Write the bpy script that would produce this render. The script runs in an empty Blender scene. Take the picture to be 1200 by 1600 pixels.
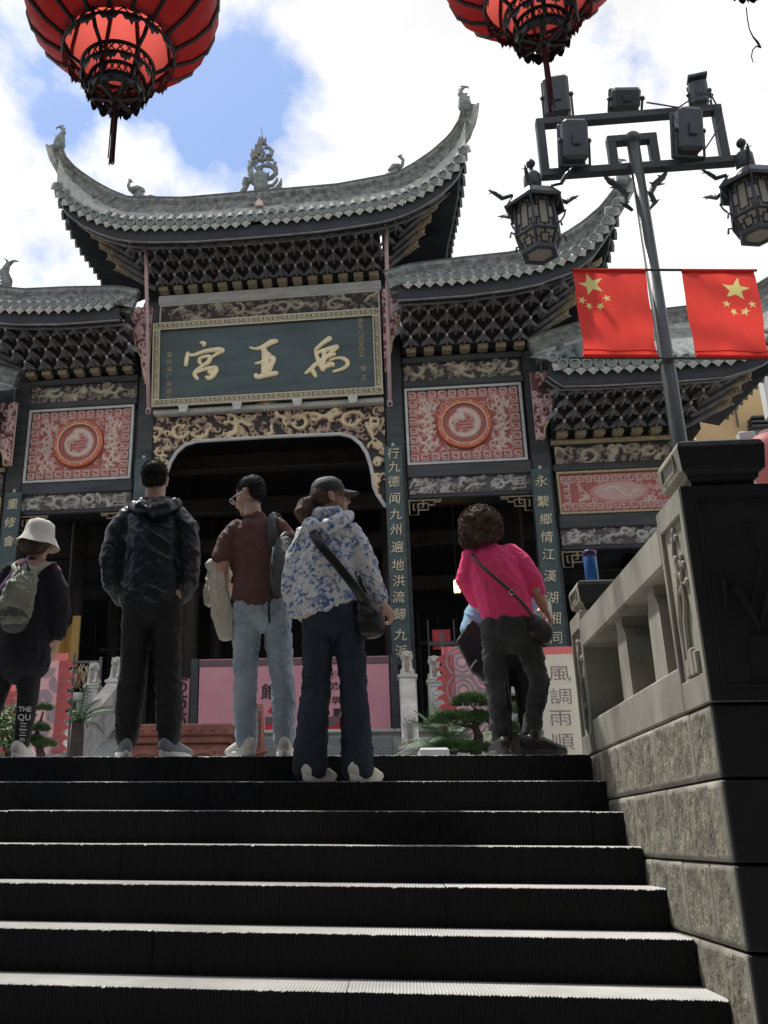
import bpy, bmesh, math, random
import numpy as np
from mathutils import Vector, Matrix, noise, Quaternion
random.seed(7); rng = np.random.default_rng(7)
rad = math.radians
scene = bpy.context.scene
col = scene.collection

# ------------------------------------------------------------------ camera
FOC, PCX, PCY = 1488.6, 421.9, 779.4            # focal length and axis of the photo, in its own pixels
_p, _y, _r = rad(19.678), rad(7.009), rad(.306)
_F = Vector((-math.sin(_y)*math.cos(_p), math.cos(_y)*math.cos(_p), math.sin(_p)))
_rt = Vector((math.cos(_y), math.sin(_y), 0)); _up = _rt.cross(_F)
_R = _rt*math.cos(_r)+_up*math.sin(_r); _U = _up*math.cos(_r)-_rt*math.sin(_r)
CAM = Vector((0, 0, -.43))
cd = bpy.data.cameras.new('camera'); cam = bpy.data.objects.new('camera', cd); col.objects.link(cam)
cd.sensor_fit = 'VERTICAL'; cd.sensor_height = 32; cd.lens = FOC/1600*32
cd.shift_x = (600-PCX)/1600; cd.shift_y = (PCY-800)/1600
cd.clip_start = .05; cd.clip_end = 500
M = Matrix((_R, _U, -_F)).transposed().to_4x4(); M.translation = CAM; cam.matrix_world = M
scene.camera = cam

# ------------------------------------------------------------------ sky, sun, exposure
SUN_EL, SUN_AZ = 66, -38          # azimuth from +Y (behind the gate), negative = to the left
world = bpy.data.worlds.new('World'); scene.world = world; world.use_nodes = True
nt = world.node_tree; N = nt.nodes; L = nt.links; N.clear()
wo = N.new('ShaderNodeOutputWorld'); bg = N.new('ShaderNodeBackground'); bg.inputs[1].default_value = .1
sky = N.new('ShaderNodeTexSky'); sky.sky_type = 'NISHITA'; sky.sun_disc = False
sky.sun_elevation = rad(SUN_EL); sky.sun_rotation = rad(SUN_AZ)
tc = N.new('ShaderNodeTexCoord'); mp = N.new('ShaderNodeMapping'); mp.inputs['Location'].default_value = (3.1, 1.7, .4)
mp.inputs['Scale'].default_value = (1, 1, 1.5)
n1 = N.new('ShaderNodeTexNoise'); n1.inputs['Scale'].default_value = 5.2; n1.inputs['Detail'].default_value = 9
n1.inputs['Roughness'].default_value = .62; n1.inputs['Distortion'].default_value = .25
L.new(tc.outputs['Generated'], mp.inputs[0]); L.new(mp.outputs[0], n1.inputs['Vector'])
# clouds lie thick over most of the sky and break open round a few directions
def gap(dirv, w, amt):
    d = N.new('ShaderNodeVectorMath'); d.operation = 'DOT_PRODUCT'; d.inputs[1].default_value = Vector(dirv).normalized()
    L.new(tc.outputs['Generated'], d.inputs[0])
    m = N.new('ShaderNodeMapRange'); m.interpolation_type = 'SMOOTHSTEP'
    m.inputs['From Min'].default_value = math.cos(rad(w)); m.inputs['From Max'].default_value = 1
    m.inputs['To Max'].default_value = amt; L.new(d.outputs['Value'], m.inputs['Value']); return m.outputs[0]
def pxdir(x, y): return _F+_R*((x-PCX)/FOC)+_U*((PCY-y)/FOC)
gaps = [gap(pxdir(130, 175), 4.5, .11), gap(pxdir(205, 240), 3.2, -.16), gap(pxdir(310, 235), 6.5, .15), gap(pxdir(410, 195), 5.5, .145), gap(pxdir(400, 60), 6.5, .12), gap(pxdir(330, 130), 6, .11),
        gap((.9, -.3, .5), 22, .3), gap((-.9, -.5, .6), 24, .3), gap((-.2, -1, .9), 20, .3), gap((.6, .2, 1.1), 14, .24)]
acc = n1.outputs[0]
for g in gaps:
    s = N.new('ShaderNodeMath'); s.operation = 'SUBTRACT'; L.new(acc, s.inputs[0]); L.new(g, s.inputs[1]); acc = s.outputs[0]
cr = N.new('ShaderNodeValToRGB'); cr.color_ramp.elements[0].position = .25; cr.color_ramp.elements[1].position = .43
L.new(acc, cr.inputs[0])
hs = N.new('ShaderNodeMix'); hs.data_type = 'RGBA'; hs.inputs[0].default_value = .55
L.new(sky.outputs[0], hs.inputs[6]); hs.inputs[7].default_value = (1.7, 2.9, 5.7, 1)
mx = N.new('ShaderNodeMix'); mx.data_type = 'RGBA'
L.new(cr.outputs[0], mx.inputs[0]); L.new(hs.outputs[2], mx.inputs[6]); mx.inputs[7].default_value = (7.1, 7.05, 7.05, 1)
n2 = N.new('ShaderNodeTexNoise'); n2.inputs['Scale'].default_value = 3.1; n2.inputs['Detail'].default_value = 6; L.new(mp.outputs[0], n2.inputs['Vector'])
c2 = N.new('ShaderNodeValToRGB'); c2.color_ramp.elements[0].position = .38; c2.color_ramp.elements[1].position = .62
c2.color_ramp.elements[0].color = (.72, .725, .735, 1); c2.color_ramp.elements[1].color = (1, 1, 1, 1); L.new(n2.outputs[0], c2.inputs[0])
cm = N.new('ShaderNodeMix'); cm.data_type = 'RGBA'; cm.blend_type = 'MULTIPLY'; cm.inputs[0].default_value = 1; cm.inputs[6].default_value = (7.1, 7.05, 7.05, 1)
L.new(c2.outputs[0], cm.inputs[7]); L.new(cm.outputs[2], mx.inputs[7])
L.new(mx.outputs[2], bg.inputs[0]); L.new(bg.outputs[0], wo.inputs[0])

sd = bpy.data.lights.new('sun', 'SUN'); sun = bpy.data.objects.new('sun', sd); col.objects.link(sun)
sd.energy = 3.2; sd.angle = rad(2.0); sd.color = (1, .965, .91)
sv = Vector((math.sin(rad(SUN_AZ))*math.cos(rad(SUN_EL)), math.cos(rad(SUN_AZ))*math.cos(rad(SUN_EL)), math.sin(rad(SUN_EL))))
sun.rotation_euler = sv.to_track_quat('Z', 'Y').to_euler(); sun.location = sv*60
vs = scene.view_settings; vs.view_transform = 'Standard'; vs.look = 'None'; vs.exposure = .75; vs.gamma = 1; vs.use_curve_mapping = False
scene.cycles.max_bounces = 6; scene.cycles.diffuse_bounces = 3

# ------------------------------------------------------------------ where things stand (from measured sight lines onto real planes)
def ray(x, y): return _F+_R*((x-PCX)/FOC)+_U*((PCY-y)/FOC)
def onY(x, y, Y): d = ray(x, y); return CAM+d*(Y/d.y)
GPH = rad(-1.16); GY = 15.; GU0 = -1.9          # the gate: turned a little, its middle at u = -1.9
_gu = Vector((math.cos(GPH), math.sin(GPH), 0)); _gv = Vector((-math.sin(GPH), math.cos(GPH), 0)); _gO = Vector((0, GY, 0))
def GP(x, y, v=0.):                              # a point of the gate plane moved v back, in the gate's own (s, v, z)
    d = ray(x, y); t = ((_gO-CAM).dot(_gv)+v)/d.dot(_gv); P = CAM+d*t
    return ((P-_gO).dot(_gu)-GU0, v, P.z)

# ------------------------------------------------------------------ materials
MATS = {}
def mat(name, c, rough=.8, var=.25, vscale=4., bump=.0, bscale=40., c2=None, metal=0., stretch=(1, 1, 1), spec=.5, emit=None, bdist=.01, trans=None, detail=6):
    m = bpy.data.materials.new(name); m.use_nodes = True; t = m.node_tree; n = t.nodes; l = t.links
    b = n['Principled BSDF']; b.inputs['Roughness'].default_value = rough; b.inputs['Metallic'].default_value = metal
    b.inputs['Specular IOR Level'].default_value = spec
    tcn = n.new('ShaderNodeTexCoord'); mpn = n.new('ShaderNodeMapping'); mpn.inputs['Scale'].default_value = stretch
    l.new(tcn.outputs['Object'], mpn.inputs[0])
    nz = n.new('ShaderNodeTexNoise'); nz.inputs['Scale'].default_value = vscale; nz.inputs['Detail'].default_value = detail
    nz.inputs['Roughness'].default_value = .62; l.new(mpn.outputs[0], nz.inputs['Vector'])
    rp = n.new('ShaderNodeValToRGB'); e = rp.color_ramp.elements; e[0].position = .3; e[1].position = .7
    cc = c2 if c2 else tuple(min(1, k*(1+var)) for k in c)
    c0 = c if c2 else tuple(k*(1-var) for k in c)
    e[0].color = (*c0, 1); e[1].color = (*cc, 1); l.new(nz.outputs[0], rp.inputs[0]); l.new(rp.outputs[0], b.inputs['Base Color'])
    if bump:
        bz = n.new('ShaderNodeTexNoise'); bz.inputs['Scale'].default_value = bscale; bz.inputs['Detail'].default_value = 5; l.new(mpn.outputs[0], bz.inputs['Vector'])
        bp = n.new('ShaderNodeBump'); bp.inputs['Strength'].default_value = bump; bp.inputs['Distance'].default_value = bdist
        l.new(bz.outputs[0], bp.inputs['Height']); l.new(bp.outputs[0], b.inputs['Normal'])
    if emit: b.inputs['Emission Color'].default_value = (*emit[0], 1); b.inputs['Emission Strength'].default_value = emit[1]
    if trans:
        tr = n.new('ShaderNodeBsdfTranslucent'); tr.inputs[0].default_value = (*trans[0], 1); ms = n.new('ShaderNodeMixShader'); ms.inputs[0].default_value = trans[1]
        l.new(b.outputs[0], ms.inputs[1]); l.new(tr.outputs[0], ms.inputs[2]); l.new(ms.outputs[0], n['Material Output'].inputs[0])
    MATS[name] = m; return m
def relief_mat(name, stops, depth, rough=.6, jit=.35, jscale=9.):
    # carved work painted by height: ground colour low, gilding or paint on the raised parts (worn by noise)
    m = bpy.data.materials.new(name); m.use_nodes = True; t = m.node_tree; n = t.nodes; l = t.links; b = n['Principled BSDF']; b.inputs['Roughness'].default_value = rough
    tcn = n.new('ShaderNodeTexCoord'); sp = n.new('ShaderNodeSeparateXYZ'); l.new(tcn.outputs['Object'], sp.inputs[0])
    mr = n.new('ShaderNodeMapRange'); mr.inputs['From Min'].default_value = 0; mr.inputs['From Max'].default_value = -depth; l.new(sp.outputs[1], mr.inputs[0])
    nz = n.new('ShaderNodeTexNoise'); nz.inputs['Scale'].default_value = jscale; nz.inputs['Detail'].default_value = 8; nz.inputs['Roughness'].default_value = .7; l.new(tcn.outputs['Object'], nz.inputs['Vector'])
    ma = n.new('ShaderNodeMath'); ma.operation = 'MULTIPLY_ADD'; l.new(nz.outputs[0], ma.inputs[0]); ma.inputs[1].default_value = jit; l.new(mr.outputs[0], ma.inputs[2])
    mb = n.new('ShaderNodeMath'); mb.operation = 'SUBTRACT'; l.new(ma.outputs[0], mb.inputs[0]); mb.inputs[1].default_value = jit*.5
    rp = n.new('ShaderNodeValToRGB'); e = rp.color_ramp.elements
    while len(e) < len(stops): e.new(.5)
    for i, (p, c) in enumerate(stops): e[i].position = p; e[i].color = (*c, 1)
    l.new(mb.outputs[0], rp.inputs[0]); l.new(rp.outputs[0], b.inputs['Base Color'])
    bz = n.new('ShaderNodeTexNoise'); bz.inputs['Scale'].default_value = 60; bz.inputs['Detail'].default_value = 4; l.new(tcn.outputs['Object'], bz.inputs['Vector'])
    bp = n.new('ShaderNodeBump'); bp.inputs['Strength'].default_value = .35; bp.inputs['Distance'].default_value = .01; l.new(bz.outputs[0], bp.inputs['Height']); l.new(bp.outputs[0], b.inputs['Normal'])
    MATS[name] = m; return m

# ------------------------------------------------------------------ mesh builder
class MB:
    def __init__(s): s.v = []; s.f = []; s.m = []
    def add(s, vs, fs, mi=0):
        o = len(s.v); s.v += [tuple(q) for q in vs]
        for f in fs: s.f.append(tuple(o+i for i in f)); s.m.append(mi)
        return s
    def box(s, x0, x1, y0, y1, z0, z1, mi=0, T=None):
        vs = [Vector(q) for q in ((x0, y0, z0), (x1, y0, z0), (x1, y1, z0), (x0, y1, z0), (x0, y0, z1), (x1, y0, z1), (x1, y1, z1), (x0, y1, z1))]
        if T: vs = [T @ q for q in vs]
        return s.add(vs, ((0, 3, 2, 1), (4, 5, 6, 7), (0, 1, 5, 4), (1, 2, 6, 5), (2, 3, 7, 6), (3, 0, 4, 7)), mi)
    def bbox(s, x0, x1, y0, y1, z0, z1, b=.01, mi=0, T=None):     # box with chamfered edges
        vs = []; idx = {}
        X = (x0, x1); Y = (y0, y1); Z = (z0, z1)
        for i in (0, 1):
            for j in (0, 1):
                for k in (0, 1):
                    sx, sy, sz = (1-2*i)*b, (1-2*j)*b, (1-2*k)*b
                    for a, q in (('x', (X[i], Y[j]+sy, Z[k]+sz)), ('y', (X[i]+sx, Y[j], Z[k]+sz)), ('z', (X[i]+sx, Y[j]+sy, Z[k]))):
                        idx[i, j, k, a] = len(vs); vs.append(Vector(q))
        fs = []
        def g(i, j, k, a): return idx[i, j, k, a]
        for i in (0, 1):
            f = [g(i, 0, 0, 'x'), g(i, 1, 0, 'x'), g(i, 1, 1, 'x'), g(i, 0, 1, 'x')]; fs.append(f if i else f[::-1])
            f = [g(0, i, 0, 'y'), g(0, i, 1, 'y'), g(1, i, 1, 'y'), g(1, i, 0, 'y')]; fs.append(f if i else f[::-1])
            f = [g(0, 0, i, 'z'), g(1, 0, i, 'z'), g(1, 1, i, 'z'), g(0, 1, i, 'z')]; fs.append(f if i else f[::-1])
        for i in (0, 1):
            for j in (0, 1):
                f = [g(i, j, 0, 'x'), g(i, j, 1, 'x'), g(i, j, 1, 'y'), g(i, j, 0, 'y')]; fs.append(f if (i == j) else f[::-1])
                f = [g(i, 0, j, 'x'), g(i, 1, j, 'x'), g(i, 1, j, 'z'), g(i, 0, j, 'z')]; fs.append(f if (i != j) else f[::-1])
                f = [g(0, i, j, 'y'), g(1, i, j, 'y'), g(1, i, j, 'z'), g(0, i, j, 'z')]; fs.append(f if (i == j) else f[::-1])
                for k in (0, 1):
                    f = [g(i, j, k, 'x'), g(i, j, k, 'y'), g(i, j, k, 'z')]; fs.append(f if (i+j+k) % 2 else f[::-1])
        if T: vs = [T @ q for q in vs]
        return s.add(vs, fs, mi)
    def prism(s, poly, P, d0, d1, mi=0):                          # polygon (a,b) pushed from depth d0 to d1 by P(a,b,d)
        n = len(poly); vs = [P(a, b, d0) for a, b in poly]+[P(a, b, d1) for a, b in poly]
        fs = [tuple(range(n)), tuple(range(2*n-1, n-1, -1))]+[(i, i+n, (i+1) % n+n, (i+1) % n) for i in range(n)]
        return s.add(vs, fs, mi)
    def tube(s, pts, r, seg=6, mi=0, side=None, cap=True):        # r: number or list of numbers or (ra, rb)
        pts = [Vector(q) for q in pts]; n = len(pts)
        rr = r if isinstance(r, (list, tuple)) and len(r) == n else [r]*n
        rr = [q if isinstance(q, (tuple, list)) else (q, q) for q in rr]
        vs = []; a = Vector(side) if side else None
        for i in range(n):
            t = (pts[min(i+1, n-1)]-pts[max(i-1, 0)]); t = t.normalized() if t.length > 1e-9 else Vector((0, 0, 1))
            if a is None:
                a = Vector((1, 0, 0)) if abs(t.x) < .8 else Vector((0, 1, 0))
            b = t.cross(a)
            if b.length < 1e-6: b = t.orthogonal()
            b.normalize(); aa = b.cross(t).normalized()
            if side is None: a = aa
            for k in range(seg):
                q = 2*math.pi*k/seg; vs.append(pts[i]+aa*math.cos(q)*rr[i][0]+b*math.sin(q)*rr[i][1])
        fs = [(i*seg+k, i*seg+(k+1) % seg, (i+1)*seg+(k+1) % seg, (i+1)*seg+k) for i in range(n-1) for k in range(seg)]
        if cap: fs += [tuple(range(seg-1, -1, -1)), tuple((n-1)*seg+k for k in range(seg))]
        return s.add(vs, fs, mi)
    def loft(s, pts, r, seg=16, mi=0, side=(1, 0, 0)):            # tube with rounded ends
        pts = [Vector(q) for q in pts]; rr = [q if isinstance(q, (tuple, list)) else (q, q) for q in r]
        t0 = (pts[0]-pts[1]).normalized(); t1 = (pts[-1]-pts[-2]).normalized()
        m0 = min(rr[0]); m1 = min(rr[-1])
        P = [pts[0]+t0*m0*k for k in (.98, .8, .45)]+pts+[pts[-1]+t1*m1*k for k in (.45, .8, .98)]
        Rr = [tuple(q*k for q in rr[0]) for k in (.2, .6, .9)]+rr+[tuple(q*k for q in rr[-1]) for k in (.9, .6, .2)]
        return s.tube(P, Rr, seg, mi, side)
    def lathe(s, prof, c=(0, 0, 0), seg=16, mi=0, T=None, close=True):  # prof: (radius, z)
        vs = []; n = len(prof)
        for r, z in prof:
            for k in range(seg):
                q = 2*math.pi*k/seg; p = Vector((r*math.cos(q), r*math.sin(q), z)); p = (T @ p) if T else p+Vector(c); vs.append(p)
        fs = [(i*seg+k, i*seg+(k+1) % seg, (i+1)*seg+(k+1) % seg, (i+1)*seg+k) for i in range(n-1) for k in range(seg)]
        if close: fs += [tuple(range(seg-1, -1, -1)), tuple((n-1)*seg+k for k in range(seg))]
        return s.add(vs, fs, mi)
    def ball(s, c, r, seg=10, mi=0, sc=(1, 1, 1)):
        c = Vector(c); vs = []; h = seg//2+1
        for i in range(h+1):
            a = math.pi*i/h; a = min(max(a, .02), math.pi-.02)
            for k in range(seg):
                q = 2*math.pi*k/seg; vs.append(c+Vector((math.sin(a)*math.cos(q)*r*sc[0], math.sin(a)*math.sin(q)*r*sc[1], math.cos(a)*r*sc[2])))
        fs = [(i*seg+k, (i+1)*seg+k, (i+1)*seg+(k+1) % seg, i*seg+(k+1) % seg) for i in range(h) for k in range(seg)]
        return s.add(vs, fs, mi)
    def grid(s, fn, nu, nv, mi=0):
        vs = [fn(i/nu, j/nv) for i in range(nu+1) for j in range(nv+1)]
        fs = [(i*(nv+1)+j, (i+1)*(nv+1)+j, (i+1)*(nv+1)+j+1, i*(nv+1)+j+1) for i in range(nu) for j in range(nv)]
        return s.add(vs, fs, mi)
    def mesh(s, name, mats, smooth=False):
        me = bpy.data.meshes.new(name); me.from_pydata(s.v, [], s.f)
        for m in (mats if isinstance(mats, (list, tuple)) else [mats]): me.materials.append(m if not isinstance(m, str) else MATS[m])
        me.polygons.foreach_set('material_index', s.m)
        if smooth: me.polygons.foreach_set('use_smooth', [True]*len(s.f))
        me.update(); return me
    def build(s, name, mats, parent=None, smooth=False, loc=None):
        return obj(name, s.mesh(name, mats, smooth), parent, loc)
def obj(name, me, parent=None, loc=None, rot=None):
    o = bpy.data.objects.new(name, me); col.objects.link(o)
    if parent: o.parent = parent
    if loc is not None: o.location = loc
    if rot is not None: o.rotation_euler = rot
    return o
def tag(o, label=None, cat=None, group=None, kind=None):
    if label: o['label'] = label
    if cat: o['category'] = cat
    if group: o['group'] = group
    if kind: o['kind'] = kind
    return o
def thing(name, loc=(0, 0, 0), rz=0, label=None, cat=None, group=None):
    o = bpy.data.objects.new(name, None); col.objects.link(o); o.empty_display_size = .1
    o.location = loc; o.rotation_euler = (0, 0, rz); return tag(o, label, cat, group)
def copy_tree(o, parent=None):
    c = o.copy(); col.objects.link(c); c.parent = parent
    for ch in list(o.children): copy_tree(ch, c)
    return c
def lerp(a, b, t): return a+(b-a)*t
def interp(xs, ys, x): return float(np.interp(x, xs, ys))

def remesh(mb, name, mats, voxel=.008, smooth=2, disp=None, parent=None, thing_obj=None):
    # joins overlapping closed shapes into one continuous skin
    me = mb.mesh(name, mats); o = bpy.data.objects.new(name+'_tmp', me); col.objects.link(o)
    r = o.modifiers.new('r', 'REMESH'); r.mode = 'VOXEL'; r.voxel_size = voxel; r.use_smooth_shade = True
    if smooth: sm = o.modifiers.new('s', 'SMOOTH'); sm.factor = .5; sm.iterations = smooth
    dg = bpy.context.evaluated_depsgraph_get(); dg.update()
    m2 = bpy.data.meshes.new_from_object(o.evaluated_get(dg)); bpy.data.objects.remove(o); bpy.data.meshes.remove(me)
    m2.name = name; m2.materials.clear()
    for m in (mats if isinstance(mats, (list, tuple)) else [mats]): m2.materials.append(m if not isinstance(m, str) else MATS[m])
    if disp:
        n = len(m2.vertices); co = np.empty(n*3); m2.vertices.foreach_get('co', co); co = co.reshape(-1, 3)
        no = np.empty(n*3); m2.vertex_normals.foreach_get('vector', no); no = no.reshape(-1, 3)
        d = np.array([disp(Vector(c), Vector(k)) for c, k in zip(co, no)]); co += no*d[:, None]
        m2.vertices.foreach_set('co', co.ravel()); m2.update()
    if parent is None: return m2
    return obj(name, m2, parent)

def text_mesh(body, name, matname, size=1., extrude=.01, offset=0., shear=0., res=2):
    cu = bpy.data.curves.new(name, 'FONT'); cu.body = body; cu.size = size; cu.extrude = extrude; cu.offset = offset; cu.shear = shear
    cu.resolution_u = res; cu.align_x = 'CENTER'; cu.align_y = 'CENTER'
    o = bpy.data.objects.new(name+'_tmp', cu); col.objects.link(o)
    dg = bpy.context.evaluated_depsgraph_get(); dg.update()
    me = bpy.data.meshes.new_from_object(o.evaluated_get(dg)); bpy.data.objects.remove(o); me.name = name
    # centre the glyph on its own ink
    if len(me.vertices):
        xs = [v.co.x for v in me.vertices]; ys = [v.co.y for v in me.vertices]
        cx = (min(xs)+max(xs))/2; cy = (min(ys)+max(ys))/2
        for v in me.vertices: v.co.x -= cx; v.co.y -= cy
    me.materials.clear(); me.materials.append(MATS[matname]); return me

# ------------------------------------------------------------------ height fields for carving
def hf_blank(w, h, res): return np.zeros((max(2, int(w/res)+1), max(2, int(h/res)+1)))
def hf_stroke(H, w, h, pts, wid, amp=1.):
    # raise a rounded ridge along a polyline
    nx, ny = H.shape; X, Y = np.meshgrid(np.linspace(0, w, nx), np.linspace(0, h, ny), indexing='ij')
    wid = wid if isinstance(wid, (list, tuple, np.ndarray)) else [wid]*len(pts)
    mw = max(wid)
    for (a, b), wa, wb in zip(zip(pts[:-1], pts[1:]), wid[:-1], wid[1:]):
        x0, x1 = sorted((a[0], b[0])); y0, y1 = sorted((a[1], b[1]))
        i0 = max(0, int((x0-mw)/w*(nx-1))); i1 = min(nx, int((x1+mw)/w*(nx-1))+2); j0 = max(0, int((y0-mw)/h*(ny-1))); j1 = min(ny, int((y1+mw)/h*(ny-1))+2)
        if i1 <= i0 or j1 <= j0: continue
        x = X[i0:i1, j0:j1]; y = Y[i0:i1, j0:j1]; dx, dy = b[0]-a[0], b[1]-a[1]; L2 = dx*dx+dy*dy+1e-12
        t = np.clip(((x-a[0])*dx+(y-a[1])*dy)/L2, 0, 1); d = np.hypot(x-a[0]-t*dx, y-a[1]-t*dy); ww = wa+(wb-wa)*t
        H[i0:i1, j0:j1] = np.maximum(H[i0:i1, j0:j1], amp*np.sqrt(np.clip(1-(d/ww)**2, 0, 1)))
def curl(cx, cy, r, a0, turns, n=14, shrink=.25, sgn=1):
    return [(cx+r*(1-(1-shrink)*i/n)*math.cos(a0+sgn*turns*2*math.pi*i/n), cy+r*(1-(1-shrink)*i/n)*math.sin(a0+sgn*turns*2*math.pi*i/n)) for i in range(n+1)]
def hf_curls(H, w, h, n, r0, r1, wid, amp=(.55, 1), x0=0, x1=None, y0=0, y1=None):
    x1 = w if x1 is None else x1; y1 = h if y1 is None else y1
    for _ in range(n):
        r = rng.uniform(r0, r1); c = curl(rng.uniform(x0, x1), rng.uniform(y0, y1), r, rng.uniform(0, 6.3), rng.uniform(.45, 1.1), sgn=rng.choice([-1, 1]))
        hf_stroke(H, w, h, c, np.linspace(wid*1.2, wid*.5, len(c)), rng.uniform(*amp))
def hf_dragon(H, w, h, cx, cy, L, amp=1., wid=.05, flip=1, wav=.3, turns=1.5):
    # a winding scaly body with a maned head, claws and a whisk of tail
    n = 28; pts = [(cx+flip*(t-.5)*L, cy+wav*h*math.sin(t*turns*2*math.pi)) for t in np.linspace(0, 1, n)]
    hf_stroke(H, w, h, pts, [wid*(.35+.65*math.sin(math.pi*min(1, .15+t*.9))) for t in np.linspace(0, 1, n)], amp)
    hx, hy = pts[-1]
    for a in np.linspace(-1.2, 1.2, 7): hf_stroke(H, w, h, [(hx, hy), (hx-flip*math.cos(a)*wid*2.4, hy+math.sin(a)*wid*2.4)], [wid*.5, wid*.15], amp*.95)
    hf_stroke(H, w, h, [(hx, hy), (hx+flip*wid*1.3, hy+wid*.2)], [wid*.95, wid*.5], amp)
    for k in (6, 11, 17, 22):
        px_, py_ = pts[k]; s = 1 if k % 2 else -1
        for a in (-.5, 0, .5): hf_stroke(H, w, h, [(px_, py_), (px_+.4*wid, py_+s*wid*1.4), (px_+math.sin(a)*wid*1.6+.4*wid, py_+s*wid*(1.5+math.cos(a)))], [wid*.35, wid*.3, wid*.1], amp*.85)
def hf_mesh(H, w, h, depth, T, clip=None, mi=0, mb=None):
    # front at local y=0, raised parts towards -y ; T: shift (x,z)
    mb = mb or MB(); nx, ny = H.shape; o = len(mb.v)
    xs = np.linspace(0, w, nx)+T[0]; ys = np.linspace(0, h, ny)+T[1]
    for i in range(nx):
        for j in range(ny): mb.v.append((xs[i], -float(H[i, j])*depth, ys[j]))
    for i in range(nx-1):
        for j in range(ny-1):
            if clip and not clip((xs[i]+xs[i+1])/2, (ys[j]+ys[j+1])/2): continue
            mb.f.append((o+i*ny+j, o+(i+1)*ny+j, o+(i+1)*ny+j+1, o+i*ny+j+1)); mb.m.append(mi)
    return mb
# ================================================================== materials used by several things
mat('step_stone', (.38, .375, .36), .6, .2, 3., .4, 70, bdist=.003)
mat('step_riser_shade', (.0035, .0042, .0065), .8, .5, 3., .4, 60, bdist=.004, stretch=(1, 1, .5))  # same stone as the treads; the risers' shade is put into this colour
mat('paving', (.2, .2, .19), .85, .3, 2., .4, 30)
mat('wall_smooth', (.11, .106, .092), .85, c2=(.42, .40, .335), vscale=2.6, bump=.35, bscale=90, stretch=(1.2, 1.2, .45), bdist=.004, detail=10)
mat('wall_rough', (.085, .083, .070), .92, c2=(.35, .325, .25), vscale=13, bump=1., bscale=110, bdist=.008, stretch=(1.2, 1.2, .6), detail=10)
mat('post_stone_shade', (.024, .025, .029), .85, .3, 3., .4, 60, bdist=.004)  # dark copy of the wall stone, shade put into its colour
mat('mortar', (.045, .043, .04), .95)
mat('white_stone', (.62, .61, .56), .75, .22, 2.5, .4, 40, bdist=.006)
mat('white_stone_warm', (.60, .57, .49), .8, .28, 3, .5, 50, bdist=.008)
mat('grey_slab', (.25, .26, .25), .85, .25, 4, .3, 50)
mat('dark_wood', (.045, .05, .055), .55, .4, 3, .25, 30, stretch=(6, 6, .6))
mat('interior', (.018, .018, .022), .8, .3, 3)
mat('dark_wall', (.06, .055, .05), .8, .3, 2)

# ================================================================== ground
g = MB()
g.box(-60, 60, 5.95, 90, -3.2, -.03); g.box(2.6, 60, 3.0, 5.95, -3.2, -.03); g.box(-60, -5.0, 3.0, 5.95, -3.2, -.03)
g.build('court_ground', 'paving')['kind'] = 'structure'
g = MB(); g.box(-60, 60, -60, 3.0, -3.3, -2.1); g.build('lower_court', 'paving')['kind'] = 'structure'
# paving slabs of the upper court, behind the landing edge
court = thing('court_paving'); court['kind'] = 'structure'
ms = [MB().bbox(-.49, .49, -.34, .34, -.03, 0, .006).mesh('paving_slab', 'paving') for _ in range(1)]
for i in range(11):
    for j in range(14):
        x = -8.3+i*1.0+(.5 if j % 2 else 0); y = 6.16+j*.69
        if y > 14.9: continue
        obj('paving_slab', ms[0], court, (x, y, rng.uniform(-.002, .002)))

# ================================================================== the flight of steps
XW = 1.042; TOP = 5.289; RISE = .15; RUN = .2935; NST = 13
stairs = thing('stone_staircase'); stairs['kind'] = 'structure'
def fluted_block(x0, x1, yf, depth, ztop, h, seed):
    # fluted top, chiselled front, nosing chipped here and there
    r = np.random.default_rng(seed); pitch = .0115; n = max(8, int((x1-x0)/pitch*2)); mb = MB()
    chips = [(r.uniform(x0, x1), r.uniform(.005, .018), r.uniform(.002, .007)) for _ in range(int((x1-x0)*9))]
    xs = np.linspace(x0+.0015, x1-.0015, n+1); rows = []
    for i, x in enumerate(xs):
        k = i % 2; gz = -.0035*k; gy = .0045*k; c = 0
        for cx, cw, cd_ in chips: c = max(c, cd_*(1-abs(x-cx)/cw)) if abs(x-cx) < cw else c
        c = max(c, .0025*r.random()) + .0012*r.random()
        w = .002*math.sin(x*2.1+seed)+.0015*noise.noise(Vector((x*9, seed, 0)))
        rows.append([(x, yf+gy+w, ztop-h), (x, yf+gy+w, ztop-c-.004), (x, yf+.003+c*.8+w, ztop-c+gz-.0005), (x, yf+.02+c+w, ztop+gz), (x, yf+depth, ztop+gz)])
    vs = [q for rw in rows for q in rw]; m = 5
    fs = [(i*m+j, (i+1)*m+j, (i+1)*m+j+1, i*m+j+1) for i in range(n) for j in range(m-1)]
    o_ = len(mb.f); mb.add(vs, fs)
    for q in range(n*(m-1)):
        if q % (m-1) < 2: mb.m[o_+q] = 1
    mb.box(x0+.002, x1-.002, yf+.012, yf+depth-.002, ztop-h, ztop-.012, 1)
    return mb
JO = {0: [-.06*0-1.52], 1: [-.66, .52], 2: [-1.86, .9], 3: [-1.2], 4: [-2.3, .2], 5: [-.9], 6: [-.17, -1.9]}
for k in range(NST):
    z = -k*RISE; yf = TOP-k*RUN
    xr = XW if yf > 3.31 else 2.6
    js = sorted([-4.6]+[-3.1+.4*(k % 3)]+JO.get(k, [-.5+.7*(k % 2)])+[xr])
    for a, b in zip(js[:-1], js[1:]):
        dz = rng.uniform(-.002, .001)
        dpt = RUN+.05 if k else .75
        fluted_block(a, b, yf+rng.uniform(-.002, .002), dpt, z+dz, RISE+.01, k*100+int((a+5)*7)).build('step_block', ['step_stone', 'step_riser_shade'], stairs)
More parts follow.
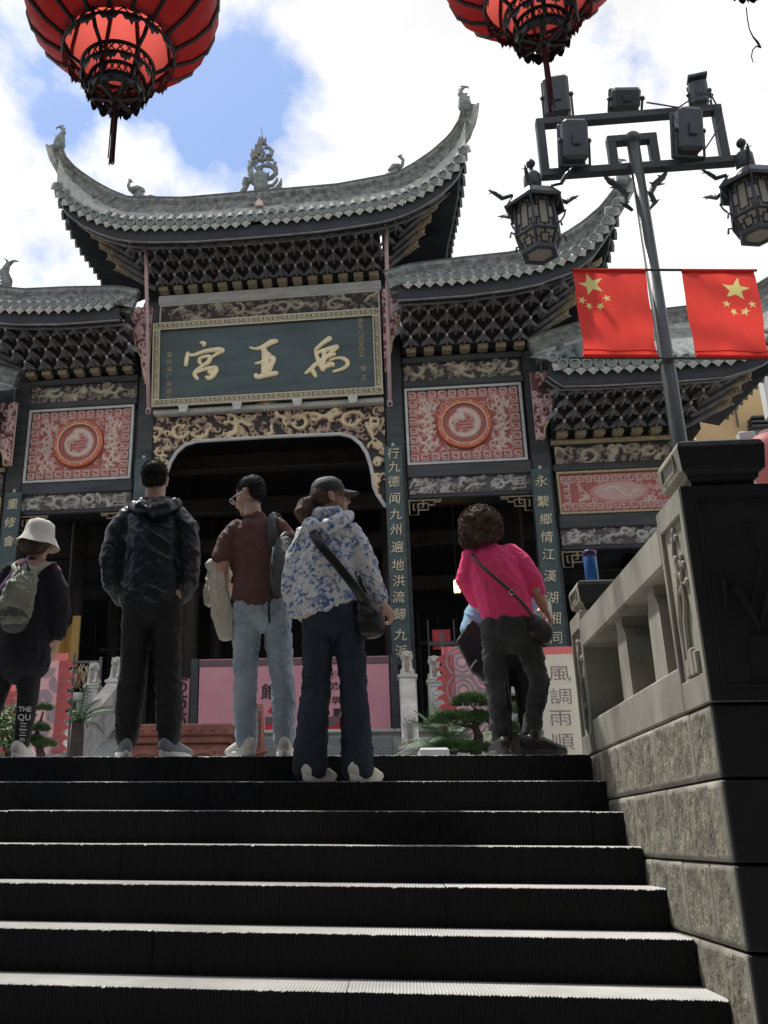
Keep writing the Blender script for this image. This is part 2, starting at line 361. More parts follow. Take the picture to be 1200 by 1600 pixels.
lo = MB(); lo.box(-4.6, 2.6, -6, TOP-NST*RUN+.3, -2.09, -NST*RISE); o_ = lo.build('lower_landing', 'paving'); o_['kind'] = 'structure'
lf = MB(); lf.box(-5.0, -4.6, 0, 6.1, -2.4, .75); tag(lf.build('left_stair_wall', 'post_stone_shade'), 'plain stone wall along the far left side of the steps', 'wall')

# ================================================================== right cheek wall: big squared blocks with pecked faces
cheek = thing('stair_side_wall', (0, 0, 0), 0, 'weathered stone block wall beside the steps, carrying the balustrade', 'wall')
YF_ = 3.29
def pecked(name, w, h, d, seed, margin=.017):
    # face in local xz, outward -y; drafted margin smooth, middle pecked
    r = np.random.default_rng(seed); mb = MB(); nx = max(6, int(w/.011)); nz = max(6, int(h/.011))
    off = r.uniform(0, 50)
    for i in range(nx+1):
        for j in range(nz+1):
            x = w*i/nx; z = h*j/nz; e = min(x, w-x, z, h-z)
            inn = min(1, max(0, (e-margin*(1+.9*noise.noise(Vector((x*11, z*11, off))))) / .008))
            q = noise.noise(Vector((x*52, z*24, off)))*.0042+noise.noise(Vector((x*120, z*62, off)))*.0030+.0015
            y = -inn*q*1.25-(1-inn)*.0006*noise.noise(Vector((x*20, z*20, off)))+.0025*inn
            if e < 1e-6: y = .006
            mb.v.append((x, y, z))
    for i in range(nx):
        for j in range(nz):
            a = i*(nz+1)+j; mb.f.append((a, a+nz+1, a+nz+2, a+1)); x = w*(i+.5)/nx; z = h*(j+.5)/nz
            mb.m.append(1 if min(x, w-x, z, h-z) > margin*(1+.9*noise.noise(Vector((x*11, z*11, off)))) else 0)
    mb.box(0, w, .007, d, 0, h)
    return mb.mesh(name, ['wall_smooth', 'wall_rough'], True)
courses = [(-.005, -.235, [3.31, 3.55, 3.72+.32, 4.62, 5.06, 5.60]), (-.24, -.49, [3.31, 3.95, 4.19, 4.47, 5.0]), (-.495, -.74, [3.31, 3.56, 3.87, 4.3, 4.62]),
           (-.745, -1.0, [3.31, 3.78, 4.2]), (-1.005, -1.27, [3.31, 3.6, 4.0]), (-1.275, -1.6, [3.31, 3.9]), (-1.605, -2.1, [3.31, 3.7])]
sd_ = 0
for zt, zb, ys in courses:
    for a, b in zip(ys[:-1], ys[1:]):
        sd_ += 1
        o = obj('stone_block', pecked('stone_block', b-a-.010, zt-zb-.004, .25, sd_), cheek); o.location = (XW+rng.uniform(-.001, .0015), b-.005, zb)
        o.rotation_euler = (0, 0, -math.pi/2)
xs_front = [XW+.003, 1.62, 2.3, 2.62]
for ci, (zt, zb, ys) in enumerate(courses):
    xf = [XW+.006, 1.45+.25*(ci % 2), 2.1, 2.62]
    for a, b in zip(xf[:-1], xf[1:]):
        o = MB().bbox(0, b-a-.006, 0, .3, 0, zt-zb-.004, .006).build('stone_block', 'post_stone_shade', cheek); o.location = (a, YF_+rng.uniform(-.001, .002), zb)  # front blocks take the dark copy; shade on this side is in the colour
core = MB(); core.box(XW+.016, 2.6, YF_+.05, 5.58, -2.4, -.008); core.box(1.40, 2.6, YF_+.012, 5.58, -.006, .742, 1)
core.build('wall_core', ['mortar', 'post_stone_shade'], cheek)

# ================================================================== balustrade on the wall
bal = thing('stone_balustrade', (XW, 0, 0), 0, 'pale stone balustrade with carved posts on top of the stair wall', 'balustrade')
W_ = .20
# bottom sill, rail
b = MB(); b.bbox(.006, W_+.16, 3.60, 5.20, .0, .165, .008); b.build('bottom_rail', 'wall_smooth', bal)
b = MB(); b.bbox(.0, W_+.16, 3.595, 5.205, .54, .70, .012); b.build('top_rail', 'wall_smooth', bal)
for yc in (3.93, 4.50):
    b = MB(); P = lambda a, c, d: (d, a, c)
    b.prism([(yc-.09, .166), (yc+.09, .166), (yc+.085, .44), (yc+.055, .49), (yc-.055, .49), (yc-.085, .44)], P, .035, W_-.03)
    b.bbox(.03, W_-.025, yc-.05, yc+.05, .485, .545, .005)
    b.build('baluster', 'wall_smooth', bal)
bk = MB(); bk.bbox(W_+.015, W_+.16, 3.60, 5.20, .166, .535, .004); bk.build('back_panel', 'post_stone_shade', bal)  # wall behind the balusters; its shade is painted in with the dark stone
def bal_post(y0, y1, x1, zt, name='post'):
    p = MB(); t = .028
    # left face framed round a sunk panel
    yy0, yy1 = y0+t+.01, y1-t; z0, z1 = .10, zt-.09
    p.box(.014, x1, y0+.002, y1, .0, zt)
    p.bbox(0, .02, y0, y0+t+.008, 0, zt, .004); p.bbox(0, .02, y1-t, y1, 0, zt, .004)
    p.bbox(0, .02, y0+t, y1-t, 0, z0, .004); p.bbox(0, .02, y0+t, y1-t, z1, zt, .004)
    return p.build(name, ['wall_smooth'], bal)
post_near = bal_post(3.29, 3.60, .36, .745)
# front of the near post: its shade is put into a darker stone colour, with a faint potted-flower carving
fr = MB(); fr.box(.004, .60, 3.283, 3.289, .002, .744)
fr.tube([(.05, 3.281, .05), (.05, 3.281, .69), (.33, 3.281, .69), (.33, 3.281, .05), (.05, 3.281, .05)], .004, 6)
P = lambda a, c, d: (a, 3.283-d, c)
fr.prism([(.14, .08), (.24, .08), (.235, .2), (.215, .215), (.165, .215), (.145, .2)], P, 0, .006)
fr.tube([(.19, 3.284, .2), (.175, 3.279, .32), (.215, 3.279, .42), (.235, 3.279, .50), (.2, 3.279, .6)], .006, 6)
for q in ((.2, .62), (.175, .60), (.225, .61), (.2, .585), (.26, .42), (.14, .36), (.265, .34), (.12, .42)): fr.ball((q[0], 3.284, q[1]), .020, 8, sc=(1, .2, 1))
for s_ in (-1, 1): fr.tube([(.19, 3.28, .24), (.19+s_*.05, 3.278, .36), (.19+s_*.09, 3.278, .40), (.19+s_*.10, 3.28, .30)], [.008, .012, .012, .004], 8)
fr.build('front_face', 'post_stone_shade', bal)
# carved branch in the near side panel
cv = MB()
def branch(pts, r): cv.tube([(.008, y, z) for y, z in pts], r, 7)
branch([(3.50, .12), (3.49, .2), (3.50, .30), (3.475, .40), (3.455, .47), (3.475, .55), (3.45, .62)], [.012, .013, .012, .011, .01, .008, .006])
branch([(3.45, .13), (3.45, .2), (3.44, .30), (3.415, .36), (3.42, .44), (3.40, .50)], [.011, .012, .012, .01, .009, .006])
branch([(3.475, .40), (3.42, .43), (3.38, .42)], [.008, .007, .004])
for y, z in ((3.45, .63), (3.47, .60), (3.43, .60), (3.40, .52), (3.42, .50), (3.38, .425), (3.44, .46), (3.48, .48), (3.39, .49), (3.465, .53)): cv.ball((.01, y, z), .016, 8, sc=(.6, 1, 1))
for y0, y1, zz in ((3.40, 3.455, .20), (3.36, 3.40, .185), (3.455, 3.50, .17)): cv.bbox(-.002, .02, y0, y1, .105, zz, .006)
cv.build('carved_branch', 'wall_smooth', bal)
bal_post(5.205, 5.50, .30, .745)
cv = MB(); cv.tube([(.01, 5.36, .13), (.008, 5.34, .3), (.008, 5.38, .45), (.008, 5.33, .6)], [.014, .016, .012, .008], 7)
for i in range(10): cv.ball((.01, 5.35+rng.uniform(-.05, .05), .15+.05*i), .02, 8, sc=(.6, 1, 1))
cv.build('carved_branch', 'wall_smooth', bal)
def post_cap(x0, x1, y0, y1):
    c = MB(); xm, ym = (x0+x1)/2, (y0+y1)/2
    def ring(zz, e): return [(x0-e, y0-e, zz), (x1+e, y0-e, zz), (x1+e, y1+e, zz), (x0-e, y1+e, zz)]
    rs = [ring(.746, -.012), ring(.765, -.012), ring(.772, .002), ring(.788, .004), ring(.80, .022), ring(.885, .030), ring(.905, .022), ring(.915, .005)]
    vs = [q for r_ in rs for q in r_]; fs = [(i*4+k, i*4+(k+1) % 4, (i+1)*4+(k+1) % 4, (i+1)*4+k) for i in range(len(rs)-1) for k in range(4)]+[(3, 2, 1, 0), tuple(len(vs)-4+k for k in range(4))]
    c.add(vs, fs)
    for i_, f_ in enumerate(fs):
        if i_ < (len(rs)-1)*4 and i_ % 4 == 0: c.m[i_] = 1  # camera-facing cap sides get the dark copy, shade as colour
    c.tube([(x0-.031, y0+.03, .812), (x0-.031, y0+.03, .872), (x0-.031, y1-.03, .872), (x0-.031, y1-.03, .812), (x0-.031, y0+.03, .812)], .005, 5)
    return c.build('post_cap', ['wall_smooth', 'post_stone_shade'], bal)
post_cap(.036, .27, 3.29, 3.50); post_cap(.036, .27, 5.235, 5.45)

# ================================================================== added building, unseen behind the viewer; its wall and eaves shut off the sky there
blocker = thing('sky_blocker', (0, -3.2, 0), 0, 'added dark timber stage building across the lower court, behind the viewer', 'building')
s = MB(); s.box(-13, 13, -3, 0, -2.1, 5.6); s.build('wall', 'dark_wall', blocker)
s = MB(); s.prism([(-4.5, 5.5), (4.7, 5.2), (4.7, 5.4), (1.5, 7.8), (-4.5, 7.2)], lambda a, c, d: (d, a, c), -14, 14); s.build('roof', 'dark_wood', blocker)
for x in (-9, -6, 6, 9): MB().tube([(x, 4.3, -2.09), (x, 4.3, 5.1)], .2, 12).build('column', 'dark_wood', blocker, True)
for sx in (-1, 1):
    w = MB(); w.box(-.3, .3, -6, 9.5, -2.1, 4.5); w.build('side_gallery_wall', 'dark_wall', None, loc=(sx*12.6, 0, 0)); o = bpy.data.objects.get('side_gallery_wall') if sx < 0 else bpy.data.objects['side_gallery_wall.001']
    tag(o, 'tall dark court wall %s' % ('to the left of the steps' if sx < 0 else 'to the right of the steps'), 'wall')
# ================================================================== materials of the gate
mat('black_paint', (.018, .023, .025), .5, .45, 2.2, .25, 25, stretch=(4, 4, .5))
mat('worn_paint', (.017, .023, .025), .6, c2=(.070, .076, .072), vscale=1.2, bump=.3, bscale=25, stretch=(.7, 3, 6), detail=9)
mat('plaque_green', (.026, .047, .048), .5, c2=(.075, .11, .108), vscale=1.0, bump=.2, bscale=40, stretch=(.6, 1, 5), detail=10)
mat('bracket_wood', (.21, .205, .21), .5, .4, 5, .2, 30)
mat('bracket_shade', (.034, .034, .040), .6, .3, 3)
mat('bracket_tip', (.62, .60, .55), .6, .2, 20)
mat('gold_leaf', (.74, .60, .34), .5, c2=(.90, .78, .52), vscale=9, bump=.3, bscale=60, metal=.15)
mat('gold_cream', (.60, .52, .34), .5, c2=(.74, .67, .48), vscale=9)
mat('gold_worn', (.30, .25, .15), .6, c2=(.55, .45, .26), vscale=14, bump=.4, bscale=60)
mat('pale_trim', (.42, .42, .40), .7, c2=(.62, .61, .58), vscale=3, bump=.2, stretch=(1, 1, 3))
mat('roof_stone', (.085, .095, .093), .85, c2=(.34, .355, .325), vscale=11, bump=.9, bscale=45, bdist=.02, detail=9)
mat('tile_dark', (.10, .12, .115), .8, c2=(.2, .225, .21), vscale=9, bump=.5, bscale=60)
mat('tile_grey', (.15, .165, .16), .8, c2=(.34, .36, .33), vscale=9, bump=.5, bscale=60)
mat('tile_pale', (.30, .31, .28), .8, c2=(.52, .52, .47), vscale=9, bump=.5, bscale=60)
mat('soffit', (.030, .036, .042), .7, .35, 2, .2, 20, stretch=(1, 3, 1))
mat('pink_pipe', (.52, .36, .36), .55, .15, 6)
mat('orange_ring', (.66, .17, .08), .5, .15, 6, .2)
mat('cream_line', (.75, .64, .45), .6, .15, 8)
mat('finial_dark', (.12, .14, .14), .8, c2=(.3, .32, .3), vscale=12, bump=.6, bscale=60)
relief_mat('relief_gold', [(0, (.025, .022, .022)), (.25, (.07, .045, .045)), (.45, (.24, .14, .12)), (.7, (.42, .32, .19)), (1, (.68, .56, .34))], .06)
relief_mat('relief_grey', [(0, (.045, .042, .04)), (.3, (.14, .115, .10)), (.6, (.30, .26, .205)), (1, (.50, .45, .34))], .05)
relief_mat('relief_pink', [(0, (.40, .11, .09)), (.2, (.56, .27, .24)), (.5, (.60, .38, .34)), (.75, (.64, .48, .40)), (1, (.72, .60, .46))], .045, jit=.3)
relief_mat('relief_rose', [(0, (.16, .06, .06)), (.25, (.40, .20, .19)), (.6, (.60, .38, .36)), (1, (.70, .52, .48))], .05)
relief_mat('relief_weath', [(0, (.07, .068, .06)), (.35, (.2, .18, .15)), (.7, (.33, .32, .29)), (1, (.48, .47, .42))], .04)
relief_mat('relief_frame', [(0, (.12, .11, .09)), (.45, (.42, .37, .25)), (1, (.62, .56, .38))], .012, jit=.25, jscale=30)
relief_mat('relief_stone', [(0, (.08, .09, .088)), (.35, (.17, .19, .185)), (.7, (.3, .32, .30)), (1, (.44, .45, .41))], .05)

gate = thing('temple_gate', _gO+_gu*GU0, GPH, 'tall black and gilt timber gate hall with upswept tiled roofs and rows of brackets', 'gate')
def gp(mb, name, mats, smooth=False, loc=None): return mb.build(name, mats, gate, smooth, loc)
def gworld(s, v, z): return _gO+_gu*(GU0+s)+_gv*v+Vector((0, 0, z))
PLZ = 1.05                                                   # platform level

def hf_wander(H, w, h, cx, cy, L_, wid, amp=1.):
    a = rng.uniform(0, 6.3); x, y = cx, cy; pts = [(x, y)]; n = 16; k1, k2 = rng.uniform(-1, 1), rng.uniform(2, 4)
    for i in range(n):
        a += .55*math.sin(i*k2*.35+k1*6)+rng.normal()*.18
        x += L_/n*math.cos(a); y += L_/n*math.sin(a)*.8
        if y < .02 or y > h-.02: a = -a; y = min(max(y, .02), h-.02)
        pts.append((x, y))
    hf_stroke(H, w, h, pts, [wid*(.25+.75*math.sin(math.pi*(i+1)/(n+2))) for i in range(n+1)], amp)
    for k in (2, 5, 8, 11, 14):
        q = pts[k]; a = rng.uniform(0, 6.28)
        for d in (-.6, 0, .6): hf_stroke(H, w, h, [q, (q[0]+1.8*wid*math.cos(a+d), q[1]+1.8*wid*math.sin(a+d))], [wid*.4, wid*.1], amp*.85)
def hf_coil(H, w, h, cx, cy, R, wid, amp=1.):
    cx += rng.normal()*R*.35
    if rng.random() < .65: return hf_wander(H, w, h, cx, cy, R*4.2, wid, amp)
    hf_coil0(H, w, h, cx, cy, R*rng.uniform(.7, 1.1), wid, amp)
def hf_coil0(H, w, h, cx, cy, R, wid, amp=1.):
    a0 = rng.uniform(0, 6.3); sg = rng.choice([-1, 1]); n = 22; tr = rng.uniform(.5, .95); ex = rng.uniform(.8, 1.7)
    pts = [(cx+ex*R*(1-.45*t)*math.cos(a0+sg*t*tr*6.28), cy+R*(1-.45*t)*math.sin(a0+sg*t*tr*6.28)) for t in np.linspace(0, 1, n)]
    hf_stroke(H, w, h, pts, [wid*(.3+.7*math.sin(math.pi*min(1, t*.8+.12))) for t in np.linspace(0, 1, n)], amp)
    hx, hy = pts[-1]; hf_stroke(H, w, h, [(hx, hy), (hx+wid*.8, hy+wid*.5)], [wid*1.15, wid*.6], amp)
    for a in np.linspace(0, 6.28, 7)[:-1]: hf_stroke(H, w, h, [(hx, hy), (hx+math.cos(a)*wid*2, hy+math.sin(a)*wid*1.8)], [wid*.4, wid*.1], amp*.9)
    for k in (3, 8, 13, 17):
        q = pts[k]; a = rng.uniform(0, 6.28)
        for d in (-.5, 0, .5): hf_stroke(H, w, h, [q, (q[0]+1.9*wid*math.cos(a+d), q[1]+1.9*wid*math.sin(a+d))], [wid*.4, wid*.1], amp*.85)
# ---------------- columns
for s in (-6.85, -4.55, -2.19, 2.19, 4.55, 6.85):
    top = {2.19: 9.0, 4.55: 7.5, 6.85: 5.7}[abs(s)]
    b = MB(); b.bbox(s-.165, s+.165, 0, .38, PLZ, top, .03); gp(b, 'column', 'worn_paint')
    b = MB(); b.lathe([(.24, PLZ+.002), (.27, PLZ+.10), (.22, PLZ+.2)], (s, .19, 0), 14); gp(b, 'column_base', 'white_stone', True)
# ---------------- beams
def beam(s0, s1, z0, z1, v0=-.02, v1=.3, m='worn_paint', name='beam', bev=.02):
    b = MB(); b.bbox(s0, s1, v0, v1, z0, z1, bev); return gp(b, name, m)
def frame(s0, s1, z0, z1, w, v, d, m, name='panel_frame'):
    b = MB(); b.bbox(s0, s1, v-d, v, z1-w, z1, .004); b.bbox(s0, s1, v-d, v, z0, z0+w, .004); b.bbox(s0, s0+w, v-d, v, z0+w, z1-w, .004); b.bbox(s1-w, s1, v-d, v, z0+w, z1-w, .004)
    return gp(b, name, m)
def relief(name, s0, s1, z0, z1, fn, m, depth=.05, v=0., res=.02, clip=None, smooth=True, extra=None):
    w, h = s1-s0, z1-z0; H = hf_blank(w, h, res); fn(H, w, h)
    nx, ny = H.shape
    mb = hf_mesh(H, w, h, depth, (0, 0), clip); mb.box(0.0, w, .004, .06, 0, h) if clip is None else None
    return gp(mb, name, m, smooth, (s0, v, z0))
# mid bay
beam(-2.05, 2.05, 8.87, 9.07, -.06, .34, 'pale_trim')
beam(-2.025, 2.025, 8.40, 8.47, -.07, .3, 'black_paint')
beam(-2.02, 2.02, 6.60, 8.40, .06, .3, 'black_paint', 'back_board')
beam(-2.02, 2.02, 6.605, 6.70, -.16, .05, 'pale_trim')
def f_long(H, w, h):
    for i in range(13): hf_coil(H, w, h, w*(.05+.075*i), h*rng.uniform(.4, .6), .13, .035)
    hf_curls(H, w, h, 150, .03, .08, .018, (.4, .8))
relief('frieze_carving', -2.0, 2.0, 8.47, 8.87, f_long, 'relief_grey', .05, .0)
frame(-2.02, 2.02, 8.475, 8.868, .03, .002, .05, 'pale_trim')
# dragon frieze with side drops round the opening
SH = [(-2.0, 4.75), (-1.98, 4.76), (-1.86, 4.96), (-1.80, 5.12), (-1.79, 5.32), (-1.76, 5.5), (-1.70, 5.72), (-1.60, 5.9), (-1.45, 6.04), (-1.25, 6.10), (0, 6.115)]
def edge_z(s): return interp([p[0] for p in SH], [p[1] for p in SH], -abs(s))
def f_drag(H, w, h):
    base = rng
    for i in range(15): hf_coil(H, w, h, w*(.06+.063*i), h-.26+rng.uniform(-.08, .08), .15, .042)
    hf_curls(H, w, h, 220, .035, .09, .024, (.4, .75), y0=h-.6, y1=h)
    for sx in (.12, w-.12):
        for k in range(6): hf_curls(H, w, h, 5, .05, .09, .03, (.7, 1), x0=sx-.14, x1=sx+.14, y0=.25*k, y1=.25*k+.3)
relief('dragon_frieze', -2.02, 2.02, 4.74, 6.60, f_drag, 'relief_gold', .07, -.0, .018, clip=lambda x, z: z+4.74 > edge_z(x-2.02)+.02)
b = MB(); pts = [(p[0], -.03, p[1]) for p in SH]+[(-p[0], -.03, p[1]) for p in SH[-2::-1]]
b.tube(pts, (.03, .034), 8, side=(0, 1, 0)); gp(b, 'arch_moulding', 'pale_trim', True)
b = MB(); n_ = len(pts); b.add([(p[0], 0.01, p[2]+.01) for p in pts]+[(p[0], .12, p[2]+.01) for p in pts], [(i, i+1, i+1+n_, i+n_) for i in range(n_-1)]); gp(b, 'arch_reveal', 'black_paint')
b = MB(); b.ball((0, -.10, 6.70), .08, 8)
for k in range(14):
    a = 2*math.pi*k/14; b.tube([(0, -.1, 6.70), (.17*math.cos(a), -.15, 6.70+.13*math.sin(a))], [.03, .008], 4)
gp(b, 'lotus_boss', 'gold_leaf')
# ---------------- side bays
def fret_panel(H, w, h):                      # border of small key blocks, floral corners, round field left calm
    e = .16
    for (x0, x1, y0, y1) in ((0, w, 0, e), (0, w, h-e, h), (0, e, e, h-e), (w-e, w, e, h-e)):
        horiz = (x1-x0) > (y1-y0); n = int((max(x1-x0, y1-y0))/.16)
        for k in range(n):
            t = (k+.5)/n; cx, cy = (lerp(x0, x1, t), (y0+y1)/2) if horiz else ((x0+x1)/2, lerp(y0, y1, t)); q = .052
            hf_stroke(H, w, h, [(cx-q, cy-q), (cx+q, cy-q), (cx+q, cy+q), (cx-q, cy+q), (cx-q, cy-q*.2), (cx+.2*q, cy-q*.2)], .014, .8)
    for k in ((e, e, w-e, e), (e, h-e, w-e, h-e), (e, e, e, h-e), (w-e, e, w-e, h-e)): hf_stroke(H, w, h, [(k[0], k[1]), (k[2], k[3])], .012, .5)
    for fx in (-1, 1):
        for fy in (-1, 0, 1):
            cx = w/2+fx*(w/2-e-.17); cy = h/2+fy*(h/2-e-.17)
            for q in range(9):
                a = q*.7+fy; c = curl(cx+.07*math.cos(a), cy+.09*math.sin(a), .05+.02*(q % 3), a, .7, sgn=1 if q % 2 else -1); hf_stroke(H, w, h, c, np.linspace(.026, .012, len(c)), .9)
    hf_curls(H, w, h, 130, .03, .07, .016, (.35, .75), e+.03, w-e-.03, e+.03, h-e-.03)
    nx, ny = H.shape; X, Y = np.meshgrid(np.linspace(0, w, nx), np.linspace(0, h, ny), indexing='ij')
    H[np.hypot(X-w/2, Y-h/2) < .46] *= .1
def f_cranes(H, w, h):
    for i in range(6): hf_coil(H, w, h, w*(.1+.16*i), h*rng.uniform(.4, .6), .12, .034)
    for a in np.linspace(0, 6.28, 9): hf_stroke(H, w, h, [(w/2, h*.6), (w/2+.05*math.cos(a), h*.6+.05*math.sin(a))], [.06, .03], 1)
    hf_curls(H, w, h, 90, .03, .07, .02, (.4, .8))
def f_lower(H, w, h):
    for i in range(7): hf_coil(H, w, h, w*(.1+.13*i), h*rng.uniform(.4, .6), .10, .028)
    for k in (0.1, .9):
        for q in range(4): hf_stroke(H, w, h, [(w*k-.1, h*(.15+.2*q)), (w*k+.1, h*(.15+.2*q)), (w*k+.1, h*(.25+.2*q))], .014, .9)
    hf_curls(H, w, h, 90, .025, .06, .016, (.4, .8))
def medallion(sc, zc, R, rz=1.):
    m = MB(); T = Matrix.Translation((sc, -.0, zc)) @ Matrix.Rotation(math.pi/2, 4, 'X') @ Matrix.Diagonal((1, rz, 1, 1))
    m.lathe([(R, .012), (R*1.0, .05), (R*.98, .062), (R*.86, .062), (R*.84, .045), (R*.84, .012)], seg=48, T=T, close=False)
    gp(m, 'medallion_ring', 'orange_ring', True)
    m = MB(); m.lathe([(R*.85, .05), (R*.85, .068), (R*.815, .068), (R*.815, .03)], seg=48, T=T, close=False); gp(m, 'medallion_line', 'cream_line', True)
    m = MB()
    for k in range(12): a = 2*math.pi*(k+.4)/12; m.ball(T @ Vector((R*.92*math.cos(a), R*.92*math.sin(a), .064)), .017, 6)
    gp(m, 'medallion_studs', 'cream_line')
    r_ = R*.83; H = hf_blank(2*r_, 2*r_, .016)
    c = [(r_+r_*.62*math.cos(a), r_+r_*.62*math.sin(a)) for a in np.linspace(2.6, 8.1, 26)]; hf_stroke(H, 2*r_, 2*r_, c, np.linspace(.03, .075, 26)*R/.48, 1)
    c2 = [c[-1], (r_-.02, r_+.25*r_), (r_-.3*r_, r_+.35*r_)]; hf_stroke(H, 2*r_, 2*r_, c2, [.06*R/.48, .06*R/.48, .08*R/.48], 1)
    for a in np.linspace(2.4, 4.4, 6): hf_stroke(H, 2*r_, 2*r_, [c2[-1], (c2[-1][0]+.2*r_*math.cos(a), c2[-1][1]+.25*r_*math.sin(a))], [.03, .01], .95)
    hf_stroke(H, 2*r_, 2*r_, curl(r_*.5, r_*1.05, r_*.2, 0, 1.3), .02, .9)
    for k in range(4, 24, 4):
        for a in (-.6, 0, .6):
            q = c[k]; ang = math.atan2(r_-q[1], r_-q[0])+a; hf_stroke(H, 2*r_, 2*r_, [q, (q[0]+.26*r_*math.cos(ang), q[1]+.26*r_*math.sin(ang))], [.03, .008], .8)
    for k in range(7): y = r_*(.35+.16*k); hf_stroke(H, 2*r_, 2*r_, [(r_*.75, y), (r_*1.5, y+.02)], .012, .45)
    mb = hf_mesh(H, 2*r_, 2*r_, .04, (-r_, -r_), clip=lambda x, z: math.hypot(x, z) < r_)
    for i, q in enumerate(mb.v): mb.v[i] = (q[0], q[1], q[2]*rz)
    gp(mb, 'medallion_dragon', 'relief_pink', True, (sc, -.018, zc))
for sg in (-1, 1):
    a, b2 = (2.355, 4.385); S0, S1 = (a, b2) if sg > 0 else (-b2, -a)
    beam(S0, S1, 7.36, 7.48, -.05, .3); beam(S0, S1, 6.89, 7.02, -.04, .3)
    relief('frieze_carving', S0+.02, S1-.02, 7.02, 7.36, f_cranes, 'relief_grey', .05, .02)
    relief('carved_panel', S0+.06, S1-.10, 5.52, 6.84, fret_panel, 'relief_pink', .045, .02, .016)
    frame(S0+.02, S1-.05, 5.47, 6.885, .045, .03, .06, 'pale_trim'); frame(S0+.065, S1-.095, 5.515, 6.84, .02, .028, .035, 'black_paint')
    medallion((S0+S1)/2-.02, 6.18, .45)
    beam(S0, S1, 5.24, 5.465, -.03, .3)
    beam(S0, S1, 6.885, 6.892, .05, .3, 'black_paint'); beam(S0, S1, 5.466, 6.884, .09, .3, 'black_paint', 'back_board')
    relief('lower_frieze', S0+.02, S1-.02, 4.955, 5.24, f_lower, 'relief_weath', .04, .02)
    beam(S0, S1, 4.87, 4.953, -.01, .3, 'black_paint')
    # outer bay
    a, b2 = (4.72, 6.68); S0, S1 = (a, b2) if sg > 0 else (-b2, -a)
    bm = MB(); bm.tube([(S0, -.05, 5.73), (S1, -.05, 5.73)], .035, 8)
    for k in range(60): x = lerp(S0, S1, (k+.5)/60); bm.tube([(x-.012, -.084, 5.70), (x+.012, -.084, 5.76)], .012, 4)
    gp(bm, 'rope_moulding', 'gold_worn')
    relief('frieze_carving', S0+.05, S1-.02, 5.37, 5.68, f_cranes, 'relief_grey', .05, .02)
    beam(S0, S1, 5.69, 5.86, .0, .3); beam(S0, S1, 5.235, 5.365, -.03, .3)
    def fr2(H, w, h):
        fret_panel(H, w, h)
    relief('carved_panel', S0+.08, S1-.05, 4.54, 5.19, lambda H, w, h: fret_panel2(H, w, h), 'relief_pink', .04, .02, .016) if False else None
    w_, h_ = S1-S0-.13, .65; H = hf_blank(w_, h_, .016); n = 14
    for (yy) in (.09, h_-.09):
        for k in range(n):
            cx = w_*(k+.5)/n; q = .045; hf_stroke(H, w_, h_, [(cx-q, yy-q), (cx+q, yy-q), (cx+q, yy+q), (cx-q, yy+q), (cx-q, yy), (cx, yy)], .014, .8)
    for xx in (.1, w_-.1):
        for k in range(3): cy = .2+.12*k; hf_stroke(H, w_, h_, [(xx-.04, cy-.04), (xx+.04, cy-.04), (xx+.04, cy+.04), (xx-.04, cy+.04)], .014, .8)
    hf_curls(H, w_, h_, 46, .03, .07, .018, (.4, .9), .2, w_-.2, .17, h_-.17)
    nx, ny = H.shape; X, Y = np.meshgrid(np.linspace(0, w_, nx), np.linspace(0, h_, ny), indexing='ij'); el = np.hypot((X-w_/2)/.40, (Y-h_/2)/.16)
    H[el < 1] = .55; hf_dragon(H, w_, h_, w_/2, h_/2, .5, wid=.035, wav=.12, turns=1); H[(el > 1) & (el < 1.15)] = .2
    gp(hf_mesh(H, w_, h_, .04, (0, 0)), 'carved_panel', 'relief_pink', True, (S0+.08, .02, 4.54))
    frame(S0+.04, S1-.01, 4.50, 5.23, .035, .03, .06, 'gold_worn')
    beam(S0, S1, 4.26, 4.495, -.03, .3); beam(S0, S1, 4.497, 5.23, .09, .3, 'black_paint', 'back_board')
    relief('lower_frieze', S0+.02, S1-.02, 3.985, 4.26, f_lower, 'relief_weath', .04, .02)
    beam(S0, S1, 3.90, 3.983, -.01, .3, 'black_paint')
mat('foot_gilt', (.20, .16, .11), .65, c2=(.46, .38, .24), vscale=28, bump=.6, bscale=80)
# fretwork spandrels under the side beams
def fret(sx, z, sg, sc=1.):
    b = MB(); L_ = [[(0, 0), (0, -.34), (.17, -.34), (.17, -.1), (.08, -.1), (.08, -.24), (.12, -.24)], [(0, -.03), (.62, -.03), (.60, -.07), (.48, -.07), (.48, -.14), (.36, -.14)], [(.17, -.1), (.36, -.1), (.36, -.24), (.17, -.24)], [(.27, -.03), (.27, -.18), (.22, -.18)]]
    for l in L_: b.tube([(sx+sg*p[0]*.85, -.0, z+p[1]*.8) for p in l], .013, 4)
    return gp(b, 'fretwork_spandrel', 'foot_gilt')
for sg in (-1, 1):
    fret(sg*2.37, 4.87, sg); fret(sg*4.37, 4.87, -sg); fret(sg*4.73, 3.9, sg); fret(sg*6.66, 3.9, -sg)
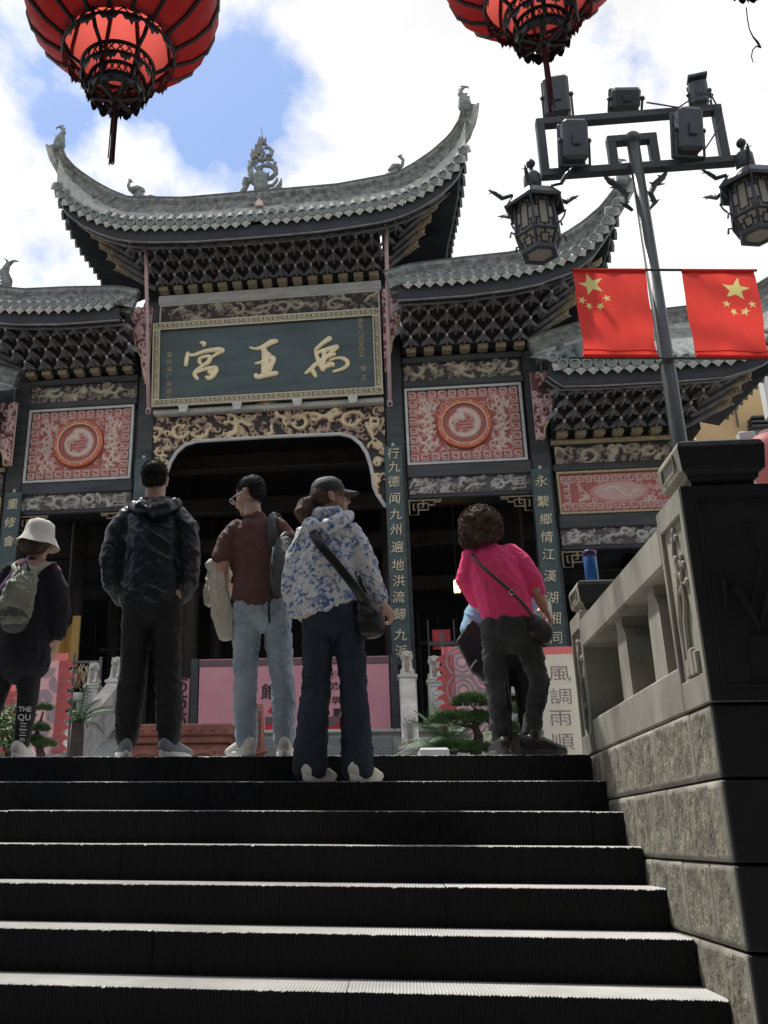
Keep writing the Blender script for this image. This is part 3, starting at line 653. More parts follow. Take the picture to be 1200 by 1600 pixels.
# ---------------- brackets: rows of arms stepping outward and upward
arm = MB()
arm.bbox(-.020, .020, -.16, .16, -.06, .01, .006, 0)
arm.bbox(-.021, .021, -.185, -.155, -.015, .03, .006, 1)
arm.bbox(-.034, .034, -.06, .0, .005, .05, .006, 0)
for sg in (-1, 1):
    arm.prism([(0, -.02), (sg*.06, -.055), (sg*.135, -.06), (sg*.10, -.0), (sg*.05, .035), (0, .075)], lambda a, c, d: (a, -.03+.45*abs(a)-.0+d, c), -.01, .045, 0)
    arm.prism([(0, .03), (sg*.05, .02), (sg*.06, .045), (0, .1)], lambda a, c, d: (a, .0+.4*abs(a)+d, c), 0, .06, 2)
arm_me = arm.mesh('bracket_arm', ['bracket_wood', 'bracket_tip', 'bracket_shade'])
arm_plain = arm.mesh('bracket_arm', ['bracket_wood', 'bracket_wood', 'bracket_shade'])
foot = MB(); foot.prism([(-.07, 0), (.07, 0), (.085, .03), (.085, .095), (-.085, .095), (-.085, .03)], lambda a, c, d: (a, d, c), -.08, .08)
foot_me = foot.mesh('bracket_foot', 'foot_gilt')
def bracket_field(s0, s1, zb, rows=5, pitch=.285, side=0):
    n = max(2, round((s1-s0)/pitch)); p = (s1-s0)/n
    for j in range(rows):
        off = .5 if j % 2 == 0 else 0
        ext0 = j*.5 if side <= 0 else 0; ext1 = j*.5 if side >= 0 else 0
        k = -int(ext0)
        while k <= n+int(ext1):
            s = s0+(k+off)*p
            if s <= s1+ext1*p+.01:
                o = obj('bracket_arm', arm_me if j != 4 else arm_plain, gate, (s, -.30-.2*j, zb+.15+.112*j))
                if j == 0 and s < s1: obj('bracket_foot', foot_me, gate, (s, -.12, zb+.003))
            k += 1
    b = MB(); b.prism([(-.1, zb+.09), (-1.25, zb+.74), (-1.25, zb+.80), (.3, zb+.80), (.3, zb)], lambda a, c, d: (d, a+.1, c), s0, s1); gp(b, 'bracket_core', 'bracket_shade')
bracket_field(-2.07, 2.07, 9.07, 5, side=0)
bracket_field(2.37, 4.5, 7.48, 5, side=1); bracket_field(-4.5, -2.37, 7.48, 5, side=-1)
bracket_field(4.75, 6.8, 5.78, 5, side=1); bracket_field(-6.8, -4.75, 5.78, 5, side=-1)

# ---------------- roofs
disc = MB()
def tile_mesh(L_, slope):
    m = MB(); r = .062; seg = 8; c, s = math.cos(slope), math.sin(slope); vs = []
    n = 3
    for i in range(n+1):
        t = L_*i/n
        for k in range(seg+1):
            a = math.pi*k/seg; vs.append((r*math.cos(a), t*c-r*math.sin(a)*s, t*s+r*math.sin(a)*c))
    m.add(vs, [(i*(seg+1)+k, (i+1)*(seg+1)+k, (i+1)*(seg+1)+k+1, i*(seg+1)+k+1) for i in range(n) for k in range(seg)])
    T = Matrix.Translation((0, 0, .0)) @ Matrix.Rotation(math.pi/2, 4, 'X')
    m.lathe([(.070, -.03), (.078, .0), (.078, .016), (.060, .020)], seg=14, T=T, mi=1, close=False); m.lathe([(.060, .020), (.054, .008), (.02, .010), (.004, .020)], seg=14, T=T, mi=0)
    return m.mesh('round_tile', ['tile_dark', 'tile_grey'], False)
drip = MB(); drip.prism([(-.085, .03), (-.05, .005), (.05, .005), (.085, .03), (.082, -.035), (.045, -.062), (0, -.105), (-.045, -.062), (-.082, -.035)], lambda a, c, d: (a, d-.16*c-.9*a*a*0, c), -.018, .0)
drip.prism([(-.05, .0), (.05, .0), (0, -.07)], lambda a, c, d: (a, d-.16*c, c), -.024, -.0185)
drip.bbox(-.08, .08, 0, .25, .0, .02, .005)
drip_me = drip.mesh('drip_tile', 'tile_pale')
def fwd(tab, vt):     # bring a run of ridge points forward along the sight line
    out = []
    for s, v, z in tab:
        if v > vt: k = (GY+vt)/(GY+v); s, v, z = s*(1-(1-k)*.6), vt, CAM.z+(z-CAM.z)*k
        out.append((s, v, z))
    return out
def P3(tab, s):  # tab rows (s, v, z)
    xs = [r[0] for r in tab]; return (s, interp(xs, [r[1] for r in tab], s), interp(xs, [r[2] for r in tab], s))
def roof(name, eave, ridge, inner, side, ends, sgn_list, zsoff, band=.33, tile_slope=.5, tl=.9, label=None, mirror_one=False, inner_start=0.):
    """eave, ridge: tables over |s|; side: list of (s,v,z) from the corner backwards; inner: (s_in, v_in, z_in, v_back)"""
    rf = thing(name); rf.parent = gate
    if label: rf['label'] = label
    s0 = eave[0][0]; s1 = eave[-1][0]
    dz_ = ridge[1][2]-band+.04-eave[1][2]; dv_ = ridge[1][1]-eave[1][1]; LT = math.hypot(dz_, dv_); an_ = math.atan2(dz_, dv_); tms = [tile_mesh(LT*q, an_) for q in ((.30, .2, .1) if 'outer' not in name else (.95, .5, .2))]
    for sg in sgn_list:
        ns = 36; E_ = [P3(eave, lerp(s0, s1, i/ns)) for i in range(ns+1)]
        r0, r1 = ridge[0][0], ridge[-1][0]; Rg = [P3(ridge, lerp(r0, r1, i/ns)) for i in range(ns+1)]
        def X(p): return (p[0]*sg, p[1], p[2])
        # top surface
        mb = MB(); mb.add([X((e[0], e[1]+.02, e[2]-.01)) for e in E_]+[X((q[0], q[1]+.02, q[2]-band+.04)) for q in Rg], [(i, i+1, i+2+ns, i+1+ns) for i in range(ns)], 0 if 'outer' in name else 2)
        # fascia and soffit
        si, vi, zi, vb = inner
        I_ = [(min(e[0], si), vi, zi) for e in E_]
        f0 = [(e[0], e[1]+.05, e[2]-.05) for e in E_]; f1 = [(e[0]-(.05 if e[0] > si else 0), e[1]+.09, e[2]-.24) for e in E_]; f2 = [(e[0]-(.08 if e[0] > si else 0), e[1]+.22, e[2]-.20) for e in E_]
        f3 = [(lerp(a[0], c[0], .45), lerp(a[1], c[1], .45), lerp(a[2], c[2], .5)-.02) for a, c in zip(f2, I_)]
        rows = [f0, f1, f2, f3, I_]
        vs = [X(p) for rw in rows for p in rw]; m = ns+1
        mb.add(vs, [(r*m+i, r*m+i+1, (r+1)*m+i+1, (r+1)*m+i) for r in range(len(rows)-1) for i in range(ns)], 1)
        # side slope: corner backwards
        nS = len(side)*6; sv_ = [side[0]]
        ss = [tuple(np.array(side[k])*(1-t)+np.array(side[k+1])*t) for k in range(len(side)-1) for t in np.linspace(0, 1, 7)[:-1]]+[side[-1]]
        inn = [(si, lerp(vi, vb, i/(len(ss)-1)), zi) for i in range(len(ss))]
        q1 = [(p[0]-.10, p[1]+(.06 if k == 0 else 0), p[2]-.18) for k, p in enumerate(ss)]
        q2 = [(lerp(a[0], c[0], .5), lerp(a[1], c[1], .5), lerp(a[2], c[2], .5)-.03) for a, c in zip(q1, inn)]
        rows = [ss, q1, q2, inn]; m = len(ss)
        mb.add([X(p) for rw in rows for p in rw], [(r*m+i, r*m+i+1, (r+1)*m+i+1, (r+1)*m+i) for r in range(3) for i in range(m-1)], 1)
        tp = ridge[-3]; up_ = [(lerp(p[0], tp[0]-.9, .6), lerp(p[1], .3, .1*0)+0, p[2]+.5) for p in ss]
        mb.add([X(p) for p in ss]+[X((p[0]-.6*min(1, k/10), p[1]+.05, p[2]+.12*min(1, k/10))) for k, p in enumerate(ss)], [(i, i+1, i+1+m, i+m) for i in range(m-1)])
        mb.build('roof_deck', ['tile_grey', 'soffit', 'tile_pale'], rf)
        # two curved soffit battens
        for dz, dv in ((-.25, .12), (-.16, .42)):
            b = MB(); b.tube([X((e[0]-(.06 if e[0] > si else 0), e[1]+dv, e[2]+dz)) for e in E_], .022, 5); b.build('eave_batten', 'bracket_wood', rf)
        # tiles along the front eave
        L_ = [0]
        for a, c in zip(E_[:-1], E_[1:]): L_.append(L_[-1]+math.dist(a, c))
        n = round(L_[-1]/.176)
        def along(tt):
            i = max(0, min(ns-1, int(np.searchsorted(L_, tt))-1)); f = (tt-L_[i])/(L_[i+1]-L_[i]); a, c = E_[i], E_[i+1]
            return [lerp(a[q], c[q], f) for q in range(3)], math.atan2(c[2]-a[2], c[0]-a[0])
        for k in range(n):
            p, an = along((k+.5)*L_[-1]/n)
            rq = P3(ridge, min(p[0], r1)); fr_ = math.hypot(rq[1]-p[1], rq[2]-band-p[2])/LT; ti = 2 if p[0] > s1-.7 else (0 if fr_ > .6 else 1)
            o = obj('round_tile', tms[ti], rf, X((p[0], p[1]-.035, p[2]+.045))); o.rotation_euler = (0, -an*sg+rng.uniform(-.05, .05), 0)
            sc = 1.0+rng.uniform(-.06, .06); o.scale = (sc, sc, sc)
            p, an = along((k+.98)*L_[-1]/n)
            o = obj('drip_tile', drip_me, rf, X((p[0], p[1]-.012, p[2]-.02))); o.rotation_euler = (rng.uniform(-.04, .04), -an*sg, 0)
        # tile ends down the side eave
        Ls = [0]
        for a, c in zip(ss[:-1], ss[1:]): Ls.append(Ls[-1]+math.dist(a, c))
        n2 = round(Ls[-1]/.2); b = MB()
        for k in range(n2):
            tt = (k+.5)*Ls[-1]/n2; i = max(0, min(len(ss)-2, int(np.searchsorted(Ls, tt))-1)); f = (tt-Ls[i])/(Ls[i+1]-Ls[i]); p = [lerp(ss[i][q], ss[i+1][q], f) for q in range(3)]
            x, y, z = X(p)
            b.prism([(-.085, .04), (.085, .04), (.08, -.04), (0, -.12), (-.08, -.04)], lambda a_, c_, d_: (x+sg*(d_-.1*c_), y+a_, z+c_), -.01, .03)
            T = Matrix.Translation((x+sg*.02, y+.1, z+.03)) @ Matrix.Rotation(math.pi/2*sg, 4, 'Y'); b.lathe([(.065, -.2), (.068, .02), (.05, .022)], seg=10, T=T)
        o = b.build('side_tiles', 'tile_grey', rf)
        # carved ridge band sweeping up over the eave
        th = .10; H = 6; mbb = MB(); nb = 150; vs = []
        base_n = rng.uniform(0, 9)
        for i in range(nb+1):
            q = P3(ridge, lerp(r0, r1, i/nb)); f = i/nb
            q2_ = P3(ridge, lerp(r0, r1, min(1, (i+1)/nb))); q1_ = P3(ridge, lerp(r0, r1, max(0, (i-1)/nb)))
            tx, tz = q2_[0]-q1_[0], q2_[2]-q1_[2]; l_ = math.hypot(tx, tz)+1e-9; nx_, nz_ = tz/l_, -tx/l_       # downwards normal in the s,z plane
            bw = band*1.36*(1 if f < .8 else lerp(1, .55, (f-.8)/.2))
            for j in range(9):
                t = j/8; x = q[0]+nx_*bw*t; z = q[2]+nz_*bw*t
                if j in (0, 1): d = .085
                elif j in (7, 8): d = .075
                else: d = .035+.10*max(0, noise.noise(Vector((x*7.5+1.5*math.sin(z*9), z*9, base_n)))+.2*noise.noise(Vector((x*24, z*24, 3))))
                vs.append(X((x, q[1]-d, z)))
            vs.append(X((q[0]+nx_*bw, q[1]+.06, q[2]+nz_*bw))); vs.append(X((q[0], q[1]+.06, q[2])))
        m = 11
        mbb.add(vs, [(i*m+j, (i+1)*m+j, (i+1)*m+(j+1) % m, i*m+(j+1) % m) for i in range(nb) for j in range(m)])
        for q_ in range(len(mbb.m)):
            if q_ % m in (5, 6, 7): mbb.m[q_] = 1
        mbb.build('ridge_band', ['roof_stone', 'tile_pale'], rf)
        b = MB(); b.tube([X((q[0], q[1]-.03, q[2]+.02)) for q in Rg], (.075, .028), 6, side=(0, 1, 0)); b.build('ridge_cap', 'finial_dark', rf)
        # patterned plaster strip between the band and the tiles
        b = MB(); n3 = n*2
        for k in range(n3):
            p, an = along((k+.5)*L_[-1]/n3); x, y, z = X((p[0], p[1]+.09, p[2]+.13)); b.ball((x, y, z), .032, 6, sc=(1.3, .8, 1)); b.ball((x+.03, y+.05, z+.07), .026, 5, sc=(1.3, .8, 1)); b.ball((x-.01, y-.03, z-.03), .022, 5)
        b.build('plaster_scroll', 'tile_pale', rf)['kind'] = 'stuff'
        # fish-tailed horn on the tip
        tip = X(ridge[-1]); t0 = Vector(X(ridge[-1]))-Vector(X(P3(ridge, r1-.12))); t0.normalize()
        b = MB(); o0 = Vector(tip)+Vector((0, -.02, 0)); up = Vector((0, 0, 1)); out = Vector((sg, 0, 0))
        def H_(a, c): return o0+out*a*ends+up*c*ends
        b.loft([H_(-.03, -.12), H_(.0, .0), H_(-.02, .14), H_(-.03, .25)], [(.10, .08), (.11, .09), (.09, .08), (.06, .05)], 10)
        b.tube([H_(-.03, .2), H_(-.10, .33), H_(-.06, .46), H_(.03, .54), H_(.12, .52), H_(.13, .46)], [.05, .045, .035, .025, .014, .006], 7)
        b.tube([H_(.03, .52), H_(-.02, .57), H_(-.10, .57)], [.02, .014, .005], 6)
        for k in range(22):
            a = rng.uniform(-2.6, .6); c = rng.uniform(-.1, .3); rr_ = .11; b.tube([H_(.08*math.cos(a), c), H_(.15*math.cos(a), c+.05)], [.03, .004], 4)
        for k in range(8): q = lerp(.2, .5, k/8); b.tube([H_(-.06, q), H_(-.15, q+.03)], [.022, .003], 4)
        b.build('horn_finial', 'finial_dark', rf)
    return rf
midE = [(0, -1.5, 9.49), (.4, -1.5, 9.49), (1.1, -1.5, 9.50), (1.75, -1.5, 9.55), (2.25, -1.5, 9.60), (2.6, -1.5, 9.70), (2.84, -1.52, 9.80), (3.15, -1.56, 9.97), (3.3, -1.6, 10.08), (3.42, -1.64, 10.17), (3.5, -1.68, 10.3), (3.55, -1.7, 10.42)]
midR = [(0, -.55, 10.745), (1.4, -.55, 10.745), (2.2, -.6, 10.80), (2.45, -.65, 10.80), (2.75, -.8, 10.86), (3.05, -1.0, 10.93), (3.3, -1.2, 11.02), (3.45, -1.35, 11.10), (3.54, -1.5, 11.22), (3.59, -1.55, 11.36), (3.61, -1.58, 11.44)]
mid_side = [(3.55, -1.7, 10.42), (3.5, -1.2, 10.02), (3.42, -.6, 9.86), (3.36, 0, 9.86), (3.3, 1.2, 9.8)]
midR = fwd(midR, -1.12)
roof('middle_roof', midE, midR, (2.1, -.15, 9.93, 1.0), mid_side, .66, (-1, 1), 0, tl=.85, tile_slope=.55)
sE = [(2.33, -1.5, 8.06), (3.4, -1.5, 8.06), (4.15, -1.5, 8.11), (4.65, -1.5, 8.19), (5.16, -1.52, 8.34), (5.47, -1.55, 8.56), (5.75, -1.6, 8.93), (5.88, -1.65, 9.18)]
sR = [(2.17, -.5, 8.87), (2.56, -.5, 8.98), (3.45, -.5, 9.04), (4.32, -.5, 9.07), (4.75, -.6, 9.10), (5.15, -.8, 9.16), (5.45, -1.0, 9.25), (5.7, -1.2, 9.37), (5.88, -1.4, 9.52), (5.97, -1.5, 9.62), (6.02, -1.55, 9.70)]
s_side = [(5.88, -1.65, 9.18), (5.82, -1.2, 8.75), (5.74, -.6, 8.5), (5.66, 0, 8.42), (5.6, 1.2, 8.35)]
sR = fwd(sR, -1.05)
roof('side_roof', sE, sR, (4.6, -.15, 8.34, 1.0), s_side, .6, (-1, 1), 0, tl=.9, tile_slope=.5)
oE = [(4.55, -1.55, 6.52), (4.75, -1.5, 6.36), (5.3, -1.5, 6.34), (6.3, -1.5, 6.34), (7.2, -1.5, 6.36), (7.7, -1.52, 6.50), (8.1, -1.56, 6.78), (8.35, -1.6, 7.10)]
oR = [(4.45, -.4, 7.42), (4.7, -.45, 7.5), (5.4, -.5, 7.66), (6.4, -.5, 7.76), (7.2, -.55, 7.78), (7.8, -.8, 7.80), (8.2, -1.1, 7.95), (8.45, -1.4, 8.2), (8.5, -1.45, 8.35)]
o_side = [(8.35, -1.6, 7.10), (8.25, -1.2, 6.85), (8.1, -.6, 6.65), (8.0, 0, 6.6), (7.9, 1.2, 6.6)]
roof('outer_roof', oE, oR, (6.9, -.15, 6.64, 1.0), o_side, .6, (-1, 1), 0, band=.3, tl=1.25, tile_slope=.72)
# ---------------- gilded dragon arms fanning out at the corners
def corner_arms(sc, zb, sg, n=5):
    for j in range(n):
        b = MB(); x = sc+.10*j; v = -.35-.16*j; z = zb+.22+.13*j
        b.tube([(sg*(x-.35), v+.25, z-.10), (sg*(x-.1), v+.0, z-.04), (sg*(x+.10), v-.13, z+.04)], [.04, .042, .04], 7)
        a = gp(b, 'dragon_arm', 'bracket_wood'); b = MB()
        b.tube([(sg*(x+.06), v-.10, z+.02), (sg*(x+.16), v-.17, z+.06), (sg*(x+.25+.02*j), v-.23, z+.13), (sg*(x+.27+.02*j), v-.25, z+.19)], [.05, .062, .04, .012], 8)
        b.tube([(sg*(x+.14), v-.16, z+.04), (sg*(x+.26), v-.25, z+.05), (sg*(x+.30), v-.27, z+.03)], [.045, .03, .012], 7)
        for k in range(5): b.tube([(sg*(x+.04+.03*k), v-.10-.02*k, z+.05), (sg*(x+.0+.035*k), v-.08-.03*k, z+.13)], [.022, .006], 5)
        for k in range(3): b.ball((sg*(x+.09+.06*k), v-.17-.04*k, z+.02+.02*k), .03, 6)
        b.build('dragon_head', 'foot_gilt', a)
for sg in (-1, 1):
    corner_arms(2.45, 9.07, sg); corner_arms(4.85, 7.5, sg); corner_arms(7.15, 5.75, sg)
# ---------------- rose coloured wing boards beside the columns
def wing(s0, zt, zb, sg, w=.42):
    poly = [(0, zt), (sg*w, zt-.04), (sg*w*.98, zt-.28), (sg*w*.72, zt-.55), (sg*w*.62, zt-.8), (sg*w*.34, zt-1.02), (sg*w*.28, zt-1.2), (sg*w*.08, zb+.02), (0, zb)]
    hh = zt-zb; H = hf_blank(w, hh, .018); hf_curls(H, w, hh, 70, .03, .09, .022, (.5, 1))
    xs = [abs(p[0]) for p in poly][1:-1]; zs = [p[1] for p in poly][1:-1]
    def clip(x, z): return abs(x) < interp(zs[::-1], xs[::-1], z+zb)
    mb = hf_mesh(H, w, hh, .05, (0, 0), clip=clip)
    if sg < 0: mb.v = [(-q[0], q[1], q[2]) for q in mb.v]
    o = gp(mb, 'wing_board', 'relief_rose', True, (s0, -.42, zb))
    b = MB(); b.prism([(a+s0, c) for a, c in poly], lambda a, c, d: (a, d, c), -.412, -.36); gp(b, 'wing_board_back', 'relief_rose')
    b = MB(); pp = [(s0+a, -.44, c) for a, c in poly[1:]]; b.tube(pp, .018, 5); gp(b, 'wing_board_edge', 'gold_worn')
for sg in (-1, 1):
    wing(sg*2.06, 8.62, 7.05, sg, .42); wing(sg*4.44, 6.86, 5.66, sg, .42)
# ---------------- drain pipes
for sg in (-1, 1):
    a, c = ((228, 375), (232, 640)) if sg < 0 else ((603, 352), (609, 628))
    p0 = GP(a[0], a[1], -1.0); p1 = GP(c[0], c[1], -.5)
    b = MB(); b.tube([p0, tuple(lerp(p0[i], p1[i], .5) for i in range(3)), p1], .034, 10)
    b.lathe([(.045, 0), (.045, .03)], (p1[0], p1[1], p1[2]-.01), 10); b.tube([(p1[0]+.04*math.cos(a_), p1[1]-.02, p1[2]-.05+.04*math.sin(a_)) for a_ in np.linspace(0, 6.28, 12)], .008, 5)
    gp(b, 'drain_pipe', 'pink_pipe', True)
# ---------------- ridge finial: entwined dragons over an urn (traced in gate metres)
def gpx(pts, sx, sy, ox, oy, v): return [GP(ox+x/sx, oy+y/sy, v) for x, y in pts]
K = 10.909
def fx(pts, v=-1.1): return gpx(pts, K, K, 360, 200, v)
b = MB()
TR = [([(330, 1250), (210, 1190), (190, 1100), (240, 1040), (270, 960), (340, 900), (400, 960)], [.05, .06, .05, .055, .06, .05, .03]),
      ([(420, 880), (350, 780), (330, 680), (370, 590), (470, 550), (560, 540), (690, 530), (740, 560)], [.05, .05, .05, .045, .04, .04, .035, .02]),
      ([(470, 800), (490, 690), (560, 640), (680, 640), (760, 700), (780, 770), (700, 850), (610, 890)], [.045, .045, .04, .05, .05, .045, .045, .03]),
      ([(480, 560), (400, 640), (440, 700)], [.03, .03, .015]), ([(600, 480), (690, 470), (710, 400), (660, 340), (590, 350)], [.04, .045, .045, .035, .02]),
      ([(530, 540), (560, 430), (520, 330), (530, 240), (560, 260)], [.04, .04, .04, .04, .02]),
      ([(590, 1050), (680, 1090), (780, 1050), (850, 960), (870, 860)], [.05, .06, .055, .04, .01]), ([(820, 1040), (870, 1050), (880, 1110), (810, 1170)], [.05, .05, .04, .03]),
      ([(600, 1000), (720, 980), (790, 900), (800, 850)], [.04, .035, .03, .015]), ([(920, 1130), (970, 1090), (1050, 1090), (1080, 1150)], [.04, .05, .05, .03]),
      ([(30, 1220), (80, 1170), (150, 1190), (200, 1210)], [.03, .05, .05, .04]), ([(260, 860), (250, 950), (280, 1000)], [.05, .06, .05]), ([(300, 880), (360, 880), (400, 930)], [.04, .05, .04]),
      ([(400, 560), (370, 450), (370, 360)], [.05, .045, .012]), ([(430, 520), (440, 400), (430, 270)], [.06, .05, .012]), ([(470, 460), (480, 300), (470, 210)], [.05, .04, .012]),
      ([(500, 300), (500, 220), (495, 140)], [.04, .03, .008]), ([(530, 260), (540, 200), (538, 130)], [.04, .03, .008]), ([(570, 280), (590, 210), (605, 160)], [.04, .03, .008]), ([(600, 350), (620, 300), (600, 260)], [.03, .025, .01]),
      ([(640, 820), (640, 780), (670, 745)], [.025, .02, .006]), ([(740, 610), (780, 590), (790, 575)], [.03, .02, .006]), ([(320, 1100), (350, 1080), (375, 1065)], [.025, .02, .006]),
      ([(500, 1140), (440, 1240), (350, 1340), (260, 1385), (180, 1390)], [.035, .035, .03, .025, .015]), ([(530, 1130), (570, 1240), (640, 1310), (720, 1350), (800, 1345)], [.035, .035, .03, .025, .015]),
      ([(200, 1230), (450, 1260), (800, 1230), (980, 1190)], [.05, .055, .055, .04])]
for pts, r in TR: b.tube(fx(pts), r, 7)
for k in range(9): x0, y0 = lerp(320, 310, k/8), lerp(570, 850, k/8); b.tube(fx([(x0+20, y0), (x0-25, y0-15)]), [.02, .003], 4)
for k in range(8): x0, y0 = (760+30*math.sin(k*.45), 640+k*22); b.tube(fx([(x0, y0), (x0+32, y0-12)]), [.02, .003], 4)
for k in range(26): q = rng.uniform(0, 1); b.ball(fx([(rng.uniform(250, 800), rng.uniform(560, 1200))])[0] if False else fx([(lerp(400, 600, q)+rng.uniform(-60, 60), rng.uniform(520, 900))])[0], .03, 5)
gp(b, 'ridge_dragons', 'roof_stone')
b = MB(); c0 = fx([(512, 1040)])[0]
b.lathe([(.05, -.20), (.06, -.1), (.11, -.05), (.125, .04), (.12, .07), (.14, .10), (.12, .13), (.15, .22), (.12, .3)], c0, 12); gp(b, 'ridge_urn', 'finial_dark', True)
b = MB(); b.prism([(-.08, -.02), (.08, -.02), (.06, .05), (0, .12), (-.06, .05)], lambda a, c, d: (c0[0]+a, -1.24+d, c0[2]-.42+c), 0, .05); gp(b, 'ridge_plaque', 'relief_rose')
b = MB(); b.tube(fx([(538, 135), (530, 0)]), .006, 4); gp(b, 'lightning_rod', 'finial_dark')
# ---------------- phoenixes on the middle ridge
def phoenix(tr, sc, ox, oy, v=-1.1):
    b = MB(); F_ = lambda pts: gpx(pts, sc, sc, ox, oy, v)
    for pts, r in tr: b.tube(F_(pts), r, 8)
    return gp(b, 'phoenix_figure', 'roof_stone', True)
phoenix([([(785, 600), (770, 640), (790, 680), (830, 700)], [.03, .028, .04, .06]), ([(800, 680), (860, 680), (920, 690), (935, 705)], [.05, .085, .05, .015]), ([(775, 600), (790, 590), (815, 605)], [.02, .03, .008]), ([(790, 590), (770, 572)], [.015, .01]), ([(795, 588), (800, 570)], [.015, .008]), ([(830, 740), (830, 800)], [.02, .02]), ([(820, 740), (790, 795)], [.012, .01]),
         ([(860, 710), (920, 760), (990, 790), (1060, 800)], [.06, .06, .05, .02]), ([(850, 730), (900, 790), (960, 810)], [.05, .05, .04]), ([(930, 760), (1000, 750), (1060, 770), (1100, 775)], [.03, .04, .035, .02]), ([(780, 805), (900, 815), (1100, 815)], [.03, .05, .03])], 6.4, 80, 190)
phoenix([([(735, 285), (750, 300), (745, 325), (720, 345)], [.03, .028, .035, .05]), ([(735, 330), (705, 335), (680, 350)], [.05, .075, .02]), ([(745, 290), (735, 280), (722, 285)], [.02, .028, .006]), ([(740, 280), (745, 272)], [.015, .006]), ([(720, 350), (690, 375), (660, 395), (620, 415)], [.06, .07, .05, .015]), ([(700, 360), (650, 385), (625, 395)], [.05, .035, .012]), ([(690, 390), (640, 415)], [.05, .03]),
         ([(740, 350), (765, 370)], [.02, .008]), ([(720, 365), (745, 390)], [.05, .035]), ([(640, 415), (700, 405), (755, 395)], [.03, .05, .03])], 3, 380, 150)
# fish finial on the left side roof, and its match on the right
for sg in (-1, 1):
    b = MB(); F_ = lambda x, z: (sg*(4.62+x), -1.0, 8.80+z)
    b.tube([F_(0, 0), F_(-.02, .2), F_(.06, .38), F_(.0, .55), F_(-.1, .62), F_(-.2, .60)], [.11, .10, .09, .05, .025, .008], 8)
    b.tube([F_(.0, .54), F_(.03, .64), F_(.09, .69)], [.03, .02, .005], 6)
    for k in range(8): b.tube([F_(.06, .06*k), F_(.17, .06*k+.05)], [.03, .004], 4)
    gp(b, 'fish_finial', 'roof_stone', True)

# ---------------- hall behind the openings
h = MB(); h.box(-7.3, 7.3, 6.2, 6.5, PLZ, 8.6); gp(h, 'hall_back_wall', 'interior')
for sg in (-1, 1): h = MB(); h.box(sg*7.3-.15, sg*7.3+.15, .4, 6.2, PLZ, 5.7); gp(h, 'hall_side_wall', 'interior')
h = MB(); h.box(-7.3, 7.3, .32, 6.2, 6.75, 6.95); gp(h, 'hall_ceiling', 'interior')
h = MB(); h.box(-2.36, 2.36, .36, 3.2, 8.3, 9.85); h.box(-2.0, 2.0, .3, 6.2, 6.95, 8.29); h.box(-5.2, -2.02, .3, 3, 6.95, 8.3); h.box(2.02, 5.2, .3, 3, 6.95, 8.3); h.box(-7.2, -5.3, .3, 3, 6.0, 6.6); h.box(5.3, 7.2, .3, 3, 6.0, 6.6); gp(h, 'upper_core', 'black_paint')
mat('hall_wood', (.05, .045, .042), .6, .3, 3)
for v, z in ((1.6, 6.2), (2.8, 5.75), (4.2, 5.35), (5.4, 4.7)):
    h = MB(); h.bbox(-7.1, 7.1, v, v+.25, z, z+.32, .02); gp(h, 'hall_beam', 'hall_wood')
for s in (-4.4, -2.0, 2.0, 4.4):
    for v in (3.2, 5.9): h = MB(); h.tube([(s, v, PLZ), (s, v, 6.75)], .17, 12); gp(h, 'hall_column', 'hall_wood', True)
for x in np.arange(2.5, 6.6, .42):
    h = MB(); h.bbox(x, x+.05, 6.05, 6.12, 1.2, 4.3, .01); gp(h, 'lattice_bar', 'hall_wood')
for x in np.arange(-6.6, -2.4, .42):
    h = MB(); h.bbox(x, x+.05, 6.05, 6.12, 1.2, 4.3, .01); gp(h, 'lattice_bar', 'hall_wood')
for s0 in (-4.3, -6.6, 2.5, 4.8): h = MB(); h.bbox(s0, s0+1.85, 4.6, 4.68, 3.35, 3.42, .01); gp(h, 'hall_rail', 'hall_wood')

# ================================================================== name board over the gate
M_gate = Matrix.Translation(_gO+_gu*GU0) @ Matrix.Rotation(GPH, 4, 'Z')
tilt = math.atan2(.17, 1.6)
board = thing('name_board', (0, 0, 0), 0, 'dark green name board, gold framed, three gold characters, above the central opening', 'name board')
board.matrix_world = M_gate @ Matrix.Translation((0, -.20, 6.70)) @ Matrix.Rotation(tilt, 4, 'X')
bw, bh = 4.04, 1.58
b = MB(); b.box(-bw/2+.1, bw/2-.1, -.02, .05, .08, bh-.08); b.build('board', 'plaque_green', board)
for (x0, x1, z0, z1) in ((-bw/2, bw/2, 0, .135), (-bw/2, bw/2, bh-.135, bh), (-bw/2, -bw/2+.135, .136, bh-.136), (bw/2-.135, bw/2, .136, bh-.136)):
    w, hh = x1-x0, z1-z0; H = hf_blank(w, hh, .0135); hz = w > hh; n = int(max(w, hh)/.085)
    for k in range(n):
        t = (k+.5)/n; cx, cy = (w*t, hh/2) if hz else (w/2, hh*t); q = .03
        hf_stroke(H, w, hh, [(cx-q, cy-q), (cx+q, cy-q), (cx+q, cy+q), (cx-q*.3, cy+q), (cx-q*.3, cy-q*.1)], .011, .9)
    H[:2, :] = 1; H[-2:, :] = 1; H[:, :2] = 1; H[:, -2:] = 1
    mb = hf_mesh(H, w, hh, .012, (0, 0)); mb.box(0, w, .001, .07, 0, hh); mb.build('board_frame', 'relief_frame', board, False, (x0, -.06, z0))
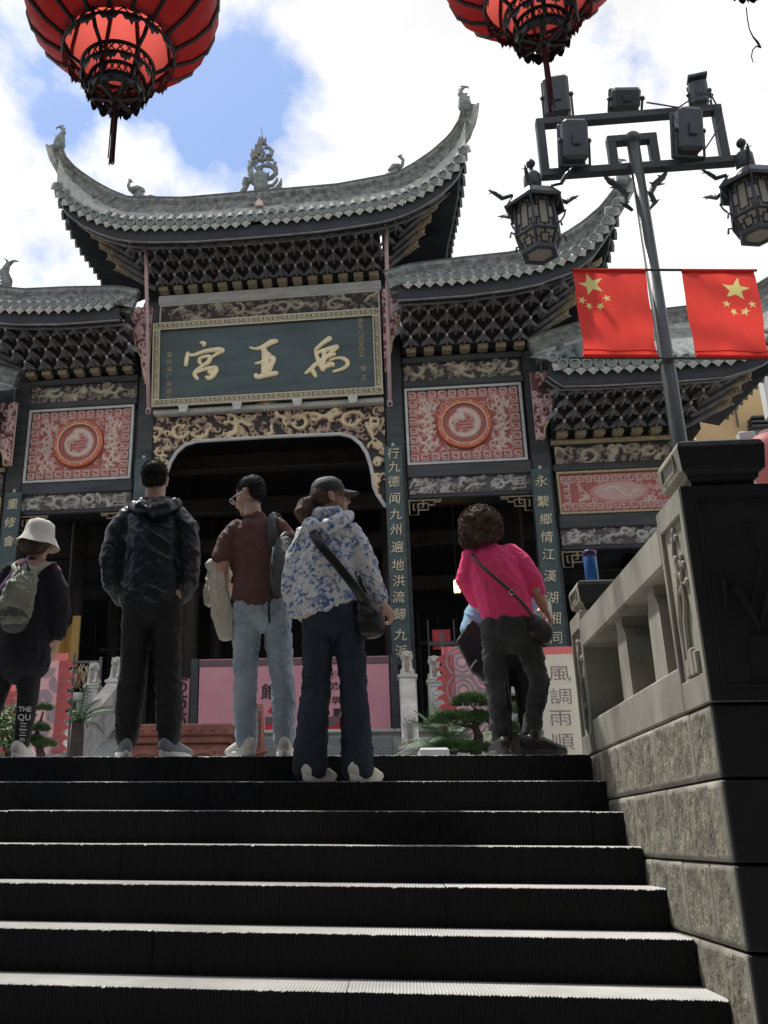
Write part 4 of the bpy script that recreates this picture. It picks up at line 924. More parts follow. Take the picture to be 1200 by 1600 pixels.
def brush(strokes, K_, ox, oy, name):
    b = MB()
    for st in strokes:
        pts = [((x-ox)*K_, -.04, -(y-oy)*K_) for x, y, r in st]; b.tube(pts, [(r*K_*.95, .022) for x, y, r in st], 10, side=None) if False else None
        # soften: resample with a catmull pass, discs joined to a flat ribbon with rounded ends
        P_ = [Vector((p[0], 0, p[2])) for p in pts]; R_ = [(q[2]*1.22+1.5)*K_ for q in st]
        Q = []; RR = []
        for i in range(len(P_)-1):
            p0, p1, p2, p3 = P_[max(i-1, 0)], P_[i], P_[i+1], P_[min(i+2, len(P_)-1)]
            for t in np.linspace(0, 1, 5)[:-1]:
                Q.append(.5*((2*p1)+(p2-p0)*t+(2*p0-5*p1+4*p2-p3)*t*t+(3*p1-p0-3*p2+p3)*t**3)); RR.append(lerp(R_[i], R_[i+1], t))
        Q.append(P_[-1]); RR.append(R_[-1])
        b.tube([Q[0]+(Q[0]-Q[1]).normalized()*RR[0]*.7]+Q+[Q[-1]+(Q[-1]-Q[-2]).normalized()*RR[-1]*.7], [(.012, RR[0]*.55)]+[(.026, r) for r in RR]+[(.012, RR[-1]*.55)], 10, side=(0, 1, 0))
    return b
GONG = [[(150, 98, 8), (172, 106, 12), (166, 124, 6)], [(64, 165, 10), (56, 205, 12), (50, 250, 10)], [(62, 172, 7), (100, 182, 9), (180, 160, 11), (265, 155, 15), (295, 164, 13)], [(292, 168, 12), (250, 188, 9), (222, 206, 7)],
        [(142, 205, 8), (140, 230, 10), (152, 248, 6)], [(146, 206, 8), (185, 196, 9), (212, 205, 11), (198, 238, 13), (165, 258, 9), (122, 290, 10), (110, 318, 12), (130, 350, 9)], [(118, 306, 8), (180, 284, 10), (250, 283, 14), (232, 330, 15), (205, 348, 13), (188, 338, 9)], [(205, 305, 12), (230, 312, 12)]]
WANG = [[(470, 128, 5), (510, 139, 8), (556, 130, 13), (608, 102, 17), (645, 96, 12)], [(560, 138, 13), (570, 195, 19), (570, 260, 22), (568, 318, 22)], [(508, 240, 7), (535, 236, 8), (560, 228, 10)], [(592, 205, 13), (622, 216, 15), (604, 268, 14), (586, 305, 14)], [(506, 316, 11), (520, 334, 13), (580, 322, 16), (642, 316, 13)], [(574, 172, 12), (600, 190, 10)]]
YU = [[(908, 142, 8), (950, 105, 11), (1002, 70, 15)], [(908, 152, 7), (916, 188, 10), (934, 235, 14), (956, 282, 13)], [(932, 158, 10), (998, 142, 14), (1050, 130, 11), (1030, 152, 10), (988, 188, 11), (962, 214, 11)], [(964, 150, 12), (962, 205, 13), (950, 255, 13)], [(938, 216, 9), (996, 188, 12), (1030, 180, 9)], [(842, 298, 7), (872, 276, 12), (900, 248, 12), (926, 232, 12)], [(885, 278, 12), (896, 300, 12), (906, 324, 8)], [(978, 262, 11), (1010, 246, 14), (1018, 258, 10)], [(1000, 218, 6), (1055, 207, 7), (1098, 222, 11), (1112, 250, 12), (1085, 280, 10), (1020, 298, 7)], [(958, 276, 10), (985, 250, 9), (990, 232, 7)], [(925, 160, 9), (918, 175, 9)]]
Kc = .62/(250/1)*1.0
for nm, st, cx, cy, px_ in (('GONG', GONG, 172, 228, (318.6, 563)), ('WANG', WANG, 565, 215, (413, 560)), ('YU', YU, 978, 190, (510, 555))):
    P0 = GP(px_[0], px_[1], -.34); zl = (P0[2]-6.70)/math.cos(tilt)
    brush(st, .00272, cx, cy, nm).build('gold_character', 'gold_leaf', board, True, (P0[0], -.03, zl))
for txt, x, z1, z0 in (('庚寅年八月廿四日', 1.68, 1.50, .75), ('曹丕', 1.70, .50, .33), ('重庆湖广会馆立', -1.72, .98, .16)):
    n = len(txt)
    for i, ch in enumerate(txt):
        o = obj('small_character', text_mesh(ch, 'small_character', 'gold_worn', .105, .003), board, (x, -.026, lerp(z1, z0, i/max(1, n-1)))); o.rotation_euler = (math.pi/2, 0, 0)
# clips under the board
for x in (-1.45, -.5, .55, 1.5):
    b = MB(); b.prism([(-.085, .0), (.085, .0), (.06, -.13), (-.06, -.13)], lambda a, c, d: (x+a, d, c), -.09, .0)
    for q in (-.03, .03): b.ball((x+q, -.09, -.05), .014, 6)
    b.build('board_clip', 'pale_trim', board)

# ================================================================== couplet boards hung on the columns
def couplet(s, z0, z1, chars, zs, label, w=.30, size=.205, v=-.06):
    t = thing('couplet_board', (0, 0, 0), 0, label, 'couplet board', 'couplet boards hung on the gate columns'); t.matrix_world = M_gate @ Matrix.Translation((s, v, 0))
    b = MB(); b.bbox(-w/2, w/2, -.05, .0, z0, z1, .012); b.build('board', 'plaque_green', t)
    b = MB(); b.lathe([(.02, 0), (.03, .03), (.01, .06)], (0, -.03, z1), 8); b.build('hanger', 'pale_trim', t)
    for ch, z in zip(chars, zs):
        o = obj('character', text_mesh(ch, 'character', 'gold_cream', size, .008, .0, .1), t, (rng.uniform(-.01, .01), -.058, z)); o.rotation_euler = (math.pi/2, rng.uniform(-.05, .05), 0)
zm = [GP(615+(y-709)*.028, y, -.1)[2] for y in (709, 730, 753, 779, 804, 828, 855, 883, 908, 933, 960, 992, 1018)]
couplet(2.145, GP(625, 1040, -.1)[2], 5.80, '行九德闻九州遍地洪流歸九派', zm, 'black couplet board with gold characters between the central opening and the right side opening')
couplet(-2.16, 2.05, 5.80, '', [], 'black couplet board on the column behind the man in the black hooded jacket')
zr = [GP(868, y, -.1)[2] for y in (751, 783, 811, 839, 866, 900, 934, 966, 997)]
couplet(4.50, 2.35, 5.27, '永繫鄉情江漢湖湘同', zr, 'black couplet board with gold characters right of the woman in pink')
zl_ = [GP(12, y, -.1)[2] for y in (788, 817, 846, 880, 915, 950)]
couplet(-4.47, 2.2, 5.28, '重修會', zl_[:3], 'black couplet board with gold characters at the left edge of the photo')
# ================================================================== terrace of the gate, its steps and balustrades
mat('red_clay', (.30, .12, .085), .75, .35, 5, .6, 30, bdist=.01)
mat('iron', (.05, .055, .06), .5, .3, 5)
mat('iron_grey', (.12, .13, .14), .45, .3, 5)
def gthing(name, s, v, z=0, label=None, cat=None, group=None):
    t = thing(name, (0, 0, 0), 0, label, cat, group); t.matrix_world = M_gate @ Matrix.Translation((s, v, z)); return t
ter = thing('gate_terrace'); ter['kind'] = 'structure'; ter.matrix_world = M_gate
b = MB(); b.box(-9, 9, -.62, 8, -.02, PLZ); b.build('terrace_wall', 'white_stone', ter)
for i in range(18): b = MB(); b.bbox(-9+i*1.0+.003, -8+i*1.0-.003, -.70, .2, PLZ+.001, PLZ+.05, .01); b.build('edge_slab', 'white_stone', ter)
st = thing('gate_steps'); st['kind'] = 'structure'; st.matrix_world = M_gate
for k in range(7):
    z = PLZ-.15*k-.10
    for x0, x1 in ((-1.97, -.66), (-.655, .66), (.665, 1.97)):
        b = MB(); b.bbox(x0, x1, -.68-.32*(k+1), -.66-.32*k+.04, z-.15, z-.001*k, .008); b.build('step_block', 'grey_slab', st)
# stone lions (joined shapes, one skin)
def lion_mesh():
    b = MB()
    b.loft([(0, .05, .09), (0, .0, .17), (0, -.03, .24)], [(.075, .10), (.07, .07), (.06, .06)], 12)
    b.loft([(0, -.05, .27), (0, -.085, .29)], [(.075, .07), (.05, .045)], 12)
    b.loft([(0, -.12, .27), (0, -.14, .265)], [(.035, .028), (.03, .02)], 10)
    for sx in (-1, 1):
        b.loft([(sx*.05, -.07, .19), (sx*.055, -.09, .1), (sx*.055, -.10, .02)], [(.026, .026), (.022, .022), (.028, .03)], 8)
        b.loft([(sx*.07, .05, .07), (sx*.075, -.03, .05), (sx*.075, -.05, .02)], [(.04, .05), (.035, .03), (.03, .025)], 8)
        b.ball((sx*.045, -.10, .31), .02, 6); b.loft([(sx*.06, -.04, .33), (sx*.075, -.04, .35)], [(.02, .012), (.01, .01)], 6)
    for k in range(26):
        a = 2*math.pi*k/13; r = .075 if k < 13 else .06; b.ball((r*math.cos(a), -.02+.035*(k >= 13), .275+r*math.sin(a)), .024, 6)
    b.bbox(-.10, .10, -.14, .14, -.01, .022, .005)
    b.ball((.055, -.13, .05), .035, 8); b.loft([(0, .12, .1), (0, .15, .2), (0, .12, .27)], [(.02, .02), (.03, .02), (.02, .02)], 8)
    return remesh(b, 'stone_lion', 'white_stone_warm', .008, 1, lambda c, n: .003*noise.noise(c*60))
lion_me = lion_mesh()
bcount = 0
def pale_post(t, s, v, z0, z1, w=.125):
    b = MB(); b.bbox(s-w, s+w, v-w, v+w, z0, z1, .012); b.bbox(s-w-.02, s+w+.02, v-w-.02, v+w+.02, z1-.05, z1, .01)
    pw = w-.03; b.tube([(s-pw, v-w-.001, z0+.08), (s-pw, v-w-.001, z1-.1), (s+pw, v-w-.001, z1-.1), (s+pw, v-w-.001, z0+.08), (s-pw, v-w-.001, z0+.08)], .012, 5)
    for k in range(7): c = curl(s, lerp(z0+.15, z1-.2, k/6), .05, k*1.3, .8, 8); b.tube([(x, v-w-.002, z) for x, z in c], .011, 5)
    b.build('post', 'white_stone', t); return obj('stone_lion', lion_me, t, (s, v, z1+.001))
def slope_bal(sx, label):
    t = gthing('stair_balustrade', 0, 0, 0, label, 'balustrade', 'stone balustrades on the gate terrace')
    pale_post(t, sx, -.72, PLZ+.052, 1.86); pale_post(t, sx, -3.20, 0, .62)
    f = lambda v: (-.80-v)/(2.32)*1.22       # drop along the flight
    P = lambda a, c, d: (sx+d, a, c)
    b = MB(); b.prism([(-.86, 1.80), (-.86, 1.62), (-3.08, .42), (-3.08, .60)], P, -.105, .105); b.build('sloping_rail', 'white_stone_warm', t)
    b = MB(); b.prism([(-.85, 1.60), (-.85, 1.12), (-3.07, -.0), (-3.07, .40)], P, -.05, .05)
    for q in (-1.4, -1.95, -2.5):
        z = 1.60-(-.85-q)*.54; b.prism([(q-.02, z), (q+.02, z), (q+.02, z-.45), (q-.02, z-.45)], P, -.075, .075)
    for v0 in (-1.1, -1.65, -2.2, -2.75):
        z = 1.36-(-.85-v0)*.54
        for sd in (-1, 1): b.tube([(sx+sd*.052, v0+.2, z+.25), (sx+sd*.052, v0-.2, z+.03), (sx+sd*.052, v0-.2, z-.26), (sx+sd*.052, v0+.2, z-.04), (sx+sd*.052, v0+.2, z+.25)], .012, 5)
    b.build('carved_side_panel', 'white_stone', t)
slope_bal(2.22, 'pale stone stair balustrade with lions below the long couplet board right of centre')
slope_bal(-2.22, 'pale stone stair balustrade sloping down beside the black-jacketed man, lion on its lower post')
def flat_bal(s0, s1, n, label):
    t = gthing('terrace_balustrade', 0, 0, 0, label, 'balustrade', 'stone balustrades on the gate terrace')
    w = (s1-s0)/n
    for i in range(n+1): pale_post(t, s0+w*i, -.60, PLZ+.052, 1.80, .11)
    for i in range(n):
        a, c = s0+w*i+.13, s0+w*(i+1)-.13
        b = MB(); b.bbox(a, c, -.68, -.52, 1.57, 1.70, .015); b.build('top_rail', 'white_stone', t)
        b = MB(); b.bbox(a, c, -.64, -.56, PLZ+.053, 1.40, .01); b.bbox(a, a+.12, -.65, -.55, 1.40, 1.57, .01); b.bbox(c-.12, c, -.65, -.55, 1.40, 1.57, .01); b.bbox((a+c)/2-.08, (a+c)/2+.08, -.65, -.55, 1.40, 1.57, .01)
        for x in (a+.22, c-.22): cc = curl(x, 1.23, .08, 0, 1.2, 12); b.tube([(q[0], -.643, q[1]) for q in cc], .012, 5)
        b.tube([(a+.06, -.642, 1.12), (a+.06, -.642, 1.36), (c-.06, -.642, 1.36), (c-.06, -.642, 1.12), (a+.06, -.642, 1.12)], .01, 5)
        b.build('carved_panel', 'white_stone', t)
flat_bal(2.62, 6.9, 3, 'white stone terrace balustrade behind the pink banner and the bonsai')
flat_bal(-6.9, -2.62, 3, 'white stone terrace balustrade at the left, below the iron railing')
# iron railing hung with dried wish ribbons
t = gthing('iron_railing', 0, 0, 0, 'grey iron railing hung with bunches of straw-coloured ribbons, left of centre', 'railing')
b = MB(); b.tube([(-4.95, -.35, 2.22), (-2.6, -.35, 2.22)], .025, 8); b.tube([(-4.95, -.35, 1.72), (-2.6, -.35, 1.72)], .02, 8); b.build('rail', 'iron_grey', t)
for s in np.arange(-4.95, -2.5, .78): b = MB(); b.tube([(s, -.35, PLZ), (s, -.35, 2.3)], .028, 8); b.build('upright', 'iron_grey', t)
mat('straw', (.50, .40, .26), .9, .4, 20); mat('straw_red', (.45, .16, .10), .9, .3, 9)
rb = gthing('ribbon_bunch', 0, 0, 0, 'tangle of straw-coloured and red wish ribbons tied to the iron railing', 'ribbons'); b = MB()
for k in range(240):
    f = rng.uniform(0, 1); s = lerp(-3.85, -2.75, f)+rng.normal(0, .03); z = 2.14+.08*max(0, (f-.75)*4)-rng.uniform(0, .2); l = rng.uniform(.08, .28)*(1.2 if .1 < f < .7 else .8)
    v = -.40-rng.uniform(0, .06); b.tube([(s, v, z), (s+rng.uniform(-.05, .05), v-.02, z-l*.5), (s+rng.uniform(-.08, .08), v, z-l)], rng.uniform(.006, .014), 4, 0 if rng.random() < .88 else 1)
for k in range(60): f = rng.uniform(0, 1); s = lerp(-3.9, -3.3, f); z = lerp(1.72, 2.05, f); b.tube([(s, -.45, z), (s+rng.uniform(-.05, .05), -.44, z-rng.uniform(.05, .2))], .01, 4)
b.build('ribbon_tangle', ['straw', 'straw_red'], rb)['kind'] = 'stuff'
b = MB(); b.tube([(-3.95, -.47, 1.60), (-3.4, -.47, 2.02)], .02, 6); b.build('pale_stick', 'white_stone', rb)

# ---------------- red clay altar trough in front of the gate steps
t = gthing('clay_altar', GP(288, 1150, -3.55)[0], -3.55, 0, 'low reddish carved clay altar behind the feet of the two standing men', 'altar')
mb = MB(); mb.bbox(-.58, .58, -.3, .3, .0, .62, .02); mb.build('body', 'red_clay', t)
mb = MB(); mb.bbox(-.64, .64, -.36, .36, .70, .84, .02); mb.bbox(-.61, .61, -.33, .33, .62, .70, .01)
for k in range(9): mb.ball((-.56+.14*k, -.362, .77), .022, 6)
mb.build('rim', 'red_clay', t)
H = hf_blank(1.14, .56, .018); hf_curls(H, 1.14, .56, 14, .08, .14, .02, (.6, 1)); hf_stroke(H, 1.14, .56, [(x, .42+.06*math.sin(x*9)) for x in np.linspace(0, 1.14, 40)], .02)
hf_mesh(H, 1.14, .56, .03, (-.57, .03)).build('carved_front', 'red_clay', t, True, (0, -.305, 0))
t = gthing('dragon_incense_stick', GP(409, 1150, -3.65)[0], -3.65, 0, 'thick brown incense stick carved with a coiling dragon, beside the pale shoe', 'incense')
b = MB(); b.tube([(0, 0, 0), (-.01, 0, .5), (-.035, 0, 1.08)], [.055, .05, .05], 12); b.build('stick', 'red_clay', t, True)
b = MB(); b.tube([(-.01+.075*math.cos(a), .07*math.sin(a), .28+a*.022) for a in np.linspace(0, 14, 50)], [.02+.012*math.sin(i*.8) for i in range(50)], 7)
for k in range(9): b.tube([(-.04+.01*(k % 2), -.055, .62+.045*k), (0, -.062, .64+.045*k), (-.02, -.06, .60+.045*k)], .008, 4)
b.build('carved_dragon', 'red_clay', t, True)

# ================================================================== boards and banners in front of the hall
mat('banner_pink', (.86, .40, .45), .55, .10, 2, .1, 8, spec=.4, trans=((.7, .25, .3), .2))
mat('banner_top', (.16, .10, .11), .6, .2, 3)
mat('banner_ink', (.04, .025, .03), .6)
mat('banner_red', (.62, .03, .05), .5)
mat('flag_rose', (.72, .20, .20), .7, .12, 4, trans=((.8, .2, .2), .35))
mat('flag_pale', (.66, .40, .43), .7, .10, 4, trans=((.7, .4, .42), .35))
mat('flag_grey', (.50, .36, .40), .7, .08, 4)
mat('flag_cream', (.68, .65, .57), .8, .08, 3, .2, 30, trans=((.7, .66, .55), .35))
mat('clerical_ink', (.40, .28, .31), .7, .1, 8)
mat('pole_steel', (.09, .10, .11), .4, .2, 5)
p0 = GP(309, 1142, -.25); p1 = GP(611, 1147, -.25); zt = GP(312, 1032, -.25)[2]
t = gthing('pink_signboard', 0, -.25, 0, 'wide pink board with black writing standing in the central opening', 'signboard')
s0, s1, z0, z1 = p0[0], p1[0], 1.10, zt
b = MB(); b.box(s0, s1, 0, .03, z0, z1-.10); b.build('board', 'banner_pink', t)
b = MB(); b.bbox(s0-.01, s1+.01, -.012, .05, z1-.10, z1, .004, 0); b.build('top_bar', 'banner_top', t)
b = MB(); b.box(s0, s1, -.013, .051, z1, z1+.012); b.build('top_edge', 'banner_pink', t)
for a_ in (s1+.02, s0-.14): b = MB(); b.bbox(a_, a_+.12, .0, .14, PLZ, z1+.03, .01); b.build('stand', 'iron', t)
for ch, x, y, sz, dx in (('湖', 437, 1060, .34, 0), ('會', 437, 1098, .26, 0), ('館', 420, 1080, .26, 0), ('传', 523, 1055, .13, 0), ('承', 523, 1072, .13, 0), ('华', 524, 1094, .13, 0), ('夏', 526, 1114, .15, 0), ('文', 527, 1131, .13, 0)):
    q = GP(x, y, -.27); o = obj('character', text_mesh(ch, 'character', 'banner_ink', sz, .002, .003, .1), t, (q[0], -.004, q[2])); o.rotation_euler = (math.pi/2, 0, 0)
b = MB(); P = lambda a, c, d: (a, d, c)
def Q(x, y): q = GP(x, y, -.27); return (q[0], q[2])
b.prism([Q(414, 1120), Q(430, 1120), Q(430, 1143), Q(414, 1143)], P, -.006, -.002); b.prism([Q(506, 1130), Q(533, 1118), Q(533, 1146), Q(506, 1146)], P, -.006, -.002); b.prism([Q(417, 1112), Q(424, 1104), Q(436, 1108), Q(431, 1118)], P, -.006, -.002)
b.build('red_patch', 'banner_red', t)
b = MB(); b.prism([Q(414, 1120), Q(430, 1120), Q(432, 1131), Q(414, 1131)], P, -.012, -.0065); b.prism([Q(506, 1120), Q(534, 1120), Q(526, 1133), Q(506, 1138)], P, -.012, -.0065); b.build('drawn_roof', 'banner_top', t)
# two narrow pink boards with black scrolls left of it
for i, (x0, x1, y0, y1, lab) in enumerate(((222, 229, 1062, 1140, 'narrow pink board with black scrollwork left of the dark column behind the jacketed man'), (271, 296, 1060, 1141, 'pink board with black scrollwork between the dark column and the wide pink board'))):
    a = GP(x0-(8 if i == 0 else 0), y1, .6); c = GP(x1, y0, .6); t = gthing('scroll_board', 0, .6, 0, lab, 'board'); w = c[0]-a[0]; h = c[2]-a[2]
    b = MB(); b.box(a[0], c[0], 0, .03, a[2], c[2]); b.build('board', 'banner_pink', t)
    b = MB(); n = 3
    for k in range(n):
        cc = curl((a[0]+c[0])/2, a[2]+h*(k+.5)/n, w*.33, 1.5, 1.4, 16, .8); b.tube([(q[0], -.003, q[1]) for q in cc], (.004, .022), 6, side=(0, 1, 0))
        b.tube([((a[0]+c[0])/2-w*.38, -.003, a[2]+h*(k+1)/n-.02), ((a[0]+c[0])/2+w*.38, -.003, a[2]+h*(k+1)/n-.02)], (.004, .018), 6, side=(0, 1, 0))
    b.build('scrollwork', 'banner_ink', t)
# yellow panels inside the left opening
mat('ochre', (.55, .33, .09), .6, .15, 3)
t = gthing('ochre_screen', 0, 0, 0, 'folded ochre yellow screen inside the left side opening', 'screen')
a = GP(126, 962, .9); c = GP(108, 1042, .9); b = MB(); b.box(c[0]+.0, a[0], .9, .94, c[2], a[2]); b.build('panel', 'ochre', t)
b = MB(); b.add([(c[0]-.22, 1.2, c[2]), (c[0], .92, c[2]), (c[0], .92, a[2]-.1), (c[0]-.22, 1.2, a[2]-.2)], [(0, 1, 2, 3)]); b.add([(c[0]-.22, 1.2, c[2]), (c[0]-.42, .95, c[2]), (c[0]-.42, .95, a[2]-.25), (c[0]-.22, 1.2, a[2]-.2)], [(0, 1, 2, 3)]); b.build('panel', 'ochre', t)

def wl(x, y, Y): return onY(x, y, Y)
def cloth_flag(name, label, Y, x0, x1, y0, y1, tooth_side, pat, top_h=.06, group=None, ink=None, cream=False, xb0=None, xb1=None, poles=()):
    t = thing(name, (0, Y, 0), 0, label, 'banner', group)
    A = wl(x0, y0, Y); B = wl(x1, y0, Y); C0 = wl(xb0 if xb0 is not None else x0, y1, Y); zt, zb = A.z, C0.z; xa, xb = A.x, B.x
    w, h = xb-xa, zt-zb; f = lambda x, z: .02*math.sin(x*7)+.012*math.sin(z*5+x*3)
    b = MB(); b.grid(lambda u, q: (xa+w*u, f(xa+w*u, zt-h*q), zt-top_h-(h-top_h)*q), 16, 24); b.build('cloth', 'flag_cream' if cream else 'flag_pale', t, True)
    b = MB(); b.grid(lambda u, q: (xa+w*u-.0, f(xa+w*u, zt)-.004, zt-(top_h)*q), 16, 2); b.build('top_hem', 'flag_rose', t, True)
    if tooth_side:
        sx = -1 if tooth_side == 'L' else 1; x_ = xa if sx < 0 else xb; b = MB(); n = 9
        for k in range(n):
            z_ = zt-top_h-(h-top_h)*(k/n); d = (h-top_h)/n
            b.prism([(x_-sx*.10, z_-.004), (x_+sx*.0, z_-.004), (x_+sx*.045, z_-d*.35), (x_+sx*.075, z_-d*.78), (x_+sx*.03, z_-d*.70), (x_-sx*.0, z_-d*.995), (x_-sx*.10, z_-d*.995)], lambda a_, c_, d_: (a_, f(a_, c_)-.008+d_, c_), 0, .003)
        b.build('flame_edge', 'flag_rose', t)
    if pat:
        b = MB()
        for k in range(pat):
            cx = xa+w*(.3+.4*(k % 2)); cz = zt-top_h-(h-top_h)*(k+.5)/pat
            for r in (.13, .085, .045):
                cc = curl(cx, cz, r*w/.5, k*2.1, .85, 14, .85, 1 if k % 2 else -1); cc = [q for q in cc if xa+.02 < q[0] < xb-.02]
                if len(cc) > 1: b.tube([(q[0], f(q[0], q[1])-.006, q[1]) for q in cc], (.002, .014), 5, side=(0, 1, 0))
        b.build('printed_scrolls', 'flag_grey', t)
    if ink:
        b0 = len(ink)
        for k, (ch, x, y, s) in enumerate(ink):
            q = wl(x, y, Y-.03); o = obj('character', text_mesh(ch, 'character', 'clerical_ink', s, .001, .0), t, (q.x, -.03+f(q.x, q.z)*.5, q.z)); o.rotation_euler = (math.pi/2, 0, 0); o.scale = (1.35, 1, 1)
    for (xp, yt) in poles:
        q = wl(xp, yt, Y); b = MB(); b.tube([(q.x, .03, 0), (q.x, .03, q.z)], .012, 8); b.build('pole', 'pole_steel', t)
    return t
cloth_flag('pink_banner', 'pink banner with flame-shaped edge hanging behind the woman with the backpack', 9.2, 58, 108, 1021, 1178, 'R', 6, .07, poles=((116, 1020),))
cloth_flag('pink_banner', 'pink flame-edged banner at the far left edge behind plants', 9.2, -40, 26, 1070, 1182, 'R', 4, .07, poles=((8, 1062),))
cloth_flag('pink_banner', 'pink banner with flame-shaped edge behind the bonsai pine', 8.6, 690, 790, 1011, 1160, 'L', 6, .07, poles=((690, 985),))
cloth_flag('lettered_banner', 'cream banner with four mauve characters and red top hem beside the stair wall', 8.6, 838, 906, 1012, 1185, None, 0, .065, cream=True,
           ink=(('風', 874, 1053, .15), ('調', 876, 1088, .15), ('雨', 876, 1122, .15), ('順', 879, 1159, .15)))
b = MB(); q0 = wl(838, 1080, 8.6); b.box(q0.x-.03, q0.x+.005, 8.59, 8.6, .2, 1.2); o = b.build('red_edge', 'flag_rose', bpy.data.objects['lettered_banner']); o.location = (0, -8.6, 0)

# ================================================================== planting
mat('pine_leaf', (.035, .085, .035), .7, c2=(.12, .22, .07), vscale=6)
mat('pine_leaf_light', (.10, .17, .06), .7, c2=(.24, .33, .13), vscale=6)
mat('cycad_leaf', (.04, .09, .045), .6, c2=(.10, .18, .08), vscale=4)
mat('bark', (.07, .055, .045), .9, .3, 20, .8, 60)
mat('planter_white', (.62, .62, .60), .7, .1, 3)
def pine_pad(b, c, rx, ry, rz, n):
    for k in range(n):
        u = rng.normal(size=3); u /= np.linalg.norm(u); u[2] = abs(u[2])*.9-.25; rr_ = rng.uniform(.75, 1.0)*(1+.18*noise.noise(Vector((u[0]*3, u[1]*3, c[0]*5))))
        p = Vector((c[0]+u[0]*rx*rr_, c[1]+u[1]*ry*rr_, c[2]+u[2]*rz*rr_)); d = Vector((u[0], u[1], abs(u[2])+.5+rng.uniform(-.2, .3))).normalized(); l = rng.uniform(.03, .055); mi = 1 if (u[2] > .3 and rng.random() < .75) else 0
        for q in range(3):
            a = Vector(rng.normal(size=3)).normalized(); e = (d+a*.45).normalized(); sd = e.cross(a).normalized()*.004
            b.add([p-sd, p+sd, p+e*l], [(0, 1, 2)], mi)
def bonsai(label, Y, trunk, pads, name='bonsai_pine', pot=None):
    t = thing(name, (0, 0, 0), 0, label, 'bonsai tree'); b = MB()
    T_ = [wl(x, y, Y) for x, y in trunk]; b.tube(T_, [lerp(.05, .022, i/(len(T_)-1)) for i in range(len(T_))], 8)
    for x, y, rx, rz in pads:
        c = wl(x, y, Y); j = min(T_, key=lambda q: (q-c).length); b.tube([j, (j+c)/2+Vector((0, 0, -.02)), c+Vector((0, 0, -.02))], [.02, .014, .008], 6)
    b.build('trunk', 'bark', t, True); b = MB()
    k_ = Y/1488
    for x, y, rx, rz in pads: c = wl(x, y, Y); pine_pad(b, c, rx*k_, rx*k_*.8, rz*k_, int(2.2*rx*rz)+200)
    b.build('needle_pads', ['pine_leaf', 'pine_leaf_light'], t); return t
bonsai('bonsai pine with flat clipped pads beside the woman in pink', 7.6, [(742, 1210), (744, 1170), (748, 1150), (742, 1135), (752, 1118)],
       [(738, 1098, 30, 16), (712, 1126, 38, 15), (752, 1124, 26, 13), (712, 1170, 36, 12), (748, 1172, 26, 10), (800, 1112, 18, 11), (790, 1140, 20, 12)])
bonsai('small bonsai in front of the pink banner at the left', 8.2, [(65, 1200), (64, 1180), (60, 1165), (56, 1150)], [(62, 1140, 14, 9), (54, 1158, 13, 8), (68, 1108, 13, 6), (70, 1164, 16, 9)], 'bonsai_pine')
def cycad(label, Y, x, y, n, L_, cat='plant', name='cycad', el=(.2, 1.2), az=(0, 6.28)):
    t = thing(name, (0, 0, 0), 0, label, cat); c = wl(x, y, Y); b = MB(); b.tube([(c.x, c.y, -.0), (c.x, c.y, c.z)], [.09, .07], 8); b.build('stem', 'bark', t)
    for k in range(n):
        a = lerp(az[0], az[1], (k+rng.random()*.5)/n); e = rng.uniform(*el); b = MB(); sp = []
        for q in np.linspace(0, 1, 9): sp.append(Vector((c.x+math.cos(a)*math.cos(e)*L_*q, c.y+math.sin(a)*math.cos(e)*L_*q, c.z+math.sin(e)*L_*q-.55*L_*q*q*math.cos(e))))
        b.tube(sp, .005, 4)
        for i in range(1, 9):
            for f in (0, .33, .66):
                p = sp[i-1].lerp(sp[i], f); tv = (sp[i]-sp[i-1]).normalized(); sd = tv.cross(Vector((0, 0, 1))).normalized(); ll = .13*math.sin(math.pi*min(1, (i+f)/9*.9+.08))
                for s_ in (-1, 1): b.add([p-tv*.007, p+tv*.007, p+(sd*s_+tv*.5+Vector((0, 0, -.25))).normalized()*ll], [(0, 1, 2)])
        b.build('frond', 'cycad_leaf', t)
cycad('cycad with feathery dark fronds between the stair lion and the bonsai pine', 8.3, 700, 1165, 22, .52)
cycad('cycad fronds behind the right leg of the woman in pink', 8.0, 800, 1150, 16, .42)
cycad('arching fern-like plant behind the left stair rail', 10.2, 122, 1130, 16, .6)
def leafy(label, Y, x, y, rx, rz, n, name='leafy_shrub'):
    t = thing(name, (0, 0, 0), 0, label, 'shrub'); c = wl(x, y, Y); k_ = Y/1488; b = MB()
    for k in range(n):
        p = Vector((c.x+rng.normal()*rx*k_*.5, Y+rng.normal()*.15, c.z+rng.normal()*rz*k_*.5)); a = Vector(rng.normal(size=3)).normalized(); s_ = a.cross(Vector((.3, .1, 1))).normalized()*.02
        b.add([p-s_*.6, p+a*.03+s_*.3, p+a*.07, p+a*.03-s_*1.3], [(0, 1, 2, 3)], int(rng.random() < .35))
    b.build('foliage', ['pine_leaf', 'pine_leaf_light'], t); b = MB(); b.tube([(c.x, Y, 0), (c.x+.03, Y, c.z)], .02, 6); b.tube([(c.x, Y, c.z*.5), (c.x-.1, Y, c.z+.1)], .012, 5); b.build('stem', 'bark', t)
leafy('loose green shrub at the left edge of the upper court', 8.6, 14, 1142, 26, 38, 700)
t = thing('planter_box', (0, 0, 0), 0, 'plain white planter box at the top of the steps beside the bonsai', 'planter'); c = wl(677, 1168, 7.3)
